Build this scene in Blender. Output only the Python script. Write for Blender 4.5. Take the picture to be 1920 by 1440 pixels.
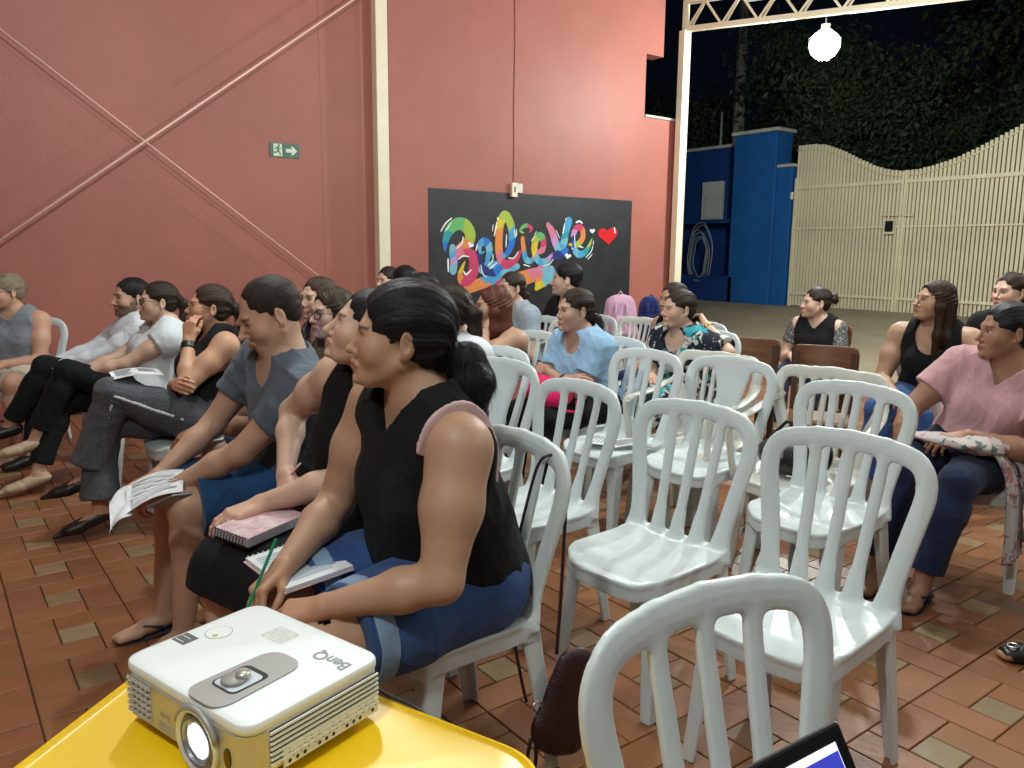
import bpy, bmesh, math, random
import numpy as np
from math import sin, cos, pi, radians, sqrt, atan2
from mathutils import Vector, Matrix
random.seed(7); rng = np.random.default_rng(7)
scene = bpy.context.scene
for o in list(bpy.data.objects): bpy.data.objects.remove(o)

# ------------------------------------------------------------------ camera
AZ, PITCH, ROLL, CAMH = radians(36.8), radians(9.4), .0095, 1.38
_fh = Vector((sin(AZ), cos(AZ), 0)); _r = Vector((cos(AZ), -sin(AZ), 0)); _up = Vector((0, 0, 1))
_f = _fh*cos(PITCH) - _up*sin(PITCH); _u = _fh*sin(PITCH) + _up*cos(PITCH)
RV = _r*cos(ROLL) + _u*sin(ROLL); UV = _u*cos(ROLL) - _r*sin(ROLL)
cam_data = bpy.data.cameras.new('camera'); cam = bpy.data.objects.new('camera', cam_data)
scene.collection.objects.link(cam); scene.camera = cam
cam_data.sensor_fit = 'HORIZONTAL'; cam_data.sensor_width = 36; cam_data.lens = 36*1490/1920
cam_data.clip_start = .02; cam_data.clip_end = 400
M3 = Matrix((RV, UV, -_f)).transposed().to_4x4()
M3.translation = (0, 0, CAMH); cam.matrix_world = M3
scene.render.resolution_x = 1024; scene.render.resolution_y = 768

# ------------------------------------------------------------------ night sky
world = bpy.data.worlds.new('World'); scene.world = world; world.use_nodes = True
bg = world.node_tree.nodes['Background']
bg.inputs[0].default_value = (.10, .14, .30, 1); bg.inputs[1].default_value = .012
vs = scene.view_settings; vs.view_transform = 'Standard'; vs.look = 'None'; vs.gamma = 1; vs.exposure = .41
try: vs.use_curve_mapping = False
except Exception: pass
scene.render.engine = 'CYCLES'

# hall lamps: (x, y, z, watts); the first is the one the photograph shows hanging from the truss
LAMPS = [(8.35, 5.42, 3.72, 270, .07), (5.0, 2.7, 3.75, 200, .06), (1.6, 3.6, 3.9, 125, .10), (4.6, -1.2, 3.6, 80, .10), (-.6, .4, 3.5, 105, .12), (8.4, 1.2, 3.5, 70, .10)]
LAMP_COL = (.93, 1.0, .97)

# ------------------------------------------------------------------ helpers
def link(o): scene.collection.objects.link(o); return o
def tag(o, label=None, cat=None, group=None, kind=None):
    if label: o['label'] = label
    if cat: o['category'] = cat
    if group: o['group'] = group
    if kind: o['kind'] = kind
    return o
def empty(name, loc=(0, 0, 0), rz=0, **kw):
    o = bpy.data.objects.new(name, None); o.location = loc; o.rotation_euler = (0, 0, rz); link(o)
    o.empty_display_size = .1
    return tag(o, **kw)
def meshobj(name, verts, faces, mat=None, parent=None, smooth=False, **kw):
    me = bpy.data.meshes.new(name)
    if isinstance(verts, np.ndarray):
        verts = verts.tolist()
    if isinstance(faces, np.ndarray): faces = faces.tolist()
    me.from_pydata(verts, [], faces); me.update()
    if smooth: me.shade_smooth()
    if mat is not None: me.materials.append(mat)
    o = bpy.data.objects.new(name, me); link(o)
    if parent is not None: o.parent = parent
    return tag(o, **kw)
class MB:
    """collects simple shapes into one mesh"""
    def __init__(s): s.v = []; s.f = []
    def add(s, v, f):
        n = len(s.v); s.v += [tuple(p) for p in v]; s.f += [tuple(i+n for i in q) for q in f]; return s
    def box(s, lo, hi, M=None, bev=0):
        x0, y0, z0 = lo; x1, y1, z1 = hi
        if bev:
            b = min(bev, .49*min(x1-x0, y1-y0, z1-z0)); bm = bmesh.new()
            bmesh.ops.create_cube(bm, size=1)
            for v in bm.verts: v.co = ((v.co.x+.5)*(x1-x0)+x0, (v.co.y+.5)*(y1-y0)+y0, (v.co.z+.5)*(z1-z0)+z0)
            bmesh.ops.bevel(bm, geom=bm.edges[:], offset=b, segments=2, affect='EDGES', profile=.5)
            bm.verts.index_update()
            v = [tuple(p.co) for p in bm.verts]; f = [[q.index for q in g.verts] for g in bm.faces]; bm.free()
        else:
            v = [(x0,y0,z0),(x1,y0,z0),(x1,y1,z0),(x0,y1,z0),(x0,y0,z1),(x1,y0,z1),(x1,y1,z1),(x0,y1,z1)]
            f = [(0,3,2,1),(4,5,6,7),(0,1,5,4),(1,2,6,5),(2,3,7,6),(3,0,4,7)]
        if M is not None: v = [M @ Vector(p) for p in v]
        return s.add(v, f)
    def tube(s, pts, r, n=8, cap=True, closed=False):
        pts = [Vector(p) for p in pts]; m = len(pts)
        rr = r if hasattr(r, '__len__') else [r]*m
        t0 = (pts[1]-pts[0]).normalized(); a = Vector((0,0,1)) if abs(t0.z) < .9 else Vector((1,0,0))
        nrm = t0.cross(a).normalized(); V = []
        for i in range(m):
            if closed: t = (pts[(i+1) % m]-pts[i-1]).normalized()
            elif i == 0: t = t0
            elif i == m-1: t = (pts[i]-pts[i-1]).normalized()
            else: t = (pts[i+1]-pts[i-1]).normalized()
            nrm = (nrm - t*nrm.dot(t)).normalized(); b = t.cross(nrm)
            for k in range(n):
                an = 2*pi*k/n; V.append(pts[i] + (nrm*cos(an)+b*sin(an))*rr[i])
        F = []
        for i in range(m if closed else m-1):
            j = (i+1) % m
            for k in range(n): F.append((i*n+k, i*n+(k+1) % n, j*n+(k+1) % n, j*n+k))
        if cap and not closed: F.append(tuple(range(n))[::-1]); F.append(tuple((m-1)*n+k for k in range(n)))
        return s.add(V, F)
    def beam(s, a, b, w, h, up=(0,0,1)):
        a = Vector(a); b = Vector(b); t = (b-a).normalized(); up = Vector(up)
        sd = t.cross(up).normalized(); u = sd.cross(t)
        V = [p + sd*(sx*w/2) + u*(sy*h/2) for p in (a, b) for sx, sy in ((-1,-1),(1,-1),(1,1),(-1,1))]
        return s.add(V, [(0,1,2,3),(7,6,5,4),(0,4,5,1),(1,5,6,2),(2,6,7,3),(3,7,4,0)])
    def prism(s, poly, z0, z1, M=None):
        n = len(poly); V = [(x, y, z0) for x, y in poly]+[(x, y, z1) for x, y in poly]
        if M is not None: V = [M @ Vector(p) for p in V]
        return s.add(V, [tuple(range(n))[::-1], tuple(range(n, 2*n))]+[(i, (i+1) % n, n+(i+1) % n, n+i) for i in range(n)])
    def lathe(s, prof, n=20, M=None):
        V = []; F = []; m = len(prof)
        for r, z in prof:
            for k in range(n): V.append(Vector((r*cos(2*pi*k/n), r*sin(2*pi*k/n), z)))
        for i in range(m-1):
            for k in range(n): F.append((i*n+k, i*n+(k+1) % n, (i+1)*n+(k+1) % n, (i+1)*n+k))
        F.append(tuple(range(n))[::-1]); F.append(tuple((m-1)*n+k for k in range(n)))
        if M is not None: V = [M @ p for p in V]
        return s.add(V, F)
    def build(s, name, mat=None, parent=None, smooth=False, **kw):
        return meshobj(name, s.v, s.f, mat, parent, smooth, **kw)
def smooth_poly(P, r, n=5):
    """round the corners of a polygon"""
    out = []; m = len(P)
    for i in range(m):
        a, b, c = Vector(P[i-1]), Vector(P[i]), Vector(P[(i+1) % m])
        rr = min(r, .45*(a-b).length, .45*(c-b).length); p = b+(a-b).normalized()*rr; q = b+(c-b).normalized()*rr
        for k in range(n+1):
            t = k/n; out.append(tuple((1-t)**2*p+2*t*(1-t)*b+t*t*q))
    return out
def catmull(P, n=8, closed=False):
    P = [Vector(p) for p in P]; m = len(P); out = []
    for i in range(m if closed else m-1):
        g = (lambda j: P[j % m]) if closed else (lambda j: P[min(max(j, 0), m-1)])
        a, b, c, d = g(i-1), g(i), g(i+1), g(i+2)
        for k in range(n):
            t = k/n; out.append(.5*((2*b)+(c-a)*t+(2*a-5*b+4*c-d)*t*t+(3*b-a-3*c+d)*t**3))
    if not closed: out.append(P[-1])
    return out
# where a line of sight meets a plane of the place (used to survey positions from the photograph)
def ray(x, y): return _f + RV*(x-960)/1490 - UV*(y-720)/1490
CAMO = Vector((0, 0, CAMH))
def atz(x, y, z): r = ray(x, y); return CAMO + r*((z-CAMH)/r.z)
def aty(x, y, Y): r = ray(x, y); return CAMO + r*(Y/r.y)
def atx(x, y, X): r = ray(x, y); return CAMO + r*(X/r.x)

# ------------------------------------------------------------------ materials
MATS = {}
def nd(t, kind, **kw):
    n = t.nodes.new(kind)
    for k, v in kw.items():
        if hasattr(n, k): setattr(n, k, v)
        else: n.inputs[k.replace('_', ' ')].default_value = v
    return n
def mat(name, col, rough=.6, noise=0, nscale=8, bump=0, bscale=60, metal=0, spec=.5, coat=0, sss=0, col2=None, detail=4, rvar=0, stretch=None, emit=None, objvar=0, huevar=0):
    if name in MATS: return MATS[name]
    m = bpy.data.materials.new(name); m.use_nodes = True; t = m.node_tree; b = t.nodes['Principled BSDF']
    c = (*col[:3], 1); b.inputs['Base Color'].default_value = c; b.inputs['Roughness'].default_value = rough
    b.inputs['Metallic'].default_value = metal; b.inputs['Specular IOR Level'].default_value = spec
    b.inputs['Coat Weight'].default_value = coat
    if sss: b.inputs['Subsurface Weight'].default_value = sss; b.inputs['Subsurface Radius'].default_value = (.9,.35,.2); b.inputs['Subsurface Scale'].default_value = .012
    tc = nd(t, 'ShaderNodeTexCoord'); src = tc.outputs['Object']
    if stretch:
        mp = nd(t, 'ShaderNodeMapping'); mp.inputs['Scale'].default_value = stretch; t.links.new(src, mp.inputs['Vector']); src = mp.outputs['Vector']
    out = None
    if noise or col2:
        n = nd(t, 'ShaderNodeTexNoise'); n.inputs['Scale'].default_value = nscale; n.inputs['Detail'].default_value = detail; t.links.new(src, n.inputs['Vector'])
        r = nd(t, 'ShaderNodeValToRGB'); r.color_ramp.elements[0].position = .3; r.color_ramp.elements[1].position = .7
        lo = tuple(x*(1-noise) for x in col[:3]) if not col2 else tuple(col[:3]); hi = tuple(min(1, x*(1+noise)) for x in col[:3]) if not col2 else tuple(col2[:3])
        r.color_ramp.elements[0].color = (*lo, 1); r.color_ramp.elements[1].color = (*hi, 1)
        t.links.new(n.outputs['Fac'], r.inputs['Fac']); out = r.outputs['Color']
        if rvar:
            mr = nd(t, 'ShaderNodeMapRange'); mr.inputs['To Min'].default_value = rough-rvar; mr.inputs['To Max'].default_value = rough+rvar
            t.links.new(n.outputs['Fac'], mr.inputs['Value']); t.links.new(mr.outputs['Result'], b.inputs['Roughness'])
    if objvar:
        oi = nd(t, 'ShaderNodeObjectInfo'); hs = nd(t, 'ShaderNodeHueSaturation')
        mr = nd(t, 'ShaderNodeMapRange'); mr.inputs['To Min'].default_value = 1-objvar; mr.inputs['To Max'].default_value = 1+objvar
        t.links.new(oi.outputs['Random'], mr.inputs['Value']); t.links.new(mr.outputs['Result'], hs.inputs['Value'])
        if huevar:
            m2 = nd(t, 'ShaderNodeMath', operation='FRACT'); m1 = nd(t, 'ShaderNodeMath', operation='MULTIPLY'); m1.inputs[1].default_value = 7.31
            t.links.new(oi.outputs['Random'], m1.inputs[0]); t.links.new(m1.outputs[0], m2.inputs[0])
            m3 = nd(t, 'ShaderNodeMapRange'); m3.inputs['To Min'].default_value = .5-huevar; m3.inputs['To Max'].default_value = .5+huevar
            t.links.new(m2.outputs[0], m3.inputs['Value']); t.links.new(m3.outputs['Result'], hs.inputs['Hue'])
        if out is None: hs.inputs['Color'].default_value = c
        else: t.links.new(out, hs.inputs['Color'])
        out = hs.outputs['Color']
    if out is not None: t.links.new(out, b.inputs['Base Color'])
    if bump:
        n2 = nd(t, 'ShaderNodeTexNoise'); n2.inputs['Scale'].default_value = bscale; n2.inputs['Detail'].default_value = 3; t.links.new(src, n2.inputs['Vector'])
        bp = nd(t, 'ShaderNodeBump'); bp.inputs['Strength'].default_value = bump; bp.inputs['Distance'].default_value = .01
        t.links.new(n2.outputs['Fac'], bp.inputs['Height']); t.links.new(bp.outputs['Normal'], b.inputs['Normal'])
    if emit: b.inputs['Emission Color'].default_value = (*emit[:3], 1); b.inputs['Emission Strength'].default_value = emit[3]
    MATS[name] = m; return m
m_wall = mat('terracotta_wall_paint', (.370,.131,.103), .5, noise=.05, nscale=1.1, bump=.22, bscale=90, spec=.35, detail=8)
m_cream = mat('cream_enamel', (.78,.71,.54), .4, noise=.04, nscale=6, bump=.05, bscale=90)
m_white = mat('white_plastic', (.61,.67,.69), .30, noise=.05, nscale=4, rvar=.07, bump=.05, bscale=40, spec=.45, objvar=.05, detail=8)
m_whiteW = mat('warm_white_plastic', (.62,.62,.58), .34, noise=.07, objvar=.05, detail=8, nscale=7)
m_black_paint = mat('black_wall_paint', (.012,.013,.016), .5, noise=.4, nscale=5, bump=.25, bscale=110, col2=(.022,.024,.03))
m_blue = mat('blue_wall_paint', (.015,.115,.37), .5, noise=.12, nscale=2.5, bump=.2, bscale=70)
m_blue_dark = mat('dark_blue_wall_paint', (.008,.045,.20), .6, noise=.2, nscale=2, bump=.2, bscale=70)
m_concrete = mat('pale_concrete', (.34,.285,.19), .85, noise=.14, nscale=1.7, bump=.4, bscale=50)
m_coping = mat('coping_stone', (.50,.48,.42), .8, noise=.2, nscale=9, bump=.4)
m_metal = mat('zinc_metal', (.6,.6,.58), .35, metal=.9, noise=.1)
m_galv = mat('roof_sheet', (.62,.62,.58), .5, metal=.0, noise=.1)
m_grout = mat('floor_grout', (.17,.080,.045), .85, noise=.25, nscale=6, bump=.3)
ONLY = None
# ================================================================== SETTING
WY = 7.5                                                            # plane of the red wall
# floor bed and the tiles (pinwheel pattern of 12 x 24 cm bricks round a 12 cm square)
meshobj('floor', [(-6,-5,-.012),(8.62,-5,-.012),(8.62,WY,-.012),(-6,WY,-.012)], [(0,1,2,3)], m_grout, kind='structure')
floor = bpy.data.objects['floor']
tile_red = mat('terracotta_tile', (.225,.088,.036), .36, col2=(.265,.112,.050), noise=.1, nscale=5, bump=.12, bscale=45, rvar=.07, objvar=.11, huevar=.006, spec=.4)
tile_beige = mat('beige_tile', (.245,.160,.082), .42, noise=.12, nscale=9, bump=.12, bscale=45, objvar=.14, huevar=.01, spec=.4)
tile_dark = mat('brown_tile', (.15,.075,.038), .45, noise=.14, nscale=9, bump=.12, bscale=45, objvar=.2, spec=.4)
def tile_far(name, c1, c2):
    m = mat(name, c1, .45); t = m.node_tree; b = t.nodes['Principled BSDF']
    g = nd(t, 'ShaderNodeAttribute', attribute_name='tone'); r = nd(t, 'ShaderNodeMix', data_type='RGBA')
    n = nd(t, 'ShaderNodeTexNoise'); n.inputs['Scale'].default_value = 5
    tc = nd(t, 'ShaderNodeTexCoord'); t.links.new(tc.outputs['Object'], n.inputs['Vector'])
    hv = nd(t, 'ShaderNodeHueSaturation'); mr = nd(t, 'ShaderNodeMapRange'); mr.inputs['To Min'].default_value = .75; mr.inputs['To Max'].default_value = 1.25
    t.links.new(n.outputs['Fac'], mr.inputs['Value']); t.links.new(mr.outputs['Result'], hv.inputs['Value'])
    t.links.new(g.outputs['Color'], hv.inputs['Color']); t.links.new(hv.outputs['Color'], b.inputs['Base Color'])
    return m
m_tfar = tile_far('tile_far', (.38,.12,.06), (.4,.3,.15))
U = .1222; G = .0022
def rectmesh(w, h, d=.012, bv=.0022):
    mb = MB(); x, y = w*U/2-G, h*U/2-G
    mb.add([(-x,-y,-d),(x,-y,-d),(x,y,-d),(-x,y,-d),(-x,-y,-bv),(x,-y,-bv),(x,y,-bv),(-x,y,-bv),(-x+bv,-y+bv,0),(x-bv,-y+bv,0),(x-bv,y-bv,0),(-x+bv,y-bv,0)],
           [(0,1,5,4),(1,2,6,5),(2,3,7,6),(3,0,4,7),(4,5,9,8),(5,6,10,9),(6,7,11,10),(7,4,8,11),(8,9,10,11)])
    return mb
tm = {}
for key, (w, h), mm in (('hr',(2,1),tile_red),('vr',(1,2),tile_red),('sb',(1,1),tile_beige),('sd',(1,1),tile_dark),('hd',(2,1),tile_dark),('vd',(1,2),tile_dark)):
    mb = rectmesh(w, h); me = bpy.data.meshes.new('tile'); me.from_pydata(mb.v, [], mb.f); me.materials.append(mm); tm[key] = me
tiles = []
P3 = 3*U
for i in range(-16, 24):
    for j in range(-14, 21):
        x0, y0 = .18+i*P3, 2.92+j*P3
        if x0+P3 > 8.62 or y0+P3 > WY+.02: continue
        r = random.random()
        sq = 'sd' if r < .09 else 'sb'
        for k, cx, cy in ((sq, 1.5, 1.5), ('v', .5, 2), ('h', 2, 2.5), ('v', 2.5, 1), ('h', 1, .5)):
            kk = k if len(k) == 2 else k+('d' if random.random() < .035 else 'r')
            px, py = x0+cx*U, y0+cy*U
            dp = px*sin(AZ)+py*cos(AZ); lat = px*cos(AZ)-py*sin(AZ)
            vis = dp > .7 and abs(lat) < dp*.70+.1
            tiles.append((dp if vis else 99+abs(dp), px, py, kk))
tiles.sort()
for d, px, py, kk in [q for q in tiles if q[0] > 1.75][:300]:
    o = bpy.data.objects.new('tile', tm[kk]); o.location = (px, py, random.uniform(-.0006,.0006)); o.parent = floor; link(o)
keep = set(id(q) for q in [q for q in tiles if q[0] > 1.75][:300])
V = []; F = []; T = []
shapes = {k: (np.array(me_v), me_f) for k, me_v, me_f in [(k, [tuple(v.co) for v in me.vertices], [tuple(p.vertices) for p in me.polygons]) for k, me in tm.items()]}
nb = 0
for q in tiles:
    if id(q) in keep: continue
    d, px, py, kk = q; sv, sf = shapes[kk]
    V.append(sv+np.array([px, py, random.uniform(-.0006,.0006)])); F += [tuple(a+nb for a in f) for f in sf]; nb += len(sv)
    a = random.uniform(.88, 1.12); b2 = random.uniform(.93,1.07)
    base = dict(r=(.245,.099,.043), b=(.245,.160,.082), d=(.15,.075,.038))[kk[1]]
    T += [(base[0]*a, base[1]*a*b2, base[2]*a*b2, 1)]*len(sv)
rest = meshobj('tile_field', np.concatenate(V), F, m_tfar, floor, kind='stuff')
ca = rest.data.color_attributes.new('tone', 'FLOAT_COLOR', 'POINT'); ca.data.foreach_set('color', np.array(T, 'f').ravel())

# ground outside: concrete apron rising to the gate, earth beyond
n = 24; V = []; F = []
for i in range(n+1):
    x = 8.62+i*(15.2-8.62)/n; z = -.01 + .43*min(1, max(0, (x-8.9)/4.3))**1.1
    for j in range(13): y = -6+j*26/12; V.append((x, y, z+.01*sin(x*3+y*1.7)))
for i in range(n):
    for j in range(12): a = i*13+j; F.append((a, a+13, a+14, a+1))
meshobj('concrete_apron', V, F, m_concrete, smooth=True, kind='structure')
meshobj('ground', [(-160,-160,-.05),(8.62,-160,-.05),(8.62,200,-.05),(-160,200,-.05)], [(0,1,2,3)], mat('dark_earth', (.05,.04,.03), .9, noise=.2), kind='structure')
meshobj('street_ground', [(15.2,-160,.40),(200,-160,.40),(200,200,.40),(15.2,200,.40)], [(0,1,2,3)], mat('dark_asphalt', (.04,.04,.04), .9, noise=.2), kind='structure')
meshobj('yard_ground', [(8.62,WY+.2,.0),(15.2,WY+.2,.30),(15.2,200,.30),(8.62,200,.0)], [(0,1,2,3)], mat('dark_earth', (.05,.04,.03), .9, noise=.2), kind='structure')

# the red wall: stepped right end as in the photograph
x1, x2, x3 = 7.69, 8.0, 8.42
wall = MB()
wall.box((-6, WY, 0), (x1, WY+.2, 5.4)); wall.box((x1, WY, 3.88), (x2, WY+.2, 5.4)); wall.box((x1, WY, 0), (x3, WY+.2, 3.11))
t_ = m_wall.node_tree; b_ = t_.nodes['Principled BSDF']; src_ = b_.inputs['Base Color'].links[0].from_socket
tc_ = nd(t_, 'ShaderNodeTexCoord'); mp_ = nd(t_, 'ShaderNodeMapping'); mp_.inputs['Scale'].default_value = (1,1,.8); n_ = nd(t_, 'ShaderNodeTexNoise'); n_.inputs['Scale'].default_value = 1.4; n_.inputs['Detail'].default_value = 9; n_.inputs['Roughness'].default_value = .7
t_.links.new(tc_.outputs['Object'], mp_.inputs['Vector']); t_.links.new(mp_.outputs['Vector'], n_.inputs['Vector'])
r_ = nd(t_, 'ShaderNodeValToRGB'); r_.color_ramp.elements[0].position = .36; r_.color_ramp.elements[0].color = (.93,.92,.93,1); r_.color_ramp.elements[1].position = .62; r_.color_ramp.elements[1].color = (1.03,1.02,1.02,1); t_.links.new(n_.outputs['Fac'], r_.inputs['Fac'])
mx_ = nd(t_, 'ShaderNodeMix', data_type='RGBA', blend_type='MULTIPLY'); mx_.inputs['Factor'].default_value = 1; t_.links.new(src_, mx_.inputs['A']); t_.links.new(r_.outputs['Color'], mx_.inputs['B']); t_.links.new(mx_.outputs['Result'], b_.inputs['Base Color'])
w = wall.build('red_wall', m_wall, label='tall terracotta red painted wall behind the audience, stepped at its right end', cat='wall')
MB().box((x1+.003, WY-.02, 3.113), (x3+.02, WY+.22, 3.14)).build('coping', m_coping, w)
# back walls of the hall, out of view, that bounce the light
# (only the wall the audience faces)
MB().box((-6.2, -5, 0), (-6.003, WY-.003, 4.6)).build('side_wall', m_wall, label='red end wall of the hall that the audience faces', cat='wall')
# steel posts
for (xx, lab, zt) in ((3.85, 'cream steel post standing against the red wall, left of the mural', 4.9), (8.24, 'cream steel post at the right end of the red wall, under the truss', 4.21)):
    p = empty('steel_post', (xx, 7.36, 0), label=lab, cat='post', group='cream posts along the red wall')
    mb = MB().box((-.065,-.05,.012), (.035,.05,zt), bev=.006); mb.build('shaft', m_cream, p)
    MB().box((.0352,-.046,.012), (.062,.05,zt)).build('side_channel', m_cream, p)
    MB().box((-.12,-.11,0), (.12,.11,.012)).build('base_plate', m_cream, p)
# shallow rendered patches left by old pillars in the masonry
for (xa, xb) in ((3.28,3.62),): MB().box((xa,WY-.0025,.05),(xb,WY-.0005,5.3)).build('plaster_strip', m_wall, w)
# tie rods painted like the wall
m_rod = mat('painted_rod', (.88,.58,.50), .3, spec=.7)
for (a, b, yy, lab) in (((-.13,3.62),(3.72,.72),7.40,'thin painted tie rod falling from top left to bottom right across the red wall'),
                    ((-.2,.86),(3.84,3.93),7.36,'painted tie rod rising to the top right across the red wall')):
    MB().tube([(a[0], yy, a[1]), (b[0], yy, b[1])], .006 if yy > 7.38 else .0095, 10).build('tie_rod', m_rod, smooth=True, label=lab, cat='rod', group='crossed tie rods on the red wall')
# thin cable and sockets above the mural
cx = 5.60
MB().tube([(cx+.004*sin(k*1.3), WY-.006, 2.14+k*.25) for k in range(14)], .0045, 6).build('wall_cable', mat('rust_cable', (.30,.09,.07), .6), label='thin vertical cable running down the red wall to the socket boxes', cat='cable')
sk = empty('socket_boxes', (5.63, WY, 2.09), label='pair of small cream socket boxes on the top edge of the black mural', cat='socket')
MB().box((-.075,-.045,-.085),(.005,0,.075), bev=.006).build('box', m_cream, sk); MB().box((.010,-.035,-.035),(.085,0,.07), bev=.006).build('box', m_whiteW, sk)
MB().box((-.045,-.047,-.03),(-.025,-.0455,.03)).build('slot', mat('slot_brown', (.1,.07,.04), .6), sk)

# exit sign
sg = empty('exit_sign', (2.905, WY, 2.308), label='small green exit sign with a running figure and a white arrow on the red wall', cat='sign')
m_green = mat('sign_green', (.012,.085,.05), .4); m_lum = mat('sign_white', (.62,.75,.58), .5)
MB().box((-.142,-.008,-.066),(.142,0,.066)).build('panel', m_green, sg)
def flat(name, poly, mt, par, y=-.0095, th=.0012, **kw):
    V = [(x, y, z) for x, z in poly]+[(x, y+th, z) for x, z in poly]; n = len(poly)
    return meshobj(name, V, [tuple(range(n)), tuple(range(2*n-1, n-1, -1))]+[(i, n+i, n+(i+1) % n, (i+1) % n) for i in range(n)], mt, par, **kw)
flat('door_symbol', [(-.108,-.056),(-.025,-.056),(-.025,.056),(-.108,.056)], m_lum, sg)
fig = MB()
def bar(mb, a, b, w, y=-.0115):
    a = Vector((a[0], a[1])); b = Vector((b[0], b[1])); d = (b-a).normalized(); n2 = Vector((-d.y, d.x))*w/2
    q = [a-n2, b-n2, b+n2, a+n2]; mb.add([(p.x, y, p.y) for p in q], [(0,1,2,3)])
for a, b, ww in (((-.068,.028),(-.064,-.004),.02),((-.064,-.004),(-.047,-.026),.011),((-.047,-.026),(-.046,-.05),.010),((-.064,-.006),(-.083,-.024),.011),((-.083,-.024),(-.113,-.024),.010),
                 ((-.066,.025),(-.045,.012),.008),((-.045,.012),(-.034,.018),.008),((-.07,.026),(-.088,.018),.008),((-.088,.018),(-.095,.002),.008)): bar(fig, a, b, ww)
fig.add([(-.056+.011*cos(t*pi/5), -.0115, .041+.011*sin(t*pi/5)) for t in range(10)], [tuple(range(10))])
fig.build('running_figure', m_green, sg)
flat('arrow', [(.012,-.017),(.072,-.017),(.06,-.04),(.078,-.04),(.122,0),(.078,.04),(.06,.04),(.072,.017),(.012,.017)], m_lum, sg)

# ---- mural, painted straight on the wall
mu = empty('mural', (4.47, WY, 0), label='black mural with colourful Believe lettering and a red heart on the red wall', cat='mural')
mx0 = 4.47
MB().box((0,-.004,.25),(3.045,-.0005,2.052)).build('black_field', m_black_paint, mu)
PC = {k: mat('mural_'+k, c, .45, noise=.08, nscale=20, bump=.1) for k, c in dict(pink=(.55,.05,.14), rose=(.62,.18,.28), sky=(.07,.33,.60), blue=(.02,.16,.60), teal=(.02,.30,.34), green=(.12,.42,.14), lime=(.34,.46,.06), yellow=(.66,.50,.03), orange=(.70,.24,.07), white=(.82,.84,.84), navy=(.02,.03,.18), red=(.62,.01,.02), lilac=(.55,.26,.55), aqua=(.18,.44,.58)).items()}
layer = [0]
def zp(x, y):                                                        # detail-view pixel of the mural -> wall (x, z)
    p = aty(780+x*440/1920, 330+y*290/1265, WY-.006); return Vector((p.x-mx0, p.z))
def stroke(pts, wid, cols, name='letter', n=10):
    """a painted brush stroke: ribbon along a smooth curve, its colours changing along the way"""
    P = catmull([zp(*p) for p in pts], n); m = len(P); ws = np.interp(np.linspace(0, 1, m), np.linspace(0, 1, len(wid)), wid)
    layer[0] += 1; y = -.0052-layer[0]*.00012; V = []; F = []
    for i in range(m):
        t = (P[min(i+1, m-1)]-P[max(i-1, 0)]).normalized(); nn = Vector((-t.y, t.x)); w2 = ws[i]*.00183/2
        w2 = max(w2, .002)
        for q in (-1, -.33, .33, 1): V.append((P[i].x+nn.x*w2*q, y-.0006*(1-q*q), P[i].y+nn.y*w2*q))
    mats = []
    for c in cols:
        if c not in mats: mats.append(c)
    idx = []
    for i in range(m-1):
        for k in range(3):
            a = i*4+k; F.append((a, a+1, a+5, a+4)); u = min(max((i+.5+1.1*(k-1))/(m-1), 0), .999); idx.append(mats.index(cols[int(u*len(cols))]))
    for e, s in ((0, -1), (m-1, 1)):                                 # round ends
        t = (P[1]-P[0]) if e == 0 else (P[-1]-P[-2]); t = t.normalized(); w2 = max(ws[e]*.00183/2, .002); a0 = len(V); nn = Vector((-t.y, t.x))
        V.append((P[e].x, y, P[e].y))
        for k in range(7):
            an = pi*k/6; V.append((P[e].x+(nn.x*cos(an)+s*t.x*sin(an))*w2, y, P[e].y+(nn.y*cos(an)+s*t.y*sin(an))*w2))
        for k in range(6): F.append((a0, a0+1+k, a0+2+k)); idx.append(mats.index(cols[0 if e == 0 else -1]))
    o = meshobj(name, V, F, None, mu)
    for c in mats: o.data.materials.append(PC[c])
    o.data.polygons.foreach_set('material_index', idx); return o
# ribbon under the word
stroke([(430,915),(620,845),(760,770),(820,740)], [70,75,60,40], ['orange','sky','aqua','sky'], 'ribbon')
stroke([(540,760),(640,740),(760,730),(830,740)], [60,70,60,40], ['aqua','sky','aqua'], 'ribbon')
stroke([(700,860),(830,850),(960,810),(1100,780)], [90,100,90,80], ['pink','orange','orange','rose','aqua'], 'ribbon')
stroke([(985,920),(1030,860),(1090,820)], [30,95,80], ['yellow','aqua'], 'ribbon')
stroke([(985,925),(1010,840),(1020,770)], [20,75,70], ['yellow','orange','rose'], 'ribbon')
# B
stroke([(240,615),(240,540),(270,450),(330,395),(395,400),(440,460),(435,530),(380,580),(330,620)], [10,40,62,72,80,78,74,66,50], ['blue','teal','green','green','lime','lime','orange','rose'])
stroke([(300,585),(300,640),(310,700),(305,775)], [42,46,52,50], ['aqua','sky','lilac','aqua'])
stroke([(335,650),(390,620),(450,640),(475,700),(465,790),(420,850),(375,850),(365,790),(400,700)], [30,40,62,72,76,76,60,34,8], ['rose','pink','pink','pink','pink','pink','orange','yellow'])
# e
stroke([(575,740),(585,680),(600,620),(590,560),(555,535),(520,570),(525,625),(560,620)], [10,36,48,54,50,40,20,8], ['sky','sky','aqua','blue','sky','aqua','sky'])
stroke([(505,600),(520,680),(560,760),(640,790),(700,730)], [10,30,46,50,40], ['navy','navy','navy','blue'])
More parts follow.
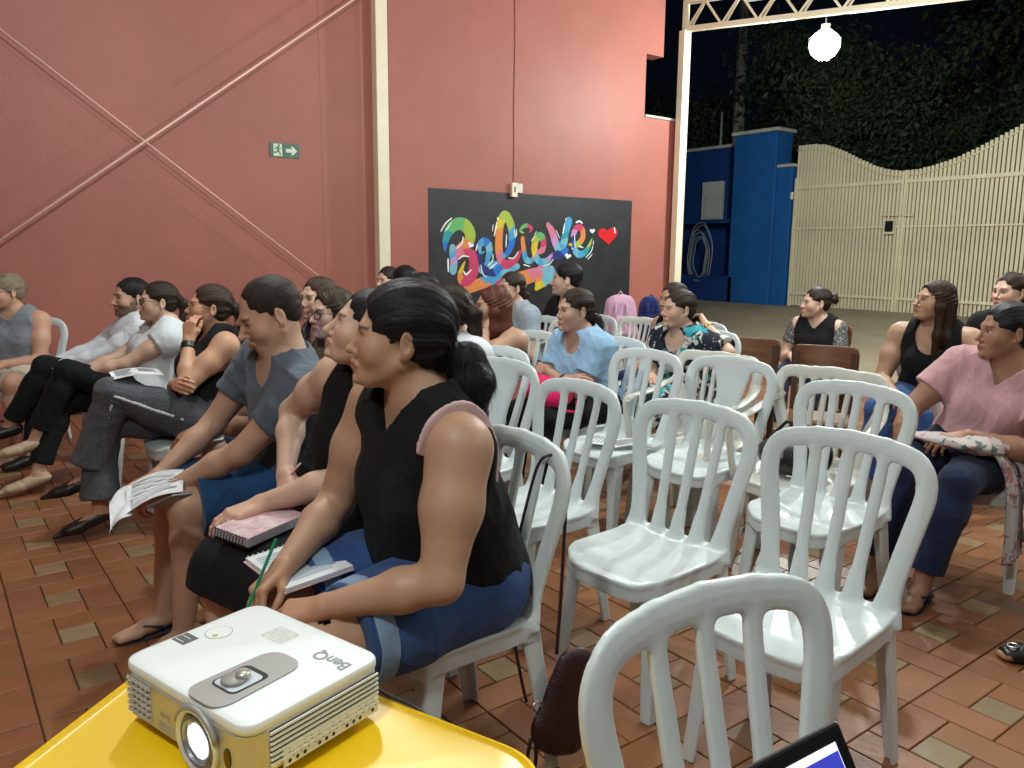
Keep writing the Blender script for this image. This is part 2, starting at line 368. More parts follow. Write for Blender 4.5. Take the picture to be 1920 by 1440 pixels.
# l
stroke([(700,650),(740,640),(780,560),(785,450),(760,360),(725,325),(690,390),(680,500),(680,620),(710,710),(760,720),(820,680),(850,620)], [20,34,48,56,60,62,58,56,58,60,54,40,24],
       ['sky','blue','blue','sky','lime','lime','lime','yellow','orange','orange','rose','pink','pink','pink','pink'])
# i
stroke([(872,510),(880,590),(900,680),(945,690),(985,630)], [30,36,44,36,16], ['orange','orange','sky','aqua','sky','rose'])
stroke([(880,465),(855,450),(870,420),(910,405),(945,430),(930,458)], [10,18,24,26,22,10], ['lime','green','green','pink','pink'], 'letter')
# e
stroke([(985,630),(1035,600),(1040,520),(1010,490),(975,540),(970,620),(1000,690),(1060,700),(1120,640)], [20,46,48,50,50,48,48,44,26], ['rose','rose','pink','green','green','lime','yellow','yellow','aqua','sky','aqua','lilac'])
# v
stroke([(1080,400),(1110,450),(1140,540),(1165,600)], [34,52,60,56], ['rose','rose','lilac','aqua'])
stroke([(1165,600),(1205,560),(1225,460),(1250,370)], [56,62,56,60], ['aqua','sky','aqua','teal','sky','sky'])
stroke([(1120,660),(1175,640),(1230,610)], [50,64,40], ['navy','navy','blue'])
# e
stroke([(1255,560),(1320,560),(1365,500),(1355,430),(1310,430),(1285,500),(1290,580),(1330,640),(1395,610),(1440,510)], [16,42,44,44,44,44,46,50,40,6], ['yellow','lime','orange','orange','pink','pink','lilac','navy','blue','aqua','sky','teal','lime'])
# white strokes and drops
for pts, ww in (([(205,450),(240,390),(290,345)],10),([(240,450),(262,420),(285,385)],8),([(262,680),(264,780)],13),([(345,680),(385,655),(430,660)],10),([(390,780),(410,805),(450,770)],12),
                ([(335,590),(375,550),(385,500)],10),([(660,380),(640,490)],10),([(630,400),(625,450)],6),([(670,345),(668,352)],16),([(740,480),(735,580)],9),([(755,670),(800,670),(835,620)],9),([(805,440),(812,500)],10),([(822,440),(822,490)],7),
                ([(490,610),(500,560)],9),([(590,730),(625,690),(628,640)],8),([(530,730),(545,800),(575,825)],8),([(600,760),(660,710)],8),([(880,725),(930,740)],8),([(945,530),(970,490)],8),([(1040,735),(1090,720),(1120,680)],8),
                ([(1200,470),(1215,390)],10),([(1225,350),(1222,356)],12),([(1145,445),(1175,510)],6),([(1310,380),(1335,370),(1358,385)],14),([(1390,665),(1430,620),(1445,570)],8),([(1405,680),(1440,640)],7),([(1450,530),(1448,560)],8),
                ([(1295,480),(1300,590)],8),([(1330,575),(1365,585)],9),([(820,930),(900,900)],7),([(1285,600),(1272,590)],7),([(985,455),(968,480)],5)):
    stroke(pts, [ww*.8, ww, ww*.7], ['white'], 'highlight', 5)
def heart(cx, cy, s, col, tilt=0):
    pts = []
    for k in range(28):
        t = 2*pi*k/28; x = 16*sin(t)**3; y = 13*cos(t)-5*cos(2*t)-2*cos(3*t)-cos(4*t); pts.append((cx+s*(x*cos(tilt)+y*sin(tilt))/16, cy-s*(y*cos(tilt)-x*sin(tilt))/16))
    layer[0] += 1; P = [zp(*p) for p in pts]; y = -.0052-layer[0]*.00012
    return meshobj('heart', [(p.x, y, p.y) for p in P], [tuple(range(28))], PC[col], mu)
heart(1568,485,80,'red',-.08); heart(1440,450,22,'white'); heart(1240,655,26,'white',.3); heart(445,565,25,'white',.5)
stroke([(1622,425),(1625,465)], [12,9], ['white'], 'highlight', 5)

# ---- truss, roof, lamps
tx = 8.24
def slopez(y): return 4.20-(7.36-y)*.118
tr = empty('roof_truss', (tx, 7.36, 4.2), label='cream steel lattice truss running out from the post above the gate yard', cat='truss')
def truss(par, x, y0, y1, off=0):
    L = lambda y, h: (x-par.location.x, y-par.location.y, slopez(y)+h+off-par.location.z)
    MB().beam(L(y0,.03), L(y1,.03), .075, .06).build('lower_chord', m_cream, par)
    MB().beam(L(y0,.36), L(y1,.36), .075, .05).build('upper_chord', m_cream, par)
    MB().beam(L(y0+.02,-.002) if 0 else (x-par.location.x, y0-par.location.y-.0, slopez(y0)+off+.0-par.location.z), (x-par.location.x, y0-par.location.y, slopez(y0)+off+.38-par.location.z), .06, .06, (0,1,0)).build('end_member', m_cream, par)
    y = y0-.05; k = 0
    while y-.26 > y1:
        ya, yb = y, y-.24
        a, b = (.06, .335) if k % 2 == 0 else (.335, .06)
        MB().beam(L(ya, a), L(yb, b), .022, .022).build('web_bar', m_cream, par)
        if k % 2 == 0: MB().beam(L(ya-.06, a), L(yb-.02, b), .016, .016).build('web_bar', m_cream, par)
        y -= .27; k += 1
truss(tr, tx, 7.36, -1.2)
tr2 = empty('roof_truss', (3.85, 7.36, 4.2), label='cream roof truss above the middle of the hall', cat='truss')
truss(tr2, 3.85, 7.30, -4.5, .5)
rf = MB()
for k, (ya, yb) in enumerate(((7.495, -5),)):
    for x0 in np.arange(-6, 9.6, .52):
        za, zb = slopez(ya)+.62, slopez(yb)+.62
        rf.add([(x0,ya,za),(x0+.26,ya,za+.0),(x0+.30,ya,za+.04),(x0+.48,ya,za+.04),(x0+.52,ya,za),(x0,yb,zb),(x0+.26,yb,zb),(x0+.30,yb,zb+.04),(x0+.48,yb,zb+.04),(x0+.52,yb,zb)],
               [(0,5,6,1),(1,6,7,2),(2,7,8,3),(3,8,9,4)])
roof = empty('roof', (0,0,0), label='white corrugated metal roof over the hall above the truss', cat='roof')
rf.build('roof_sheet', m_galv, roof)
for yy in (6.6, 5.2, 3.8, 2.4, .6, -1.5, -3.5):
    MB().beam((-6, yy, slopez(yy)+.555), (9.3, yy, slopez(yy)+.555), .06, .10).build('purlin', m_cream, roof)
LAMPLAB = ['white lamp under the roof over the empty third row chairs', 'white lamp under the roof over the front row', 'white lamp under the roof at the back of the hall', 'white lamp under the roof above the yellow table', 'white lamp under the roof edge towards the yard']
m_bulb = mat('lamp_glow', (1,1,1), .5, emit=(*LAMP_COL, 9))
for i, (lx, ly, lz, W, rad) in enumerate(LAMPS):
    e = empty('hanging_lamp', (lx, ly, lz), label='glowing white caged lamp hanging from the truss above the gate' if i == 0 else LAMPLAB[i-1], cat='lamp', group='lamps under the roof')
    sh = .17 if i == 0 else .12
    MB().lathe([(.05,.13)]+[(.160*sin(a)**.8, .150*cos(a)-.03) for a in np.linspace(.45, pi-.08, 16)], 40).build('bulb', m_bulb, e, smooth=True)
    MB().lathe([(.045,.14),(.05,.185)], 14).build('holder', m_cream, e)
    MB().tube([(0,0,.18),(0,0,slopez(ly)+.0-lz if i == 0 else slopez(ly)+.5-lz)], .006, 6).build('cord', m_whiteW, e)
    if i == 0:
        for k in range(8):
            a = 2*pi*k/8; MB().tube([(.06*cos(a),.06*sin(a),.13),(.170*cos(a),.170*sin(a),.04),(.170*cos(a),.170*sin(a),-.06),(.06*cos(a),.06*sin(a),-.19)], .0022, 5).build('cage_wire', m_metal, e)
    ld = bpy.data.lights.new('lamp_light', 'POINT'); ld.energy = W; ld.color = LAMP_COL; ld.shadow_soft_size = rad
    lo = bpy.data.objects.new('lamp_light', ld); lo.parent = e; lo.location = (0,0,-.20 - rad); link(lo)

# ---- yard: blue wall, pillars, gate, hose, meter, ramp kerb
XG = 13.5
bw = empty('blue_wall', (XG+.35, 12, 0), label='dark blue boundary wall with a stepped stone coping beyond the red wall', cat='wall')
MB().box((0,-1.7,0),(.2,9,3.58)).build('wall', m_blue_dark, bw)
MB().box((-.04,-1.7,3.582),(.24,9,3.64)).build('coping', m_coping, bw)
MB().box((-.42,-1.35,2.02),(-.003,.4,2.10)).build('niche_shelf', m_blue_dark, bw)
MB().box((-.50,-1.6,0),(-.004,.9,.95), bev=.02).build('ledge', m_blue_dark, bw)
mb = empty('meter_box', (XG+.33, 11.35, 2.50), label='pale grey meter box fixed on the dark blue wall', cat='meter box')
MB().box((-.10,-.26,-.40),(.01,.26,.40), bev=.01).build('case', mat('meter_grey', (.50,.54,.50), .5, noise=.1), mb); MB().box((-.108,.12,.02),(-.1005,.15,.09)).build('latch', m_metal, mb)
pl = empty('blue_pillar', (XG+.1, 10.15, 0), label='tall bright blue pillar with a stone cap left of the gate', cat='pillar', group='blue gate pillars')
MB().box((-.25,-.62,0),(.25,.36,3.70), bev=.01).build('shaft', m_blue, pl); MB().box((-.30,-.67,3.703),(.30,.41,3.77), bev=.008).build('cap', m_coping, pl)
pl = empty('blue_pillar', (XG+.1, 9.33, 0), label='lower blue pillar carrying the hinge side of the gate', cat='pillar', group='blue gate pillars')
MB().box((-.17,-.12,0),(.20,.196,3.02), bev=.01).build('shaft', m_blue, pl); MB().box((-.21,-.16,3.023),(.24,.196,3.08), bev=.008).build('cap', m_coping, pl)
m_gate = mat('gate_cream', (.80,.72,.50), .45, noise=.12, nscale=3, bump=.08, bscale=60)
def gate(y0, y1, ztop, lab, grp='pair of cream picket gates'):
    g = empty('picket_gate', (XG, y0, 0), label=lab, cat='gate', group=grp); W = y0-y1; n = int(W/.066)
    mbk = MB().box((-.016,-.031,0),(.016,.031,1)); me = bpy.data.meshes.new('picket'); me.from_pydata(mbk.v, [], mbk.f); me.materials.append(m_gate)
    for k in range(n):
        yy = -(k+.5)*W/n; o = bpy.data.objects.new('picket', me); o.parent = g; o.location = (random.uniform(-.001,.001), yy, .43); o.scale = (1,.74,ztop(-yy/W)-.43+random.uniform(-.006,.006)); link(o)
    for z, h in ((2.62,.06),(1.87,.028),(.66,.045)): MB().beam((-.034,0,z),(-.034,-W,z), .035, h).build('rail', m_gate, g)
    MB().box((-.05,-.045,.41),(.02,.0,2.80 if y0 > 9 else ztop(0))).build('end_stile', m_gate, g); MB().box((-.05,-W,.41),(.02,-W+.045,ztop(1)-.03)).build('end_stile', m_gate, g)
    t = [(-.036, -W*k/20, ztop(k/20)-.09) for k in range(21)]; MB().tube(t, .013, 6).build('top_curve_bar', m_gate, g, smooth=True)
    return g
gl = gate(9.15, 7.06, lambda u: 3.40-.60*(.5-.5*cos(pi*min(1, max(0, (u-.12)/.88)))), 'left leaf of the cream picket gate, its top curving down to the lock')
gr = gate(7.05, 3.4, lambda u: 2.80+1.0*(.5-.5*cos(pi*min(1, u*3.65/3.2)))*1.0, 'right leaf of the cream picket gate, its top rising to the right')
for yy in (9.19,):
    MB().tube([(XG-.06,yy,2.55),(XG-.06,yy,2.42)], .03, 8).build('hinge', m_gate, gl and None, label='upper hinge of the left gate leaf beside the blue pillar', cat='hinge').parent = None
lk = empty('gate_lock', (XG-.07, 7.12, 1.95), label='sliding bolt with a dark padlock between the two gate leaves', cat='lock')
MB().tube([(0,.28,.12),(0,-.28,.10)], .012, 6).build('bolt', m_gate, lk); MB().box((-.03,.02,-.20),(.0,.20,.04)).build('plate', m_gate, lk)
MB().box((-.055,.03,-.16),(-.031,.17,.02), bev=.006).build('padlock', mat('lock_black', (.01,.01,.01), .4), lk)
# coiled hose
hz = MB(); m_hose = mat('grey_hose', (.24,.26,.27), .5)
hs = empty('coiled_hose', (XG-.12, 11.3, 1.35), label='coil of pale grey hose hanging against the dark blue wall under the meter box', cat='hose')
for k in range(6):
    r0 = .30+.045*k; c = (0, random.uniform(-.08,.08), random.uniform(-.10,.02))
    MB().tube([(c[0]+.02*sin(5*t)+.03*(k-3)*.3, c[1]+r0*.62*cos(t), c[2]+r0*1.35*sin(t)) for t in np.linspace(0, 2*pi, 26)[:-1]], .012, 6, closed=True).build('hose_loop', m_hose, hs, smooth=True)
hs.location.z = 1.35
# utility pole and conduit
up = empty('utility_pole', (17.0, 13.3, 0), label='grey concrete utility pole rising behind the blue pillar', cat='pole')
MB().tube([(0,0,0),(0,0,9)], [.17,.12], 12).build('shaft', mat('pole_concrete', (.33,.31,.28), .85, noise=.15), up, smooth=True)
MB().tube([(-.35,.25,0),(-.35,.25,4.9)], .03, 8).build('conduit', m_whiteW, up, smooth=True)

# ---- trees beyond the gate
m_bark = mat('bark', (.07,.05,.035), .9, noise=.3, nscale=10, bump=.8, bscale=30)
m_leaf = mat('leaf_green', (.024,.044,.024), .7, col2=(.062,.098,.05), noise=.3, nscale=3, spec=.15)
def tree(x, y, h, spread, nleaf, lab, seed, lean=(0,0), ls=.085):
    R = random.Random(seed); rg = np.random.default_rng(seed)
    e = empty('tree', (x, y, .3), label=lab, cat='tree', group='trees behind the gate'); tk = MB(); tips = []
    def limb(p, d, L, r, lev):
        pts = [p]; q = p.copy(); n = 5; rs = [r]
        for k in range(n):
            d = (d+Vector((R.uniform(-.2,.2), R.uniform(-.2,.2), R.uniform(-.08,.16)))).normalized(); q = q+d*L/n; pts.append(q.copy()); rs.append(r*(1-.55*(k+1)/n))
        tk.tube(pts, rs, 7)
        if lev >= 2:
            for k in range(1, n+1): tips.append(pts[k])
        if lev < 3:
            for k in range(4 if lev else 5):
                a = R.uniform(0, 2*pi); nd_ = Vector((cos(a)*R.uniform(.6,1.1), sin(a)*R.uniform(.6,1.1), R.uniform(.05,.7))); nd_.normalize()
                limb(pts[R.randint(2, n)], nd_, L*R.uniform(.55,.8), r*.5, lev+1)
    limb(Vector((0,0,0)), Vector((lean[0], lean[1], 1)).normalized(), h*.42, .20, 0)
    tk.build('trunk', m_bark, e, smooth=True)
    T = np.array([tuple(t) for t in tips]); T = T*np.array([spread, spread, 1])
    T = T[rg.permutation(len(T))[:max(60, int(len(T)*.42))]]; wt = rg.exponential(1, len(T)); wt /= wt.sum(); ci = rg.choice(len(T), nleaf, p=wt)
    C = T[ci]+rg.normal(0, .27, (nleaf, 3))*np.array([1.2,1.2,.7])*(.5+rg.random(len(T))[ci][:, None]); C[:, 2] -= np.abs(rg.normal(0, .12, nleaf))
    sz = rg.uniform(.55, 1.25, nleaf)[:, None]*ls
    a = rg.normal(0, 1, (nleaf, 3)); a[:, 2] -= .7; a /= np.linalg.norm(a, axis=1)[:, None]
    b = np.cross(a, rg.normal(0, 1, (nleaf, 3))); b /= np.linalg.norm(b, axis=1)[:, None]
    c = np.cross(a, b)
    Q = np.stack([C, C+a*sz*.5+b*sz*.28+c*sz*.08, C+a*sz*1.15, C+a*sz*.5-b*sz*.28+c*sz*.08], 1).reshape(-1, 3)
    F = np.arange(nleaf*4).reshape(-1, 4)
    meshobj('crown', Q, F, m_leaf, e)
    return e
tree(18.6, 8.8, 7.5, 1.25, 30000, 'leafy dark tree with a forked trunk behind the low part of the gate', 3, (-.1,-.15), ls=.12)
tree(19.8, 12.9, 8.5, 1.25, 30000, 'dark tree behind the utility pole and the blue pillar', 11, ls=.13)
tree(18.8, 4.9, 8.5, 1.25, 26000, 'dark tree at the far right above the high end of the gate', 23, ls=.12)
tree(18.5, 17.5, 9, 1.3, 22000, 'dark tree seen past the right end of the red wall', 5, ls=.13)
tree(22.5, 10.5, 10.5, 1.5, 22000, 'taller dark tree further back over the gate', 31, ls=.16)
tree(23.0, 4.0, 10.5, 1.5, 18000, 'dim tree in the darkness at the back right', 37, ls=.16)
# ================================================================== signed-distance modelling
def _n(v): v = np.asarray(v, float); return v/np.linalg.norm(v)
class Fld:
    def __init__(s, lo, hi, h):
        s.h = h; s.lo = np.array(lo, float)-2*h; n = np.ceil((np.array(hi)+2*h-s.lo)/h).astype(int)+1; s.n = n
        s.ax = [(s.lo[i]+h*np.arange(n[i])).astype('f') for i in range(3)]; s.D = np.full(n, .6, 'f')
    def sub(s, lo, hi):
        a = np.clip(np.floor((np.array(lo)-s.lo)/s.h).astype(int), 0, s.n); b = np.clip(np.ceil((np.array(hi)-s.lo)/s.h).astype(int)+1, 0, s.n)
        if (b <= a).any(): return None
        return tuple(slice(a[i], b[i]) for i in range(3)), (s.ax[0][a[0]:b[0], None, None], s.ax[1][None, a[1]:b[1], None], s.ax[2][None, None, a[2]:b[2]])
def smin(a, b, k):
    if k <= 0: return np.minimum(a, b)
    h = np.maximum(k-np.abs(a-b), 0)/k; return np.minimum(a, b)-h*h*k*.25
def smax(a, b, k): return -smin(-a, -b, k)
class Cap:                                                          # tapered capsule, optionally flattened along one direction
    def __init__(s, a, b, r1, r2=None, k=.02, flat=None, fl=1., tag=''):
        s.a = np.array(a, float); s.b = np.array(b, float); s.r1 = r1; s.r2 = r1 if r2 is None else r2; s.k = k; s.tag = tag
        s.flat = None if flat is None else _n(flat); s.fl = fl
    def box(s, m):
        f = max(1, s.fl); r = max(s.r1, s.r2)*f+m
        return np.minimum(s.a, s.b)-r, np.maximum(s.a, s.b)+r
    def d(s, X, Y, Z, off=0):
        x, y, z = X-s.a[0], Y-s.a[1], Z-s.a[2]; ba = s.b-s.a; L = max(ba@ba, 1e-9)
        t = np.clip((x*ba[0]+y*ba[1]+z*ba[2])/L, 0, 1)
        x = x-t*ba[0]; y = y-t*ba[1]; z = z-t*ba[2]
        r = s.r1+(s.r2-s.r1)*t
        if s.flat is not None:
            f = s.flat; q = x*f[0]+y*f[1]+z*f[2]; w = q*(1/s.fl-1); x = x+w*f[0]; y = y+w*f[1]; z = z+w*f[2]
            return (np.sqrt(x*x+y*y+z*z)-r)*min(1, s.fl*1.0 if s.fl < 1 else 1)-off
        return np.sqrt(x*x+y*y+z*z)-r-off
class Ell:                                                          # ellipsoid with axes in the rows of R
    def __init__(s, c, r, R=None, k=.02, tag=''):
        s.c = np.array(c, float); s.r = np.array(r, float); s.R = np.eye(3) if R is None else np.array(R, float); s.k = k; s.tag = tag
    def box(s, m):
        e = np.sqrt(((s.R*s.r[:, None])**2).sum(0))+m; return s.c-e, s.c+e
    def d(s, X, Y, Z, off=0):
        x, y, z = X-s.c[0], Y-s.c[1], Z-s.c[2]; R = s.R; r = s.r
        u = x*R[0][0]+y*R[0][1]+z*R[0][2]; v = x*R[1][0]+y*R[1][1]+z*R[1][2]; w = x*R[2][0]+y*R[2][1]+z*R[2][2]
        k0 = np.sqrt((u/r[0])**2+(v/r[1])**2+(w/r[2])**2)+1e-6; k1 = np.sqrt((u/r[0]**2)**2+(v/r[1]**2)**2+(w/r[2]**2)**2)+1e-6
        return k0*(k0-1)/k1-off
def evalp(F, prims, off=0, kx=0, ks=None):
    D = np.full(F.n, .6, 'f')
    for p in prims:
        k = (p.k if ks is None else ks)+kx; lo, hi = p.box(abs(off)+k+F.h*3+.012); s = F.sub(lo, hi)
        if s is None: continue
        sl, (X, Y, Z) = s; D[sl] = smin(D[sl], p.d(X, Y, Z, off).astype('f'), k)
    return D
def subtract(F, D, prims, off=0, k=.01):
    for p in prims:
        lo, hi = p.box(abs(off)+k+F.h*3+.02); s = F.sub(lo, hi)
        if s is None: continue
        sl, (X, Y, Z) = s; D[sl] = smax(D[sl], -p.d(X, Y, Z, off).astype('f'), k)
    return D
def nets(F, D, clip=None):
    """surface nets: vertices, quads and smooth normals of D = 0"""
    h = F.h; S = D < 0; n = F.n
    c = [S[i:n[0]-1+i, j:n[1]-1+j, k:n[2]-1+k] for i in (0,1) for j in (0,1) for k in (0,1)]
    cnt = sum(q.astype(np.int8) for q in c); act = (cnt > 0) & (cnt < 8)
    I, J, K = np.nonzero(act)
    if len(I) == 0: return np.zeros((0,3)), np.zeros((0,4), int), np.zeros((0,3))
    idx = np.full(act.shape, -1, np.int32); idx[I, J, K] = np.arange(len(I))
    val = {}
    for a in (0,1):
        for b in (0,1):
            for e in (0,1): val[a,b,e] = D[I+a, J+b, K+e]
    P = np.zeros((len(I), 3), 'f'); W = np.zeros(len(I), 'f')
    ks = list(val)
    for a in ks:
        for ax in range(3):
            if a[ax]: continue
            b = list(a); b[ax] = 1; b = tuple(b); va, vb = val[a], val[b]; m = (va < 0) != (vb < 0)
            t = np.where(m, va/np.where(np.abs(va-vb) < 1e-12, 1, va-vb), 0)
            q = np.array(a, 'f')[None]+0*P; q[:, ax] = t; P += q*m[:, None]; W += m
    P /= W[:, None]
    g = np.stack([sum(val[k]*(1 if k[ax] else -1) for k in ks) for ax in range(3)], 1)
    g /= np.linalg.norm(g, axis=1)[:, None]+1e-9
    V = (P+np.stack([I, J, K], 1))*h+F.lo
    Q = []
    for ax in range(3):
        o1, o2 = [(1,2),(2,0),(0,1)][ax]
        sl0 = [slice(None)]*3; sl1 = [slice(None)]*3; sl0[ax] = slice(0, -1); sl1[ax] = slice(1, None)
        A = S[tuple(sl0)]; B = S[tuple(sl1)]; i, j, k = np.nonzero(A != B); e = np.stack([i, j, k], 1)
        ok = (e[:, o1] > 0) & (e[:, o2] > 0) & (e[:, o1] < n[o1]-1) & (e[:, o2] < n[o2]-1); e = e[ok]; ins = A[e[:,0], e[:,1], e[:,2]]
        def cell(d1, d2):
            f = e.copy(); f[:, o1] -= d1; f[:, o2] -= d2; return idx[f[:,0], f[:,1], f[:,2]]
        q = np.stack([cell(1,1), cell(0,1), cell(0,0), cell(1,0)], 1); q[~ins] = q[~ins][:, ::-1]
        Q.append(q)
    Q = np.concatenate(Q); Q = Q[(Q >= 0).all(1)]
    if clip is not None:
        cen = V[Q].mean(1); Q = Q[clip(cen)]
    return V, Q, g
def biggest(V, Q, frac=.06):
    lab = np.arange(len(V))
    for _ in range(200):
        m = lab[Q].min(1); new = lab.copy()
        for k in range(4): np.minimum.at(new, Q[:, k], m)
        new = new[new]
        if (new == lab).all(): break
        lab = new
    u, c = np.unique(lab, return_counts=True); keep = u[c > frac*c.max()]; return Q[np.isin(lab[Q[:, 0]], keep)]
def compact(V, Q, *att):
    u, inv = np.unique(Q, return_inverse=True); return (V[u], inv.reshape(Q.shape))+tuple(a[u] for a in att)
def npmesh(name, V, Q, mt, parent=None, N=None, col=None, uv=None, **kw):
    me = bpy.data.meshes.new(name); nv, nq = len(V), len(Q)
    me.vertices.add(nv); me.vertices.foreach_set('co', np.ascontiguousarray(V, 'f').ravel())
    me.loops.add(nq*4); me.loops.foreach_set('vertex_index', np.ascontiguousarray(Q, np.int32).ravel())
    me.polygons.add(nq); me.polygons.foreach_set('loop_start', np.arange(0, nq*4, 4, dtype=np.int32))
    me.update(calc_edges=True); me.polygons.foreach_set('use_smooth', np.ones(nq, bool))
    if col is not None:
        a = me.color_attributes.new('tone', 'FLOAT_COLOR', 'POINT'); c = np.ones((nv, 4), 'f'); c[:, :3] = col; a.data.foreach_set('color', c.ravel())
    if uv is not None:
        a = me.attributes.new('strand', 'FLOAT_VECTOR', 'POINT'); a.data.foreach_set('vector', np.ascontiguousarray(uv, 'f').ravel())
    if N is not None: me.normals_split_custom_set_from_vertices(N.tolist())
    if mt is not None: me.materials.append(mt)
    o = bpy.data.objects.new(name, me); link(o)
    if parent is not None: o.parent = parent
    return tag(o, **kw)
def copy_tree(o, parent=None):
    c = o.copy(); link(c); c.parent = parent
    for ch in list(o.children): copy_tree(ch, c)
    return c

# ================================================================== CHAIRS  (local: +Y is the way the sitter faces)
def rbox2(x, y, hx, hy, r):
    qx = np.abs(x)-(hx-r); qy = np.abs(y)-(hy-r); return np.sqrt(np.maximum(qx,0)**2+np.maximum(qy,0)**2)+np.minimum(np.maximum(qx,qy),0)-r
def seg2(x, z, a, b, w0, w1):
    bx, bz = b[0]-a[0], b[1]-a[1]; L = bx*bx+bz*bz+1e-9; t = np.clip(((x-a[0])*bx+(z-a[1])*bz)/L, 0, 1)
    return np.sqrt((x-a[0]-t*bx)**2+(z-a[1]-t*bz)**2)-(w0+(w1-w0)*t)
def chair_mesh(kind, h=.0052):
    arm = kind in ('armslat',)
    wide = .232 if arm else .198
    F = Fld((-.31,-.42,0), (.31,.27,.92), h); X, Y, Z = F.ax[0][:,None,None], F.ax[1][None,:,None], F.ax[2][None,None,:]
    D = F.D
    # seat: thin dished plate with a rolled rim
    d2 = rbox2(X, Y-.01+.02*(X/.2)**2, wide, .195, .085)
    zt = .437-.018*np.clip(1-(X**2+(Y-.0)**2)/.035, 0, 1)+.012*np.clip(-(Y+.08)/.1, 0, 1)-.028*np.clip((Y-.11)/.09, 0, 1)**2
    plate = smax(d2, np.abs(Z-zt)-.005, .006)
    rim = smax(np.abs(d2+.006)-.0058, np.abs(Z-(zt-.026))-.026, .006)
    D = smin(plate, rim, .012)
    # legs: tapered, slightly splayed, with a folded section
    for sx in (-1, 1):
        for fy, x0, y0, x1, y1 in ((1, wide-.045, .125, wide-.015, .175), (-1, wide-.035, -.15, wide-.005, -.225)):
            t = np.clip((.43-Z)/.43, 0, 1); cx = sx*(x0+(x1-x0)*t); cy = y0+(y1-y0)*t; w = .031-.011*t
            u = X-cx; v = Y-cy
            a = rbox2(u+sx*0, v, w, w, .008)
            inner = rbox2(u+sx*.009, v-(-fy)*(-.0)+fy*.009, w-.003, w-.003, .006)      # open towards the inside
            L = smax(smax(a, -inner, .004), Z-.425, .01); L = smax(L, .0-Z, .002)
            D = smin(D, L, .02)
    # back surface
    yb = -.155-.085*np.clip((Z-.43)/.45, 0, 1.2)**.85-.025*(1-np.clip(np.abs(X)/.22, 0, 1)**2)*np.clip((Z-.5)/.3, 0, 1)
    v = Y-yb
    sh, top = (.220, .888) if not arm else (.238, .875)
    path = [(.170,.425),(.174,.50),(.190,.60),(sh-.010,.70),(sh+.001,.765),(sh-.006,.815),(sh-.038,.850),(.11,top-.024),(.0,top-.016)]
    path = [tuple(p) for p in catmull([Vector(p) for p in path], 3)]
    ax = np.abs(X)[:, 0, :] ; zz = np.broadcast_to(Z[0], (1, F.n[2])) ; AX, ZZ = np.broadcast_arrays(np.abs(F.ax[0])[:, None], F.ax[2][None, :])
    d2 = np.full(AX.shape, 1., 'f')
    def wd(z): return .0275+.018*max(0, (.52-z)/.09)**1.5 if z < .52 else .0275
    for p, q in zip(path[:-1], path[1:]): d2 = np.minimum(d2, seg2(AX, ZZ, p, q, wd(p[1]), wd(q[1])))
    sx_ = np.broadcast_to(F.ax[0][:, None], AX.shape)
    if kind == 'slat':
        for x0, x1 in ((-.078,-.098),(0,0),(.078,.098)):
            s = seg2(sx_, ZZ, (x0,.44), (x1,.87), .0185, .016); s = smin(s, seg2(sx_, ZZ, (x0,.40), (x0*1.02,.52), .038, .016), .02); d2 = smin(d2, s, .02)
    elif kind == 'armslat':
        for x0 in (-.13,-.078,-.026,.026,.078,.13):
            s = seg2(sx_, ZZ, (x0*.8,.44), (x0*1.08,.86), .0125, .013); d2 = smin(d2, s, .018)
        d2 = smin(d2, seg2(AX, ZZ, (0,.47), (.17,.47), .02, .02), .02)
    else:                                                           # vase shaped splat
        hw = .040+.062*np.clip((ZZ-.55)/.30, 0, 1)**1.3+.05*np.clip((.60-ZZ)/.14, 0, 1)**1.6
        s = np.maximum(AX-hw, np.maximum(.42-ZZ, ZZ-.875))*.85; d2 = smin(d2, s, .03)
        hole = seg2(AX, ZZ, (0,.475),(.0,.50), .05, .028); d2 = smax(d2, -hole, .012)
    B = smax(d2[:, None, :], np.abs(v)-(.0080+.0035*np.clip(-d2[:, None, :]/.02, 0, 1)), .007)
    B = smax(B, .415-Z, .01)
    lip = None
    D = smin(D, B, .022)
    if arm:
        for sx in (-1, 1):
            pts = catmull([Vector((sx*.232,-.235,.74)), Vector((sx*.262,-.15,.70)), Vector((sx*.275,-.02,.665)), Vector((sx*.272,.10,.655)), Vector((sx*.262,.165,.635)), Vector((sx*.25,.175,.55)), Vector((sx*.235,.16,.42))], 3)
            A = np.full(F.n, .6, 'f')
            for i in range(len(pts)-1):
                zc = i/(len(pts)-2); f = (0,0,1) if zc < .66 else (1,0,0)
                c = Cap(pts[i], pts[i+1], .024, .024, flat=f, fl=.42); A = np.minimum(A, c.d(X, Y, Z))
            D = smin(D, A.astype('f'), .012)
    D = smax(D, -Z+.0, .001)
    V, Q, N = nets(F, D)
    return V, Q, N
CH = {}
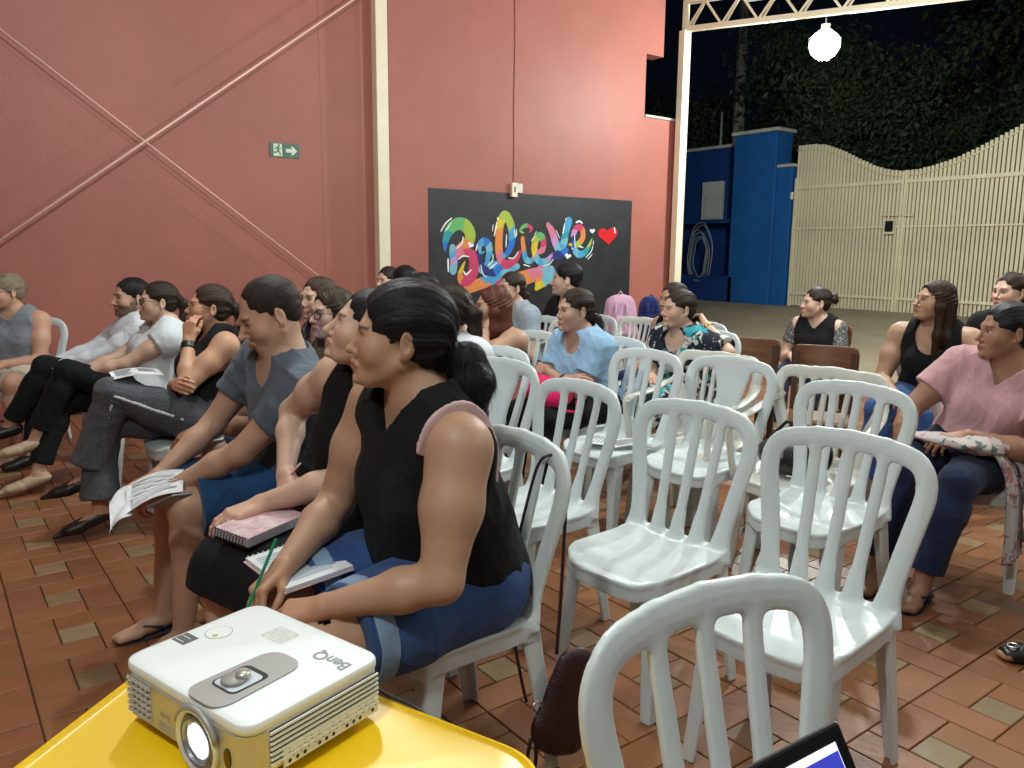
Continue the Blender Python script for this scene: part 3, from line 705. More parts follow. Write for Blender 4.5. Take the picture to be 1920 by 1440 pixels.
def chair_proto(kind, mt):
    V, Q, N = chair_mesh(kind, .0042 if kind == 'slat' else .0052); c = V[Q].mean(1); x, y, z = c.T
    leg = z < .385
    if kind == 'armslat': armm = (z > .385) & (np.abs(x) > .236) & (y > -.20) & (z > .47)
    else: armm = np.zeros(len(c), bool)
    back = ~leg & ~armm & (y < -.125-.02*(z > .45)) & (z > .445)
    seat = ~leg & ~back & ~armm
    parts = {}
    def mk(nm, m):
        v, q, n = compact(V, Q[m], N); me = bpy.data.meshes.new(nm); o = npmesh(nm, v, q, mt, None, n); parts.setdefault(nm, []).append(o.data); bpy.data.objects.remove(o)
    mk('seat', seat); mk('backrest', back)
    for sx in (-1, 1):
        for sy in (-1, 1): mk('leg', leg & (x*sx > 0) & ((y+.02)*sy > 0))
    if armm.any():
        for sx in (-1, 1): mk('armrest', armm & (x*sx > 0))
    CH[kind] = parts
def place_chair(kind, x, y, yaw, label, group='white plastic chairs', tilt=0):
    """yaw in degrees: 0 faces -X, positive turns towards -Y"""
    e = empty('plastic_chair', (x, y, 0), radians(90+yaw), label=label, cat='chair', group=group)
    for nm, ms in CH[kind].items():
        for me in ms: o = bpy.data.objects.new(nm, me); o.parent = e; link(o)
    return e
for k in ('slat', 'vase', 'armslat'): chair_proto(k, m_white if k != 'armslat' else m_whiteW)
CHAIRS = [
 ('slat', .868, .458, 84, 'nearest white chair, seen from behind with its round back cut by the bottom edge'),
 ('slat', 1.80, 1.14, 6, 'empty white slatted chair between the nearest chair and the woman in pink'),
 ('slat', 1.80, 1.69, 4, 'empty white slatted chair mid row with curved slat shadows on its seat'),
 ('slat', 1.77, 2.26, 0, 'empty white slatted chair behind the chair with the brown bag'),
 ('slat', 2.74, 2.82, 2, 'empty white slatted chair with papers on its seat before the floral dress'),
 ('slat', 1.045, 1.70, 0, 'white slatted chair under the near woman, brown bag hanging from its back'),
 ('slat', 1.08, 2.26, 0, 'white chair under the woman holding the pink pen'),
 ('slat', 1.09, 2.81, 0, 'white chair under the man in the slate grey t-shirt'),
 ('vase', 1.90, 2.90, 8, "white chair with a solid vase shaped back beside the near woman's hair"),
 ('vase', 2.86, 2.36, 6, 'empty white chair with a solid vase shaped back in the third row'),
 ('slat', 2.64, 1.62, 2, 'empty white slatted chair whose back overlaps the armchair behind it'),
 ('armslat', 3.02, 1.93, 8, 'empty white armchair with many slats holding a black bag'),
 ('armslat', 3.05, 2.60, 4, 'white armchair whose round back shows behind the vase backed chair'),
 ('armslat', 3.66, 1.50, 10, 'white armchair under the woman in the dusty pink t-shirt'),
 ('slat', 1.75, 4.25, 0, 'empty white chair behind the man in the slate grey t-shirt'),
 ('armslat', 3.62, 4.42, 0, 'far white armchair with many slats left of the light blue t-shirt'),
 ('armslat', 4.35, 4.42, 0, 'far white armchair with slats below the pink backpack'),
]
for a in CHAIRS: place_chair(*a)
# ================================================================== PEOPLE
def skin_mat():
    m = mat('skin', (.5,.3,.2), .48, sss=.12, spec=.4); t = m.node_tree; b = t.nodes['Principled BSDF']
    a = nd(t, 'ShaderNodeAttribute', attribute_name='tone'); tc = nd(t, 'ShaderNodeTexCoord')
    n = nd(t, 'ShaderNodeTexNoise'); n.inputs['Scale'].default_value = 22; n.inputs['Detail'].default_value = 5; t.links.new(tc.outputs['Object'], n.inputs['Vector'])
    mr = nd(t, 'ShaderNodeMapRange'); mr.inputs['To Min'].default_value = .88; mr.inputs['To Max'].default_value = 1.12; t.links.new(n.outputs['Fac'], mr.inputs['Value'])
    h = nd(t, 'ShaderNodeHueSaturation'); t.links.new(mr.outputs['Result'], h.inputs['Value']); t.links.new(a.outputs['Color'], h.inputs['Color']); t.links.new(h.outputs['Color'], b.inputs['Base Color'])
    n2 = nd(t, 'ShaderNodeTexNoise'); n2.inputs['Scale'].default_value = 260; t.links.new(tc.outputs['Object'], n2.inputs['Vector'])
    bp = nd(t, 'ShaderNodeBump'); bp.inputs['Strength'].default_value = .16; bp.inputs['Distance'].default_value = .003; t.links.new(n2.outputs['Fac'], bp.inputs['Height']); t.links.new(bp.outputs['Normal'], b.inputs['Normal'])
    return m
m_skin = skin_mat()
def hair_mat(name, c1, c2, rough=.46, spec=.2):
    m = mat(name, c1, rough, spec=spec); t = m.node_tree; b = t.nodes['Principled BSDF']
    a = nd(t, 'ShaderNodeAttribute', attribute_name='strand'); mp = nd(t, 'ShaderNodeMapping'); mp.inputs['Scale'].default_value = (95, 4, 5); t.links.new(a.outputs['Vector'], mp.inputs['Vector'])
    n = nd(t, 'ShaderNodeTexNoise'); n.inputs['Scale'].default_value = 1; n.inputs['Detail'].default_value = 6; t.links.new(mp.outputs['Vector'], n.inputs['Vector'])
    r = nd(t, 'ShaderNodeValToRGB'); r.color_ramp.elements[0].position = .3; r.color_ramp.elements[1].position = .72
    r.color_ramp.elements[0].color = (*[x*.7 for x in c1], 1); r.color_ramp.elements[1].color = (*c2, 1); t.links.new(n.outputs['Fac'], r.inputs['Fac'])
    g = nd(t, 'ShaderNodeAttribute', attribute_name='tone'); mx = nd(t, 'ShaderNodeMix', data_type='RGBA', blend_type='MULTIPLY'); mx.inputs['Factor'].default_value = 1
    t.links.new(r.outputs['Color'], mx.inputs['A']); t.links.new(g.outputs['Color'], mx.inputs['B']); t.links.new(mx.outputs['Result'], b.inputs['Base Color'])
    bp = nd(t, 'ShaderNodeBump'); bp.inputs['Strength'].default_value = .55; bp.inputs['Distance'].default_value = .003; t.links.new(n.outputs['Fac'], bp.inputs['Height']); t.links.new(bp.outputs['Normal'], b.inputs['Normal'])
    b.inputs['Anisotropic'].default_value = .4
    return m
HAIR = dict(black=hair_mat('black_hair', (.006,.006,.008), (.022,.021,.026)), dark=hair_mat('dark_brown_hair', (.014,.009,.007), (.05,.032,.024)), brown=hair_mat('brown_hair', (.03,.016,.010), (.085,.048,.03)),
            red=hair_mat('reddish_hair', (.05,.013,.008), (.15,.042,.026)), blonde=hair_mat('ombre_blonde_hair', (.16,.12,.06), (.40,.33,.18)), grey=hair_mat('ash_blonde_hair', (.16,.125,.08), (.40,.34,.24)))
m_eye_w = mat('eye_white', (.62,.60,.57), .2); m_iris = mat('iris_brown', (.03,.014,.008), .15); m_pupil = mat('pupil', (.004,.004,.004), .1)
m_frame_dark = mat('glasses_frame_dark', (.02,.012,.012), .3); m_gold = mat('gold', (.75,.5,.2), .25, metal=1); m_silver = mat('silver', (.75,.75,.75), .25, metal=1)
def fabric(name, c, noise=.12, nscale=12, bump=.25, rough=.85, col2=None, sheen=.12, foldk=.6, **kw):
    m = mat(name, c, rough, noise=noise, nscale=nscale, bump=bump, bscale=420, spec=.25, col2=col2, **kw)
    t = m.node_tree; b = t.nodes['Principled BSDF']; b.inputs['Sheen Weight'].default_value = sheen
    if not any(q.name.startswith('fold') for q in t.nodes):
        tc = nd(t, 'ShaderNodeTexCoord'); n = nd(t, 'ShaderNodeTexNoise'); n.name = 'fold'; n.inputs['Scale'].default_value = 6.5; n.inputs['Detail'].default_value = 2; n.inputs['Distortion'].default_value = 1.1
        mp = nd(t, 'ShaderNodeMapping'); mp.inputs['Scale'].default_value = (1,1.5,.8); mp.inputs['Rotation'].default_value = (.5,.3,.6); t.links.new(tc.outputs['Object'], mp.inputs['Vector']); t.links.new(mp.outputs['Vector'], n.inputs['Vector'])
        bp = nd(t, 'ShaderNodeBump'); bp.inputs['Strength'].default_value = foldk; bp.inputs['Distance'].default_value = .022; t.links.new(n.outputs['Fac'], bp.inputs['Height'])
        old = b.inputs['Normal'].links[0].from_node if b.inputs['Normal'].links else None
        if old: t.links.new(bp.outputs['Normal'], old.inputs['Normal'])
        else: t.links.new(bp.outputs['Normal'], b.inputs['Normal'])
    return m
def pattern_fabric(name, base, cols, scale, thr=.5, rough=.8):
    m = mat(name, base, rough, spec=.25); t = m.node_tree; b = t.nodes['Principled BSDF']; tc = nd(t, 'ShaderNodeTexCoord'); prev = None
    for i, (c, sc, th, w) in enumerate(cols):
        n = nd(t, 'ShaderNodeTexNoise'); n.inputs['Scale'].default_value = sc; n.inputs['Detail'].default_value = 1.5; n.inputs['Distortion'].default_value = 1.2
        mp = nd(t, 'ShaderNodeMapping'); mp.inputs['Location'].default_value = (i*3.7, i*1.3, i*5.1); t.links.new(tc.outputs['Object'], mp.inputs['Vector']); t.links.new(mp.outputs['Vector'], n.inputs['Vector'])
        r = nd(t, 'ShaderNodeValToRGB'); r.color_ramp.elements[0].position = th; r.color_ramp.elements[1].position = th+w; t.links.new(n.outputs['Fac'], r.inputs['Fac'])
        mx = nd(t, 'ShaderNodeMix', data_type='RGBA'); t.links.new(r.outputs['Color'], mx.inputs['Factor'])
        if prev is None: mx.inputs['A'].default_value = (*base, 1)
        else: t.links.new(prev, mx.inputs['A'])
        mx.inputs['B'].default_value = (*c, 1); prev = mx.outputs['Result']
    t.links.new(prev, b.inputs['Base Color']); return m

def ik(S, W, a, b, pole):
    S, W = np.array(S, float), np.array(W, float); d = W-S; L = np.linalg.norm(d); u = d/L
    if L > (a+b)*.985: W = S+u*(a+b)*.985; L = (a+b)*.985
    if L < abs(a-b)*1.05+.02: L = abs(a-b)*1.05+.02
    c = (a*a+L*L-b*b)/(2*L); h = sqrt(max(a*a-c*c, 0)); p = np.array(pole, float); p = p-u*(p@u); p = _n(p)
    return S+u*c+p*h, W
CURL = dict(relax=((22,28,18),(26,34,20),(30,38,22),(34,40,24)), flat=((4,8,5),(6,8,6),(8,10,6),(10,12,8)), grip=((48,62,38),(55,66,40),(60,68,40),(62,68,42)), hold=((30,44,26),(34,48,28),(38,50,30),(42,52,30)),
            soft=((35,38,20),(40,42,22),(44,44,24),(48,46,26)), fist=((65,80,45),(70,82,48),(74,84,48),(76,84,48)))
def hand_prims(W, fd, dn, side, curl='relax', s=1., thumb=0, spread=1.):
    """W wrist, fd finger direction, dn back-of-hand normal, side +1 when the thumb points to fd x dn"""
    y = _n(fd); z = np.array(dn, float); z = _n(z-y*(z@y)); x = np.cross(y, z)*side
    P = lambda a, b, c: np.array(W)+(x*a+y*b+z*c)*s
    kn = [(.029,.086),(.0098,.092),(-.0095,.087),(-.0275,.077)]; ln = [(.043,.026,.021),(.047,.030,.022),(.044,.028,.022),(.034,.021,.019)]; pr = []
    for i, (kx, ky) in enumerate(kn):
        pr.append(Cap(P(kx*.55,.0,0), P(kx,ky,.002), .0155*s, .0118*s, k=.014))
    pr.append(Cap(P(.012,.015,-.008), P(.0,.06,-.008), .016*s, .014*s, k=.014)); pr.append(Cap(P(-.018,.015,-.008), P(-.022,.06,-.007), .0145*s, .012*s, k=.014))
    for i, (kx, ky) in enumerate(kn):
        a = 0; sp = radians((kx/.03)*7*spread); p = P(kx, ky, .002); r = .0098 if i < 3 else .0085
        for j in range(3):
            a -= radians(CURL[curl][i][j]); d = (y*cos(sp)+x*sin(sp))*cos(a)+z*sin(a); q = p+d*ln[i][j]*s
            pr.append(Cap(p, q, (r-.0008*j)*s, (r-.0008*(j+1)-.0002)*s, k=.0045 if j else .006)); p = q
    t0 = P(.018,.018,-.008); t1 = P(.040,.046,-.016-.012*thumb); t2 = P(.050-.012*thumb,.076,-.022-.022*thumb); t3 = P(.053-.022*thumb,.100,-.026-.030*thumb)
    pr += [Cap(t0, t1, .0165*s, .0135*s, k=.012), Cap(t1, t2, .0125*s, .0105*s, k=.006), Cap(t2, t3, .0105*s, .0088*s, k=.004)]
    return pr
PEOPLE = []
def person(S):
    """S: dict of measures, pose, clothing; every coordinate of a pose is local: x right, y ahead, z up (metres)"""
    s = S.get('s', 1.); x0, y0 = S['pos']; yaw = radians(S.get('yaw', 0)); f = np.array([-cos(yaw), -sin(yaw), 0]); r = np.array([-f[1]*-1, -f[0], 0]) ; r = np.array([f[1], -f[0], 0]); Z = np.array([0,0,1.])
    base = np.array([x0, y0, 0]); L = lambda p: base+r*p[0]+f*p[1]+Z*p[2]; LD = lambda p: r*p[0]+f*p[1]+Z*p[2]
    g = dict(sh=1, ch=1, bu=.8, wa=1, hip=1, arm=1, leg=1, bel=0, neck=1); g.update(S.get('g', {}))
    fem = S.get('fem', True); res = S.get('res', .011); hres = S.get('hres', .0045)
    e = empty('person', (x0, y0, 0), label=S['label'], cat='person', group=S.get('group'))
    off = np.array([x0, y0, 0])
    P0 = L((0, S.get('back', -.05), S.get('seat', .445)+.095*g['hip']**.5*s))
    ln = radians(S.get('lean', 2)); sl = S.get('side', 0); t = _n(f*sin(ln)+Z*cos(ln)+r*sl); tw = radians(S.get('twist', 0))
    rs = r*cos(tw)+f*sin(tw); rs = _n(rs-t*(rs@t)); fs = np.cross(t, rs)*1.0
    if fs@f < 0: fs = -fs
    curve = S.get('curve', .02)
    if 'head' in S:
        Hh = np.array(S['head'], float); la_ = radians(S['look']); Pn = Hh-Z*.142*s-(f*.032+np.array([sin(la_), cos(la_), 0])*.018)
        t = _n(Pn-P0); s_t = np.linalg.norm(Pn-P0)/.475; rs = _n(rs-t*(rs@t)); fs = np.cross(t, rs)
        if fs@f < 0: fs = -fs
    else: s_t = s; Pn = P0+t*.475*s+f*S.get('slump', .01)
    S['s_t'] = s_t
    Pl = P0+t*.14*s_t-f*curve*.3; Pc = P0+t*.30*s_t
    shz = S.get('shz', (0, 0))
    SH = {1: P0+t*(.410*s_t+shz[1])+rs*.166*g['sh']*s+f*S.get('slump', .01), -1: P0+t*(.410*s_t+shz[0])-rs*.166*g['sh']*s+f*S.get('slump', .01)}
    # head frame
    la = radians(S['look']); lp = radians(S.get('pitch', 0)); lr = radians(S.get('roll', 0))
    hy = np.array([sin(la)*cos(lp), cos(la)*cos(lp), sin(lp)]); hx0 = np.array([cos(la), -sin(la), 0]); hz0 = np.cross(hx0, hy)
    hx = hx0*cos(lr)+hz0*sin(lr); hz = hz0*cos(lr)-hx0*sin(lr); hs = S.get('hs', .97 if fem else 1.03)
    ho = S.get('hoff', (0, 0, 0)); HC = Pn+t*.02*s+Z*.128*s+f*.03+LD(ho)
    if 'head' in S: HC = np.array(S['head'], float)
    H = lambda p: HC+(hx*p[0]+hy*p[1]+hz*p[2])*hs
    HR = np.array([hx, hy, hz]); BR = np.array([rs, fs, t])
    he = lambda c, rr, k=.02: Ell(H(c), np.array(rr)*hs, HR, k)
    hc = lambda a, b, r1, r2=None, k=.015: Cap(H(a), H(b), r1*hs, (r1 if r2 is None else r2)*hs, k)
    # ---- torso
    w = g
    torso = [Ell(P0, (.158*w['hip']*s, .118*w['hip']*s, .115*s), BR, .05), Ell(P0-f*.035-Z*.0, (.145*w['hip']*s, .10*s, .10*s), BR, .05),
             Ell(Pl+fs*(.012+.03*w['bel']), (.128*w['wa']*s, (.095+.045*w['bel'])*w['wa']*s, .13*s), BR, .07), Ell(P0+t*.06*s_t+fs*(.03+.05*w['bel']), (.135*w['wa']*s, (.09+.05*w['bel'])*s, .10*s), BR, .06),
             Ell(Pc, (.142*w['ch']*s, .102*w['ch']*s, .165*s), BR, .06), Ell(P0+t*.375*s_t-fs*.008, (.150*w['sh']*s, .082*w['ch']*s, .085*s), BR, .05),
             Cap(SH[-1]-t*.012, SH[1]-t*.012, .050*s, .050*s, .05), Cap(SH[-1]+(Pn-SH[-1])*.22+t*.008, Pn+t*.012, .038*s, .048*s*w['neck'], .06), Cap(SH[1]+(Pn-SH[1])*.22+t*.008, Pn+t*.012, .038*s, .048*s*w['neck'], .06)]
    bust = []
    if fem and w['bu'] > 0:
        for q in (-1, 1): bust.append(Ell(P0+t*(.285-.015*w['bu'])*s_t+fs*(.072+.022*w['bu'])*s+rs*q*.068*w['ch']*s, np.array((.060,.056,.062))*s*(.75+.4*w['bu']), BR, .035))
    elif not fem: bust.append(Ell(P0+t*.32*s_t+fs*.055*s, (.115*s,.055*s,.07*s), BR, .05))
    torso += bust
    nk0, nk1 = Pn-t*.02*s, H((0,-.022,-.05)); nr = (.050 if fem else .060)*w['neck']
    neck = [Cap(nk0, nk1, nr*1.12, nr, .03), ]
    # ---- arms
    arms = {}; hands = {}; armj = {}
    for q, key in ((-1, 'L'), (1, 'R')):
        A = S['arms'][key]; Wt = L(A['w']); E_, W_ = ik(SH[q], Wt, .285*s, .25*s, LD(A.get('pole', (q*.5, -.4, -.8)))) if 'e' not in A else (L(A['e']), Wt)
        ar = w['arm']; fr = w['arm']**.55
        arms[q] = [Cap(SH[q], SH[q]+(E_-SH[q])*.45, .056*ar*s, .051*ar*s, .03, tag='u'), Cap(SH[q]+(E_-SH[q])*.45, E_, .050*ar*s, .039*fr*s, .03, tag='u'),
                   Cap(E_, E_+(W_-E_)*.35, .039*fr*s, .041*fr*s, .02, tag='f'), Cap(E_+(W_-E_)*.35, W_, .040*fr*s, .0262*fr**.4*s, .02, tag='f')]
        fd = LD(A.get('fd', (0, 1, 0))); dn = LD(A.get('dn', (0, 0, 1)))
        side = q*-1
        hands[q] = (hand_prims(W_+_n(fd)*.012, fd, dn, side*-1*-1, A.get('curl', 'relax'), S.get('hand', .93 if fem else 1.02), A.get('thumb', 0), A.get('spread', 1)), W_, _n(fd)); armj[q] = (SH[q], E_, W_)
    # ---- legs
    legs = {}; legj = {}; feet = {}
    for q, key in ((-1, 'L'), (1, 'R')):
        G = S['legs'][key]; hp = P0+r*q*.088*w['hip']**.5*s-Z*.012*s+f*.02; An = L(G['a']); Kn, An = ik(hp, An, .425*s, .415*s, LD(G.get('pole', (q*.12, .6, 1))))
        lg = w['leg']; c = Kn+(An-Kn)*.28-f*.012
        legs[q] = [Cap(hp, hp+(Kn-hp)*.5, .092*lg*s, .080*lg*s, .03, tag='t'), Cap(hp+(Kn-hp)*.5, Kn, .079*lg*s, .058*lg**.5*s, .03, tag='t'), Cap(Kn, c, .054*lg**.5*s, .056*lg**.6*s, .03, tag='c'), Cap(c, An, .055*lg**.6*s, .035*s, .03, tag='c')]
        fdr = _n(LD(G.get('f', (0, 1, -.12)))); up = _n(np.array([0,0,1.])-fdr*fdr[2]); foot = [Cap(An-up*.03-fdr*.03, An-up*.042+fdr*.06, .030*s, .030*s, .02), Cap(An-up*.035+fdr*.0, An-up*.052+fdr*.145*s, .028*s, .020*s, .02, flat=up, fl=.8), Cap(An-up*.052+fdr*.10+np.cross(fdr, up)*.02, An-up*.054+fdr*.165*s+np.cross(fdr, up)*.015, .018*s, .013*s, .015), Cap(An-up*.052+fdr*.10-np.cross(fdr, up)*.02, An-up*.055+fdr*.155*s-np.cross(fdr, up)*.018, .018*s, .012*s, .015)]
        feet[q] = (foot, An, fdr, up); legj[q] = (hp, Kn, An)
    def patch(F, D, clip, lip=False):
        V, Q, N = nets(F, D, clip); V, Q, N = compact(V, Q, N); return V, Q, N
    parts = []
    sk = np.array(S.get('skin', (.50,.27,.17)))
    # ---- head shape
    vr = np.random.default_rng(int(abs(base[0]*911+base[1]*577)*10)); u_ = vr.uniform(-1, 1, 12)
    J = S.get('jaw', 1+.06*u_[0]); ck = S.get('cheek', 1.+.15*u_[1]); ns = S.get('nose', 1.+.14*u_[2]); ed = .0008*u_[3]; lf = 1+.2*u_[4]; nl = .003*u_[5]; chn = .004*u_[6]; mw = 1+.08*u_[7]
    head = [he((0,-.014,.036), (.0765,.094,.084)), he((0,.028,-.020), (.0625*J**.5,.066,.080), .03), he((0,.060+chn,-.084), (.030*J,.034,.030), .025), hc((.054*J,.0,-.052), (.018,.064+chn,-.094), .016, .014, .03), hc((-.054*J,.0,-.052), (-.018,.064+chn,-.094), .016, .014, .03),
            he((0,.02,-.074), (.042*J,.048,.028*ck), .03), he((0,.074,-.064), (.026,.020,.020), .02),
            he((.040,.058,-.030), (.026*ck,.026,.030), .03), he((-.040,.058,-.030), (.026*ck,.026,.030), .03), hc((-.032,.078,.020), (.032,.078,.020), .0125, .0125, .018)]
    ears = []; conch = []
    for q in (-1, 1):
        ER = np.array([_n(hx*q*.95-hy*.35), _n(hy+hx*q*.35), hz]); ears += [Ell(H((q*.079,-.016,-.006)), np.array((.0075,.0185,.0315))*hs, ER, .012), Ell(H((q*.075,-.008,-.034)), np.array((.007,.010,.010))*hs, ER, .008)]
        conch.append(Ell(H((q*.0875,-.012,-.004)), np.array((.006,.011,.020))*hs, ER, .005))
    # body patch
    every = torso+neck+sum(arms.values(), [])+sum(legs.values(), [])+sum([feet[q][0] for q in feet], [])
    bl = [p.box(.03) for p in every]; lo = np.min([b[0] for b in bl], 0); hi = np.max([b[1] for b in bl], 0)
    F = Fld(lo, hi, res)
    def limbjoin(D, A, joint, k0, rad, F=F):
        X, Y, Zz = F.ax[0][:,None,None], F.ax[1][None,:,None], F.ax[2][None,None,:]
        kk = k0*np.clip(1.25-np.sqrt((X-joint[0])**2+(Y-joint[1])**2+(Zz-joint[2])**2)/rad, 0, 1)+.006
        h = np.maximum(kk-np.abs(D-A), 0)/kk; return np.minimum(D, A)-h*h*kk*.25
    DT = evalp(F, torso); DN = evalp(F, neck); D = smin(DT, DN, .035); D = smin(D, evalp(F, head), .028)
    DA = {q: evalp(F, arms[q]) for q in arms}; DL = {q: evalp(F, legs[q]+feet[q][0]) for q in legs}
    for q in (-1, 1): D = limbjoin(D, DL[q], legj[q][0], .06, .22*s)
    for q in (-1, 1): D = limbjoin(D, DA[q], SH[q], .045, .20*s)
    nmid = nk0+(nk1-nk0)*.55; nax = _n(nk1-nk0)
    def bclip(c):
        ok = ~(((c-nmid)@nax > 0) & ((np.linalg.norm(c-nmid, axis=1) < .13) | (np.linalg.norm(c-HC, axis=1) < .165*hs)))
        for q in hands: W_, fd = hands[q][1], hands[q][2]; ok &= ~(((c-W_)@fd > -.006) & (np.linalg.norm(c-W_, axis=1) < .04))
        return ok
    V, Q, N = patch(F, D, bclip); parts.append((V, Q, N, np.tile(sk, (len(V), 1))))
    # head patch
    hd_lo, hd_hi = HC-.16*hs, HC+.16*hs
    FH = Fld(np.minimum(hd_lo, nmid-.08), np.maximum(hd_hi, nmid+.08), hres)
    D = evalp(FH, head)
    def surf(x, z):
        yy = np.linspace(.05, .13, 81); q_ = np.array([H((x, y, z)) for y in yy]); ii = np.clip(np.rint((q_-FH.lo)/FH.h).astype(int), 0, FH.n-1); dd = D[ii[:,0], ii[:,1], ii[:,2]]; k_ = np.nonzero(dd > 0)[0]
        if not len(k_): return .09
        k_ = k_[0]; return yy[k_]-dd[k_]/hs if k_ else .09
    ye = surf(.0305, 0)-.091; yn = surf(0, -.008)-.0895; ym = surf(0, -.066)-.0875
    nose = [hc((0,.086+yn,.010), (0,.1045*ns**.3+yn,-.026+nl), .0062, .0094*ns, .009), he((0,.1085*ns**.3+yn,-.033+nl), (.0112*ns,.0115,.0095), .008), he((.0125,.093+yn,-.037+nl), (.0075*ns,.0098,.0075), .005), he((-.0125,.093+yn,-.037+nl), (.0075*ns,.0098,.0075), .005)]
    lips = [hc((-.022,.083+ym,-.0640), (0,.0920+ym,-.0600), .0042, .0066*lf, .005), hc((.022,.083+ym,-.0640), (0,.0920+ym,-.0600), .0042, .0066*lf, .005), hc((-.018,.083+ym,-.0675), (.0,.0895+ym,-.0715), .0042, .0076*lf, .0035), hc((.018,.083+ym,-.0675), (.0,.0895+ym,-.0715), .0042, .0076*lf, .0035), he((0,.080+ym,-.098), (.019,.014,.014), .015)]
    sock = [he((.0305,.099+ye,.001), (.0185,.0145,.0125)), he((-.0305,.099+ye,.001), (.0185,.0145,.0125))]
    lids = [Ell(H((.0305,.0725+ye,.0)), np.array((.0158,.0168,.0128))*hs, HR, .005), Ell(H((-.0305,.0725+ye,.0)), np.array((.0158,.0168,.0128))*hs, HR, .005)]
    D = subtract(FH, D, sock, 0, .010); Dl = evalp(FH, lids); D = smin(D, Dl, .005)
    D = smin(D, evalp(FH, nose), .010); D = smin(D, evalp(FH, lips), .006)
    slit = [Ell(H((q*.0305,.087+ye,-.0005)), np.array((.0150,.012,.0056 if not S.get('closed') else .0012))*hs, HR) for q in (-1, 1)]
    nos = [he((q*.0075,.098+yn,-.0430), (.0035,.005,.004)) for q in (-1, 1)]
    D = subtract(FH, D, slit, 0, .0015); D = subtract(FH, D, nos, 0, .002)
    D = smin(D, evalp(FH, ears), .006); D = subtract(FH, D, conch, 0, .004); D = smin(D, smin(evalp(FH, torso), evalp(FH, neck), .035), .028)
    V, Q, N = patch(FH, D, lambda c: (c-nmid)@nax > -.004)
    q = (V-HC)/hs; hx_, hy_, hz_ = q@hx, q@hy, q@hz; C = np.tile(sk, (len(V), 1))
    def blend(mask, col, a=1.):
        m = np.clip(mask, 0, 1)[:, None]*a; C[:] = C*(1-m)+np.array(col)*m
    front = hy_ > .05
    blend((np.exp(-((np.abs(hx_)-.042)/.020)**2-((hz_+.032)/.020)**2))*front, sk*np.array((1.12,.78,.72)), .55)
    lipc = S.get('lip', sk*np.array((.95,.52,.50)))
    lm = (np.abs(hx_) < .0215) & (hz_ < -.0555+.0) & (hz_ > -.0765) & (hy_ > .070) & (((hx_/.023)**2+((hz_+.0655)/.0105)**2) < 1); blend(lm*1., lipc, .85)
    blend((np.abs(hz_+.0655) < .0014)*lm*1., sk*.35, .7)
    bc = np.array(S.get('brow', (.035,.022,.015))); br = np.exp(-((hz_-(.0235-.10*np.clip(np.abs(hx_)-.034, 0, 1)+.12*np.clip(.024-np.abs(hx_), -1, 0)*0))/(.0034 if fem else .0045))**2)*((np.abs(hx_) > .013) & (np.abs(hx_) < .050))*(hy_ > .05); blend(np.clip(br*1.4, 0, 1), bc, .85)
    ey = (np.abs(hz_-.0062) < .0022) & (np.abs(np.abs(hx_)-.031) < .0155) & (hy_ > .07); blend(ey*1., sk*.18, .6)
    blend(np.exp(-((np.abs(hx_)-.031)/.018)**2-((hz_-.0)/.013)**2)*(hy_ > .06), sk*np.array((.78,.68,.65)), .35)
    if S.get('beard'):
        bm_ = np.clip(((-.040-hz_)/.012), 0, 1)*(hy_ > .0)*(hz_ > -.125) + np.clip((-.01-hz_)/.02, 0, 1)*(hy_ < .035)*(hy_ > -.005)*(np.abs(hx_) > .045)
        bm_ = np.clip(bm_, 0, 1)*~lm; nz = .75+.25*np.sin(hx_*900)*np.sin(hz_*1100); blend(bm_*nz, S['beard'][:3], S['beard'][3])
    parts.append((V, Q, N, C))
    # hands
    for q in (-1, 1):
        hp_, W_, fd = hands[q]; b = [p.box(.012) for p in hp_]; lo = np.min([i[0] for i in b], 0); hi = np.max([i[1] for i in b], 0)
        lo = np.minimum(lo, W_-.045); hi = np.maximum(hi, W_+.045); Fh = Fld(lo, hi, S.get('handres', hres*.95)); D = evalp(Fh, hp_); D = smin(D, evalp(Fh, arms[q][3:]), .018)
        V, Q, N = patch(Fh, D, lambda c: (c-W_)@fd > -.012); CC = np.tile(sk*np.array((1.02,.95,.93)), (len(V), 1)); dn_ = _n(LD(S['arms']['L' if q < 0 else 'R'].get('dn', (0,0,1))))
        for fi in range(4):
            s0, s1, s2 = hp_[6+3*fi:9+3*fi]; ax_ = _n(s2.b-s2.a); up_ = _n(dn_-ax_*(dn_@ax_)+1e-6)
            for pt, rad, colr, al in ((s0.a+up_*s0.r1, .009, (1.05,.72,.66), .5), (s1.a+up_*s1.r1, .006, (1.05,.74,.68), .5)): w_ = np.exp(-(np.linalg.norm(V-pt, axis=1)/rad)**2)[:, None]*al; CC = CC*(1-w_)+sk*np.array(colr)*w_
            pt = s2.b-ax_*.002+up_*s2.r2*.9; w_ = (np.linalg.norm(V-pt, axis=1) < .0062)[:, None]*.75; CC = CC*(1-w_)+np.array((.62,.42,.36))*w_
        parts.append((V, Q, N, CC))
    n = 0; Vs = []; Qs = []; Ns = []; Cs = []
    for V, Q, N, C in parts: Vs.append(V); Qs.append(Q+n); Ns.append(N); Cs.append(C); n += len(V)
    npmesh('body', np.concatenate(Vs)-off, np.concatenate(Qs), m_skin, e, np.concatenate(Ns), np.concatenate(Cs))
    # eyes
    gz = S.get('gaze', (0, 0)); gd = _n(hy+hx*gz[0]+hz*gz[1])
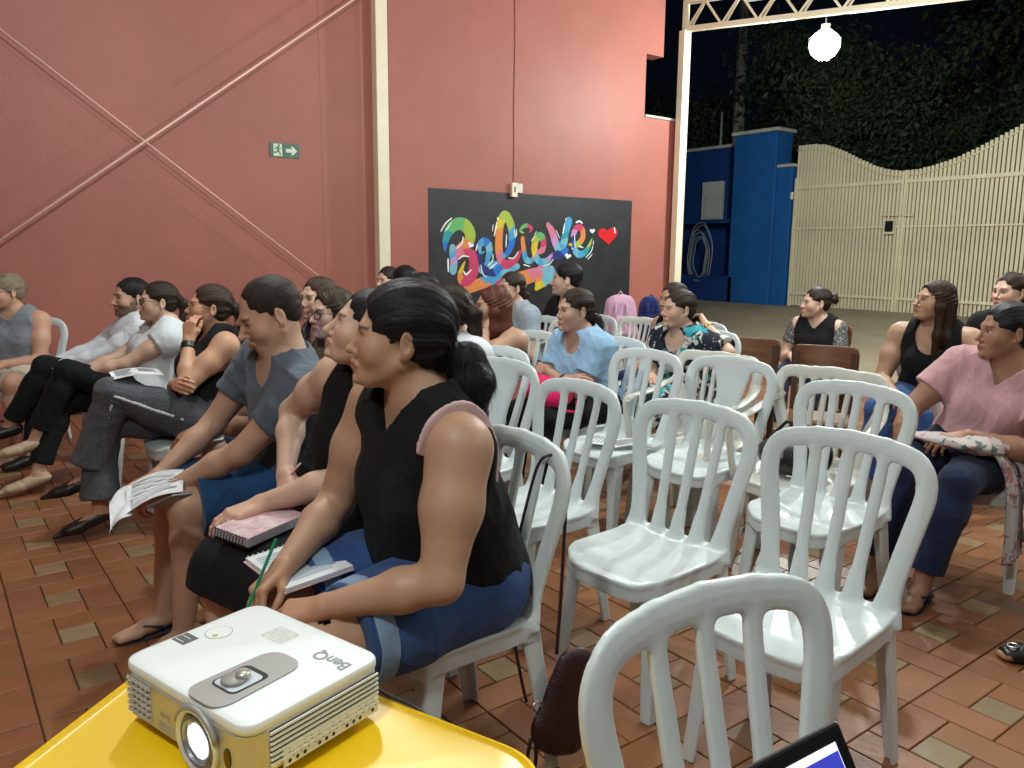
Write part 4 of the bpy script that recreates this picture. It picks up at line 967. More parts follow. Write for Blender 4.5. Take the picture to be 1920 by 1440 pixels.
    for q in (-1, 1):
        c = H((q*.0305,.0752+ye,0)); M = Vector(gd).to_track_quat('Z', 'Y').to_matrix().to_4x4(); M.translation = Vector(c-off)
        rr = .0128*hs; mbe = MB(); nn = 12; prof = [(rr*sin(a), rr*cos(a)) for a in (0.001,.2,.44,.46,.9,1.4,2.0,3.1)]; mbe.lathe(prof, nn, M)
        o = mbe.build('eye', None, e, smooth=True); o.data.materials.append(m_pupil); o.data.materials.append(m_iris); o.data.materials.append(m_eye_w)
        idx = [0]*nn+[1]*nn+[1]*nn+[2]*nn*4+[0, 2]; o.data.polygons.foreach_set('material_index', idx[:len(o.data.polygons)])
    ctx = dict(S=S, e=e, off=off, P0=P0, t=t, r=r, f=f, rs=rs, fs=fs, Pn=Pn, Pc=Pc, SH=SH, arms=arms, armj=armj, legs=legs, legj=legj, feet=feet, torso=torso, neck=neck, H=H, HC=HC, hx=hx, hy=hy, hz=hz, hs=hs, HR=HR, L=L, LD=LD, s=s, g=w, res=res, hands=hands, lo=F.lo, F=F, DT=DT, DA=DA, DL=DL, he=he, hc=hc, ye=ye, joinfn=limbjoin, FC=Fld(F.lo, F.lo+F.h*F.n, res*(.66 if res < .0105 else .85)))
    for gmt in S.get('wear', []): WEAR[gmt[0]](ctx, *gmt[1:-1], **gmt[-1]) if isinstance(gmt[-1], dict) else WEAR[gmt[0]](ctx, *gmt[1:])
    if S.get('hair'): hair(ctx, **S['hair'])
    return ctx
WEAR = {}
def wrinkle(F, D, amp, seed, sc=1., dirs=None, n=5):
    rg = np.random.default_rng(seed); m = np.abs(D) < .03; I = np.nonzero(m)
    if len(I[0]) == 0: return D
    X, Y, Z = F.ax[0][I[0]], F.ax[1][I[1]], F.ax[2][I[2]]; w = np.zeros(len(X), 'f')
    for i in range(n):
        k = rg.normal(0, 1, 3); k /= np.linalg.norm(k); fr = rg.uniform(22, 60)*sc; k2 = rg.normal(0, 1, 3)*9*sc
        ph = X*k[0]+Y*k[1]+Z*k[2]; q = np.sin(fr*ph+1.7*np.sin(X*k2[0]+Y*k2[1]+Z*k2[2]+i)+rg.uniform(0, 6)); w += (1-np.abs(q))**2*.9*(22/fr)**.4
    D = D.copy(); D[I] -= (w/n*2-.45)*amp; return D
def cutplane(F, D, p, nrm, k=.006):
    """remove the side the normal points to"""
    X, Y, Z = F.ax[0][:,None,None], F.ax[1][None,:,None], F.ax[2][None,None,:]; d = (X-p[0])*nrm[0]+(Y-p[1])*nrm[1]+(Z-p[2])*nrm[2]
    return smax(D, d.astype('f'), k)
def ragcut(F, D, p, nrm):
    X, Y, Z = F.ax[0][:,None,None], F.ax[1][None,:,None], F.ax[2][None,None,:]; d = (X-p[0])*nrm[0]+(Y-p[1])*nrm[1]+(Z-p[2])*nrm[2]
    d = d+.012*np.sin(X*95+2*np.sin(Y*60))+.012*np.sin(Y*110+2*np.sin(X*50)); return smax(D, d.astype('f'), .003)
def emit_cloth(c, name, F, D, mt, minv=50, **kw):
    V, Q, N = nets(F, D)
    if len(V) < minv: return None
    Q = biggest(V, Q); V, Q, N = compact(V, Q, N)
    return npmesh(name, V-c['off'], Q, mt, c['e'], N, None, **kw)
def top(c, name, mt, sleeve=None, neck='round', nd_=.05, hem=-.03, off=.010, amp=.004, strapw=.5, loose=0, k=.03, off_shoulder=False, sleeve_off=.012, col=None, ragged=0):
    F, s, t, SH, Pn, P0, fs, rs = c['FC'], c['s'], c['t'], c['SH'], c['Pn'], c['P0'], c['fs'], c['rs']
    D = evalp(F, c['torso'], off, kx=k)
    if loose: D = smin(D, evalp(F, [Ell(P0+t*.14*s+fs*.02, (.15*c['g']['wa']*s+loose, .12*c['g']['wa']*s+loose, .2*s), np.array([rs,fs,t]), .05)]), .06)
    wsd = int(abs(P0[0]*97+P0[1]*53)*10); D = wrinkle(F, D, amp, wsd)
    if sleeve:
        for q in (-1, 1):
            S_, E_, W_ = c['armj'][q]
            if sleeve == 'long': A = wrinkle(F, evalp(F, c['arms'][q], sleeve_off), amp, wsd); d = _n(W_-E_); A = cutplane(F, A, W_-d*.015, d)
            else:
                ln = {'cap': .28, 'short': .62, 'half': .85}[sleeve]; d = _n(E_-S_); fr = c['g']['arm']
                A = evalp(F, [Cap(S_, S_+d*.285*s*ln, (.058*fr+sleeve_off)*s, (.056*fr+sleeve_off*1.7)*s, .03)]); A = wrinkle(F, A, amp, wsd); A = cutplane(F, A, S_+d*.285*s*ln*.92, d, .004)
            D = c['joinfn'](D, A, S_, .04, .22, F)
    else:
        for q in (-1, 1):
            p = SH[q]-rs*q*(.012+.03*(1-strapw))*s; D = cutplane(F, D, p, _n(rs*q+t*.20), .008)
            D = subtract(F, D, [Ell(SH[q]-t*.085*s+rs*q*.022*s, (.060*s,.075*s,.085*s), np.array([rs,fs,t]))], 0, .012)
    if off_shoulder: D = cutplane(F, D, P0+t*.365*s, t)
    cuts = [Cap(Pn+t*.045, Pn+t*.20, .085*s, .10*s), Ell(Pn+t*.012, (.068*s,.064*s,.05*s), np.array([rs,fs,t])), Ell(Pn+t*.05+fs*.01, (.062*s,.062*s,.07*s), np.array([rs,fs,t]))]
    if neck == 'v': cuts += [Cap(Pn+fs*.10*s-t*(.065+nd_)*s, Pn+fs*.055*s+t*.05*s, .006*s, .080*s)]
    elif neck == 'scoop': cuts += [Ell(Pn+fs*.09*s-t*.02*s, (.088*s,.10*s,(.055+nd_)*s), np.array([rs,fs,t]))]
    else: cuts += [Ell(Pn+fs*.085*s-t*.010*s, (.078*s,.095*s,(.055+nd_)*s), np.array([rs,fs,t]))]
    D = subtract(F, D, cuts, 0, .007)
    D = cutplane(F, D, P0+t*hem*s, -t) if not ragged else ragcut(F, D, P0+t*hem*s, -t)
    return emit_cloth(c, name, F, D, mt)
WEAR['top'] = top
def bottom(c, name, mt, length=1., off=.009, amp=.004, skirt=False, waist=.10, flare=0, cuffmat=None, stripe=None):
    """length: 0..1 along the thigh, 1..2 along the shin"""
    F, s, t, P0, f, r = c['FC'], c['s'], c['t'], c['P0'], c['f'], c['r']; D = evalp(F, c['torso'][:4], off, kx=.02)
    wsd = int(abs(P0[0]*31+P0[1]*71)*10)+5; D = wrinkle(F, D, amp, wsd); D = cutplane(F, D, P0+t*waist*s, t)
    if skirt:
        pr = []
        (h1, k1, a1), (h2, k2, a2) = c['legj'][-1], c['legj'][1]
        for u in np.linspace(0, 1, 7):
            q = lambda h, k: h+(k-h)*u*min(length, 1.06)
            pr.append(Cap(q(h1,k1), q(h2,k2), (.084-.020*u)*c['g']['leg']*s+off, None, .05))
        if length > 1:
            for u in np.linspace(0, length-1, 4): pr.append(Cap(k1+(a1-k1)*u+f*.005, k2+(a2-k2)*u+f*.005, .066*c['g']['leg']*s+off*(1+u*3), None, .04))
        A = wrinkle(F, evalp(F, pr), amp, wsd); ax = _n((k1+k2)/2-(h1+h2)/2)
        if length <= 1.1: A = cutplane(F, A, (h1+h2)/2+((k1+k2)/2-(h1+h2)/2)*min(length,1.02)+ax*.03, _n(ax-Z_*.0))
        else:
            for q in (1,): A = cutplane(F, A, k1+(a1-k1)*(length-1), _n(a1-k1), .01)
        D = smin(D, A, .05)
    else:
        for q in (-1, 1):
            hp, Kn, An = c['legj'][q]; lg = c['g']['leg']
            if length <= 1:
                d = _n(Kn-hp); A = evalp(F, [Cap(hp, hp+(Kn-hp)*.5, (.092*lg)*s+off, (.081*lg)*s+off+flare*.5, .03), Cap(hp+(Kn-hp)*.5, hp+(Kn-hp)*(length+.1), (.081*lg)*s+off+flare*.5, .066*lg*s+off*1.2+flare, .03)])
                A = wrinkle(F, A, amp, wsd); A = cutplane(F, A, hp+(Kn-hp)*length, d, .004)
            else:
                d = _n(An-Kn); A = evalp(F, c['legs'][q], off)
                e0 = Kn+(An-Kn)*min(length-1, 1); B = evalp(F, [Cap(Kn+(An-Kn)*.25, e0, .056*s+off, .045*s+off+flare, .03)]); A = wrinkle(F, smin(A, B, .02), amp*1.6, wsd); A = cutplane(F, A, e0-d*.002, d, .005)
            D = c['joinfn'](D, A, hp, .06, .25, F)
    return emit_cloth(c, name, F, D, mt)
Z_ = np.array([0,0,1.])
WEAR['bottom'] = bottom
def cuffs(c, mt, length, w=.03, extra=.006, off=.009, flare=0):
    for q in (-1, 1):
        hp, Kn, An = c['legj'][q]; d = _n(Kn-hp); p = hp+(Kn-hp)*length; lg = c['g']['leg']; r0 = .0655*lg*c['s']+off*1.2+flare+extra+.004
        F = Fld(p-.12*c['s']*max(lg,1), p+.12*c['s']*max(lg,1), .006); D = evalp(F, [Cap(hp+(Kn-hp)*.5, hp+(Kn-hp)*(length+.1), (.081*lg)*c['s']+off+flare*.5+extra, .066*lg*c['s']+off*1.2+flare+extra, .03)])
        D = cutplane(F, D, p+d*.003, d, .004); D = cutplane(F, D, p-d*w, -d, .004); D = wrinkle(F, D, .0025, 3); emit_cloth(c, 'turned_cuff', F, D, mt)
WEAR['cuffs'] = cuffs
def shoes(c, mt, kind='pump', heel=.0, which=(-1, 1)):
    for q in which:
        foot, An, fd, up = c['feet'][q]; b = [p.box(.03) for p in foot]; F = Fld(np.min([i[0] for i in b], 0), np.max([i[1] for i in b], 0), .006 if kind != 'sneaker' else .008)
        sd = np.cross(fd, up)
        if kind == 'pump':
            D = evalp(F, foot+[Cap(An-up*.058+fd*.10, An-up*.064+fd*.215, .020, .005, .02)], .006); D = cutplane(F, D, An-up*.022+fd*.0, _n(up*1-fd*.18), .004); D = subtract(F, D, [Ell(An-up*.01+fd*.045, (.030,.070,.040), np.array([sd,fd,up]))], 0, .004)
            o = emit_cloth(c, 'shoe', F, D, mt)
            if heel: MB().tube([tuple(An-up*.06-fd*.035-c['off']), tuple(An-up*.06-fd*.04-Z_*heel-c['off'])], [.013,.005], 8).build('heel', mt, c['e'])
        elif kind == 'flip':
            a = An-up*.078; V = []
            D = evalp(F, [Cap(a-fd*.045, a+fd*.19, .036, .040, .02, flat=up, fl=.22)]); emit_cloth(c, 'sole', F, D, mt)
            for w in (-1, 1): MB().tube([tuple(an-c['off']) for an in (An-up*.05+sd*w*.038+fd*.02, An-up*.030+sd*w*.025+fd*.075, An-up*.046+fd*.125)], .006, 6).build('strap', mt, c['e'], smooth=True)
        else:
            D = evalp(F, foot, .009); D = cutplane(F, D, An-up*.005, up, .006); emit_cloth(c, 'shoe', F, D, mt)
WEAR['shoes'] = shoes
def glasses(c, mt, w=.0022, hh=.016, **kw):
    H, hs, off = c['H'], c['hs'], c['off']; mb = MB()
    for q in (-1, 1):
        pts = [H((q*.0335+.0235*abs(cos(a))**.75*(1 if cos(a) > 0 else -1), .103+c['ye']-.10*max(0, abs(q*.0335+.0235*cos(a))-.03), .000+hh*abs(sin(a))**.8*(1 if sin(a) > 0 else -1)))-off for a in np.linspace(0, 2*pi, 21)[:-1]]
        mb.tube([tuple(p) for p in pts], w, 6, closed=True)
        mb.tube([tuple(H(p)-off) for p in ((q*.057,.098+c['ye'],.006), (q*.075,.07,.008), (q*.082,-.005,.006))], w*.8, 6)
    mb.tube([tuple(H(p)-off) for p in ((-.010,.105+c['ye'],.004),(0,.109+c['ye'],.007),(.010,.105+c['ye'],.004))], w, 6)
    mb.build('glasses', mt, c['e'], smooth=True)
WEAR['glasses'] = glasses
def earring(c, mt, r=.004, drop=0):
    for q in (-1, 1):
        p = c['H']((q*.079,-.006,-.044))-c['off']; MB().lathe([(.001,-r),(r,-r*.4),(r,r*.4),(.001,r)], 8, Matrix.Translation(Vector(p))).build('earring', mt, c['e'], smooth=True)
        if drop: MB().tube([tuple(p), tuple(p-np.array([0,0,drop]))], r*.5, 6).build('earring', mt, c['e'])
WEAR['earring'] = earring
def band(c, key, mt, at=.93, w=.012, th=.004, name='bracelet', face=None):
    q = -1 if key == 'L' else 1; S_, E_, W_ = c['armj'][q]; p = E_+(W_-E_)*at; d = _n(W_-E_); fr = c['g']['arm']**.5; r0 = (.041-.0145*at)*c['s']*fr+.002
    F = Fld(p-.055, p+.055, .004); A = evalp(F, [Cap(E_+(W_-E_)*.35, W_, .040*fr*c['s'], .0262*c['g']['arm']**.22*c['s'], .02)], th+.003)
    D = cutplane(F, A, p+d*w/2, d, .002); D = cutplane(F, D, p-d*w/2, -d, .002); emit_cloth(c, name, F, D, mt, 8)
WEAR['band'] = band
def ring(c, key, mt):
    q = -1 if key == 'L' else 1; pr = c['hands'][q][0]; p = pr[6+2*3]; m = Vector(p.a+(p.b-p.a)*.5-c['off']); ax = Vector(_n(p.b-p.a)); M = ax.to_track_quat('Z', 'Y').to_matrix().to_4x4(); M.translation = m
    MB().tube([tuple(M @ Vector(((p.r1+.0012)*cos(a), (p.r1+.0012)*sin(a), 0))) for a in np.linspace(0, 2*pi, 17)[:-1]], .0016, 6, closed=True).build('ring', mt, c['e'], smooth=True)
WEAR['ring'] = ring
def bag_lap(c, name, mt, center, size, amp=.01):
    p = c['L'](center); F = Fld(p-np.array(max(size))*1.2, p+np.array(max(size))*1.2, .01); D = evalp(F, [Ell(p, size, np.array([c['r'],c['f'],Z_]), .03), Ell(p+Z_*size[2]*.3, (size[0]*.8,size[1]*.8,size[2]*.8), None, .03)]); D = wrinkle(F, D, amp, 9)
    V, Q, N = nets(F, D); return V, Q, N
# ---- hair
def hair(c, color='dark', style='long', cut=0., vol=1., length=.25, side=0, hres=None, tone=None, part=0, wave=0, ends=None, roots=None, bang=0, ear=True, strands=0, tail=None):
    H, hs, HR, he, hc, hx, hy, hz, HC = c['H'], c['hs'], c['HR'], c['he'], c['hc'], c['hx'], c['hy'], c['hz'], c['HC']
    h = hres or max(.0042, c['S'].get('hres', .0045)*1.05); v = (vol-1)*.02
    def wd(p):                                                        # a head-local point displaced so that hanging hair falls with gravity
        return H(p)
    pr = [he((0,-.020,.040), (.0835+v*.5,.1035+v,.0885+v), .02)]
    hang = []
    Zl = lambda p, dz: H(p)-Z_*dz
    if style in ('bun', 'pony', 'lowpony', 'pulled'):
        pr += [he((0,-.052,-.012), (.066+v,.056+v,.060), .03)]
        if style == 'bun': pr += [he((0,-.135,.035), (.043,.036,.040), .012), he((.008,-.145,.055), (.025,.024,.022), .01), he((-.012,-.15,.02), (.026,.024,.024), .01)]
        tie = {'pony': (0,-.118,.020), 'lowpony': (0,-.105,-.045), 'pulled': (0,-.10,-.03), 'bun': (0,-.12,.03)}[style]
        if style in ('pony', 'lowpony', 'pulled'):
            T = tail or [(-.03,.03,.030), (-.03,.10,.033), (-.02,.19,.024), (-.015,length+.05,.008)]
            p0 = H(tie); prev = p0; pr0 = .020; pr.append(Cap(H((0,-.08,tie[2])), p0, .03*hs, .020*hs, .03))
            for b_, dz, rr in T: q = H((side, tie[1]+b_, tie[2]))-Z_*dz; hang.append(Cap(prev, q, pr0, rr, .02)); prev, pr0 = q, rr
    if style in ('long', 'bob'):
        pr += [he((0,-.050,-.02), (.078+v,.062+v,.075), .03)]
        Ln = length if style == 'long' else .07
        for q in (-1, 1):
            a = H((q*.070,.012,.035)); b = H((q*.084,.010,-.035)); cc = Zl((q*.088,.012,-.045), Ln*.45); d = Zl((q*.085,.022,-.045), Ln)
            if style == 'long' and not (ear is False and 0): hang += [Cap(a, b, .020, .022, .03), Cap(b, cc, .021, .027, .03), Cap(cc, d, .026, .012, .03)]
            a2 = H((q*.05,-.06,.0)); b2 = Zl((q*.072,-.062,-.04), Ln*.5); d2 = Zl((q*.066,-.06,-.045), Ln); hang += [Cap(a2, b2, .045, .038, .04), Cap(b2, d2, .037, .016, .04)]
        a2 = H((0,-.07,.0)); b2 = Zl((0,-.085,-.04), Ln*.5); d2 = Zl((0,-.075,-.045), Ln*1.02); hang += [Cap(a2, b2, .045, .042, .04), Cap(b2, d2, .04, .016, .04)]
    if style == 'short':
        pr += [he((0,-.055,-.008), (.064,.050,.058), .03)]
    allp = pr+hang; bx = [p.box(.02) for p in allp]; F = Fld(np.min([b[0] for b in bx], 0), np.max([b[1] for b in bx], 0), h)
    D = evalp(F, pr)
    face = [he((0,.128,-.030+cut), (.078,.083,.128), .01), he((0,.10,-.06+cut), (.068,.078,.085), .01)]
    D = subtract(F, D, face, 0, .020)
    if style in ('bun', 'pony', 'lowpony', 'pulled', 'short') or ear:
        if style != 'long' and style != 'bob':
            D = subtract(F, D, [he((q*.089,.004,-.028), (.030,.032,.036)) for q in (-1, 1)], 0, .006)
            D = subtract(F, D, [he((q*.084,.052,-.048), (.032,.034,.052)) for q in (-1, 1)], 0, .008)
    D = subtract(F, D, [he((0,-.03,-.105), (.06,.05,.045))], 0, .01) if style != 'long' else D
    if hang: D = smin(D, evalp(F, hang), .02)
    if bang: D = smin(D, evalp(F, [hc((-.05,.062,.062),(.02,.078,.075),.014,.012,.02), hc((.02,.078,.075),(.066,.052,.045),.012,.014,.02)]), .015)
    X, Y, Z = np.meshgrid(*F.ax, indexing='ij'); m = np.abs(D) < .02; q = (np.stack([X[m], Y[m], Z[m]], 1)-HC)/hs; lx, ly, lz = q@hx, q@hy, q@hz
    def ucoord(lx, ly, lz):
        if style in ('long', 'bob'):
            u1 = ly*14; u2 = np.arctan2(ly+.02, np.abs(lx)+.01)*1.3+np.sign(lx)*2.0; w = np.clip((lz-.0)/.05, 0, 1); return u1*w+u2*(1-w), np.where(w > .5, lx*8, lz*8)
        if style == 'short': return np.arctan2(lx, lz+.02)*1.6+ly*5, ly*20
        a = np.arctan2(lx, lz+.03-.2*np.clip(-.05-ly, 0, 1)); b = (lx*18+ly*6); w = np.clip((-.10-ly)/.02, 0, 1)*(lz < .02)
        return a*1.5*(1-w)+b*w, ly*8*(1-w)+lz*8*w
    u, vv = ucoord(lx, ly, lz)
    grv = .0007*np.sin(u*34+2.5*np.sin(vv*1.3))+.0005*np.sin(u*71+vv*2)+.0020*np.sin(u*9+vv*1.1)
    if wave: grv += wave*np.sin(lz*55+lx*20+np.sin(ly*40))*np.clip(-lz/.05, 0, 1)
    if style == 'short': grv *= .6
    D[m] -= (grv*hs).astype('f')
    V, Q, N = nets(F, D); V, Q, N = compact(V, Q, N); q = (V-HC)/hs; lx, ly, lz = q@hx, q@hy, q@hz; u, vv = ucoord(lx, ly, lz)
    C = np.ones((len(V), 3)); drop = (HC[2]-V[:, 2])
    if roots is not None:
        w = np.clip((drop-roots[0])/roots[1]+.12*np.sin(u*11), 0, 1)[:, None]; C = np.array(roots[2])*(1-w)+1.*w
    if tone is not None: C = C*np.array(tone)
    shade = np.random.default_rng(3).uniform(.75, 1.25, 64)[(np.floor(u*9).astype(int)) % 64]*.25+.75; C = C*shade[:, None]
    npmesh('hair', V-c['off'], Q, HAIR[color], c['e'], N, C, np.stack([u, vv, np.zeros(len(u))], 1))
    # loose fibres along the surface
    ns = strands or 900; rg = np.random.default_rng(int(abs(HC[0])*1000)); fib_v = []; fib_f = []; nvx = 0
    seed = rg.integers(0, len(V), ns)
    g1 = np.stack([np.gradient(u_) if 0 else u_ for u_ in (u,)], 0)
    for i in seed:
        p = V[i].copy(); nr = N[i]; L_ = (p-HC)/hs; lz_, ly_ = L_@hz, L_@hy
        if style in ('long', 'bob'): d = (-Z_ if lz_ < .03 else hx*np.sign(L_@hx+1e-6)*.9-hz*.5)
        elif style == 'short': d = -hy*.6-hz*.6
        else: d = (-hy+(-hz*.25 if lz_ > 0 else hz*.1)) if ly_ > -.10 else -Z_
        if (ly_ > .035 and lz_ < .06) or (ly_ > .0 and lz_ < .0 and style not in ('long', 'bob')) or nr@hy > .55: d = -hy; nr = nr*0+hz; p = p-hy*.03-nr*.004
        d = d-nr*(d@nr); d = _n(d); k = rg.uniform(.0, .004); wd_ = .00045 if c['S'].get('hres', .0045) < .004 else .0006; seg = rg.uniform(.006, .011); sd = np.cross(d, nr)
        fly = rg.random() < (.10 if strands else .05)
        pts = []
        for j in range(6):
            pts.append(p+nr*(.0008+k*.25+(.0006*j*j*(1.0 if fly else .0)))); p = p+d*seg; p = p-nr*(seg*seg*(j+.5)*(0 if fly else 9.))
            d = _n(d+rg.normal(0, .05, 3)-Z_*.03)
        w0 = wd_
        for j, pp in enumerate(pts):
            ww = w0*(1-j/6.5); fib_v += [pp-sd*ww-c['off'], pp+sd*ww-c['off']]
        for j in range(5): a = nvx+2*j; fib_f.append((a, a+1, a+3, a+2))
        nvx += 12
    me = npmesh('hair_strands', np.array(fib_v), np.array(fib_f), HAIR[color], bpy.data.objects[[o.name for o in c['e'].children if o.name.startswith('hair')][0]], None, np.repeat(C[seed], 12, 0), np.repeat(np.stack([u, vv, np.zeros(len(u))], 1)[seed], 12, 0), kind='stuff')
# ---- fabrics of the audience
black = fabric('black_cotton', (.006,.006,.0075), .25, bump=.35, sheen=.02, foldk=.4); black2 = fabric('black_knit', (.0055,.006,.008), .2, nscale=30, bump=.5, sheen=.02, foldk=.4); black_tr = fabric('black_trousers', (.005,.006,.0075), .2, sheen=.02, foldk=.4)
denim = fabric('blue_denim', (.018,.055,.19), .32, nscale=7, bump=.5, col2=(.035,.09,.26)); denim2 = fabric('dark_denim', (.010,.018,.06), .3, nscale=7, bump=.5); denim_lt = fabric('denim_inside', (.20,.30,.45), .1)
teal_short = fabric('blue_shorts', (.012,.055,.15), .2); grey_tee = fabric('slate_tshirt', (.085,.105,.135), .12, nscale=20); grey_shirt = fabric('grey_chambray', (.20,.22,.26), .15, nscale=60, bump=.4)
white_shirt = fabric('white_shirt', (.66,.68,.74), .05); white_top = fabric('white_top', (.62,.66,.70), .05); cream_short = fabric('cream_shorts', (.60,.52,.44), .08)
grey_wool = fabric('grey_wool_trousers', (.085,.09,.105), .3, nscale=90, bump=.6); ltblue = fabric('light_blue_tshirt', (.28,.46,.66), .06); pink_tee = fabric('dusty_pink_tshirt', (.56,.32,.35), .06)
green_top = pattern_fabric('green_floral', (.26,.33,.21), [((.10,.14,.07),38,.58,.04),((.40,.30,.24),52,.66,.03)], 1); pink_pants = fabric('dusty_pink_trousers', (.55,.20,.22), .1); lgrey_tee = fabric('light_grey_tshirt', (.30,.34,.40), .1)
floral = pattern_fabric('black_white_floral', (.012,.016,.03), [((.55,.55,.52),9,.50,.05),((.02,.025,.05),17,.56,.05),((.03,.30,.36),6.5,.60,.04),((.35,.27,.22),24,.68,.04)], 1)
plaid = pattern_fabric('plum_plaid', (.05,.02,.05), [((.35,.33,.36),40,.6,.05)], 1); royal = fabric('royal_blue_shirt', (.015,.05,.32), .15)
sequin = pattern_fabric('sequin_sleeve', (.06,.06,.065), [((.65,.62,.58),150,.60,.02)], 1, rough=.35); strap_pink = fabric('pale_pink_strap', (.60,.42,.44), .05); navy = fabric('navy_fabric', (.012,.02,.06), .2)
scarf_m = pattern_fabric('floral_scarf', (.50,.44,.44), [((.42,.16,.20),16,.56,.05),((.10,.14,.13),26,.62,.04)], 1)
m_shoe = mat('black_leather', (.010,.008,.008), .4); m_flat = mat('beige_flats', (.48,.36,.25), .5); m_flip = mat('dark_flipflop', (.02,.02,.035), .6)
m_paper = mat('printed_paper', (.72,.73,.76), .7, noise=.05, nscale=30); m_ink = mat('grey_print', (.30,.32,.36), .7); m_watch = mat('black_rubber', (.01,.01,.012), .4)
LIGHT = (.60,.39,.295); MED = (.50,.315,.235); TAN = (.45,.265,.175); DARKS = (.30,.155,.095)
def lk(px, k): return 36.8+math.degrees(math.atan((px-960)/1490))-90-k
def hd(px, py, d): p = CAMO+ray(px, py)*d; return np.array(p)
def seated(hpx, d, k, **S):
    """a sitter whose head stands on the line of sight to a surveyed point, at the measured distance"""
    h = hd(hpx[0], hpx[1], d); yaw = radians(S.get('yaw', 0)); f = np.array([-cos(yaw), -sin(yaw)])
    if 'pos' not in S: S['pos'] = tuple(h[:2]-f*S.get('hf', .075))
    S['head'] = h; S['look'] = lk(hpx[0], k)
    return S
LEG = dict(L=dict(a=(-.11,.43,.09)), R=dict(a=(.11,.43,.09)))
LAP = dict(L=dict(w=(-.08,.27,.63), fd=(.55,.8,-.15), dn=(-.1,.1,1)), R=dict(w=(.09,.27,.63), fd=(-.6,.8,-.15), dn=(.1,.1,1)))
FOLD = dict(L=dict(w=(.10,.20,.72), fd=(1,.0,.05), dn=(0,.8,.5), pole=(-.8,.0,-.7)), R=dict(w=(-.10,.24,.70), fd=(-1,.05,.05), dn=(0,.8,.5), pole=(.8,.0,-.7)))
ADD = []
# -------- front row
ADD.append(seated((752,632), 1.86, -1, pos=(1.045,1.70), label='woman in a sleeveless black lace top and denim shorts holding a green pencil', fem=True, s=1.03, hs=1.04, lean=9, slump=.03, pitch=3, roll=2,
  g=dict(sh=1.07, ch=1.13, bu=1.15, wa=1.22, hip=1.20, arm=1.30, leg=1.30, bel=.7, neck=1.08), skin=TAN, res=.0085, hres=.0031, handres=.0032, jaw=1.0, cheek=1.08, nose=1.0, lip=(.42,.17,.12), gaze=(0,.05),
  arms=dict(L=dict(w=(-.15,.385,.612), fd=(.62,.70,-.22), dn=(-.15,.35,.9), curl='soft', pole=(-.6,-.35,-.6)), R=dict(w=(.055,.40,.640), fd=(-.35,.85,-.35), dn=(.2,.4,.9), curl='grip', thumb=1, pole=(.6,-.3,-.5))),
  legs=dict(L=dict(a=(-.15,.40,.09), pole=(-.05,.6,1)), R=dict(a=(.08,.42,.09), pole=(.05,.6,1))),
  wear=[('top', 'black_top', black2, dict(neck='v', nd_=.035, hem=-.15, ragged=1, off=.014, amp=.005, strapw=.72, loose=.012)), ('bottom', 'denim_shorts', denim, dict(length=.84, off=.011, flare=.014, waist=.05, amp=.0045)), ('cuffs', denim_lt, .80, dict(w=.045, off=.012, flare=.012)),
        ('strap', strap_pink), ('shoes', m_flip, 'flip'), ('ring', 'L', m_silver)],
  hair=dict(color='black', style='lowpony', vol=1.25, strands=5200, length=.16, tail=[(-.045,.0,.040),(-.060,.055,.050),(-.055,.115,.036),(-.045,.165,.008)], cut=.0)))
ADD.append(seated((690,618), 2.28, 2, pos=(1.07,2.24), yaw=20, label='woman in a black v-neck tank and black skirt holding a pink pen, chin raised', fem=True, s=1.0, lean=4, pitch=17, slump=.01,
  g=dict(sh=1.02, ch=1.12, bu=1.1, wa=1.2, hip=1.18, arm=1.12, leg=1.15, bel=.7, neck=1.1), skin=LIGHT, res=.0095, hres=.0034, jaw=1.03, cheek=1.1, gaze=(0,-.3),
  arms=dict(L=dict(w=(.12,.335,.63), fd=(.25,.95,-.2), dn=(-.1,.2,1), curl='relax', pole=(-.8,-.2,-.6)), R=dict(w=(.14,.17,.70), fd=(-.65,.55,-.45), dn=(.1,.8,.5), curl='hold', pole=(.9,-.1,-.6), spread=1.3)),
  legs=dict(L=dict(a=(-.10,.50,.09)), R=dict(a=(.10,.50,.09))),
  wear=[('top', 'black_tank', black, dict(neck='v', nd_=.045, hem=-.06, strapw=.55, off=.010)), ('bottom', 'black_skirt', black_tr, dict(length=1.22, skirt=True, off=.014)), ('shoes', m_flip, 'flip'), ('ring', 'L', m_silver)],
  hair=dict(color='black', style='pulled', vol=1.0)))
ADD.append(seated((505,590), 2.74, 13, pos=(1.08,2.80), label='balding man in a slate grey t-shirt and blue shorts looking down at papers', fem=False, s=1.04, lean=8, pitch=-24, slump=.03,
  g=dict(sh=1.06, ch=1.08, wa=1.12, arm=1.05, leg=1.02, bel=.6), skin=(.50,.30,.21), res=.0095, hres=.0036, nose=1.15, jaw=1.12, closed=True, beard=(.12,.08,.06,.22),
  arms=dict(L=dict(w=(-.02,.43,.585), fd=(.25,.9,-.3), dn=(-.35,.25,.9), curl='hold', pole=(-.8,-.2,-.5)), R=dict(w=(.10,.45,.60), fd=(.1,.9,-.35), dn=(.1,.3,.9), curl='hold', pole=(.7,-.2,-.6))),
  legs=dict(L=dict(a=(-.06,.44,.09), pole=(0,.6,.8)), R=dict(a=(.13,.46,.09), pole=(.1,.6,.9))),
  wear=[('top', 'grey_tshirt', grey_tee, dict(sleeve='short', neck='round', nd_=.012, hem=-.08, off=.011, amp=.013, loose=.012, sleeve_off=.008)), ('bottom', 'blue_shorts', teal_short, dict(length=.92, off=.015, flare=.022, waist=.06, amp=.006)), ('shoes', m_flip, 'flip')],
  hair=dict(color='dark', style='short', cut=.042, vol=.85)))
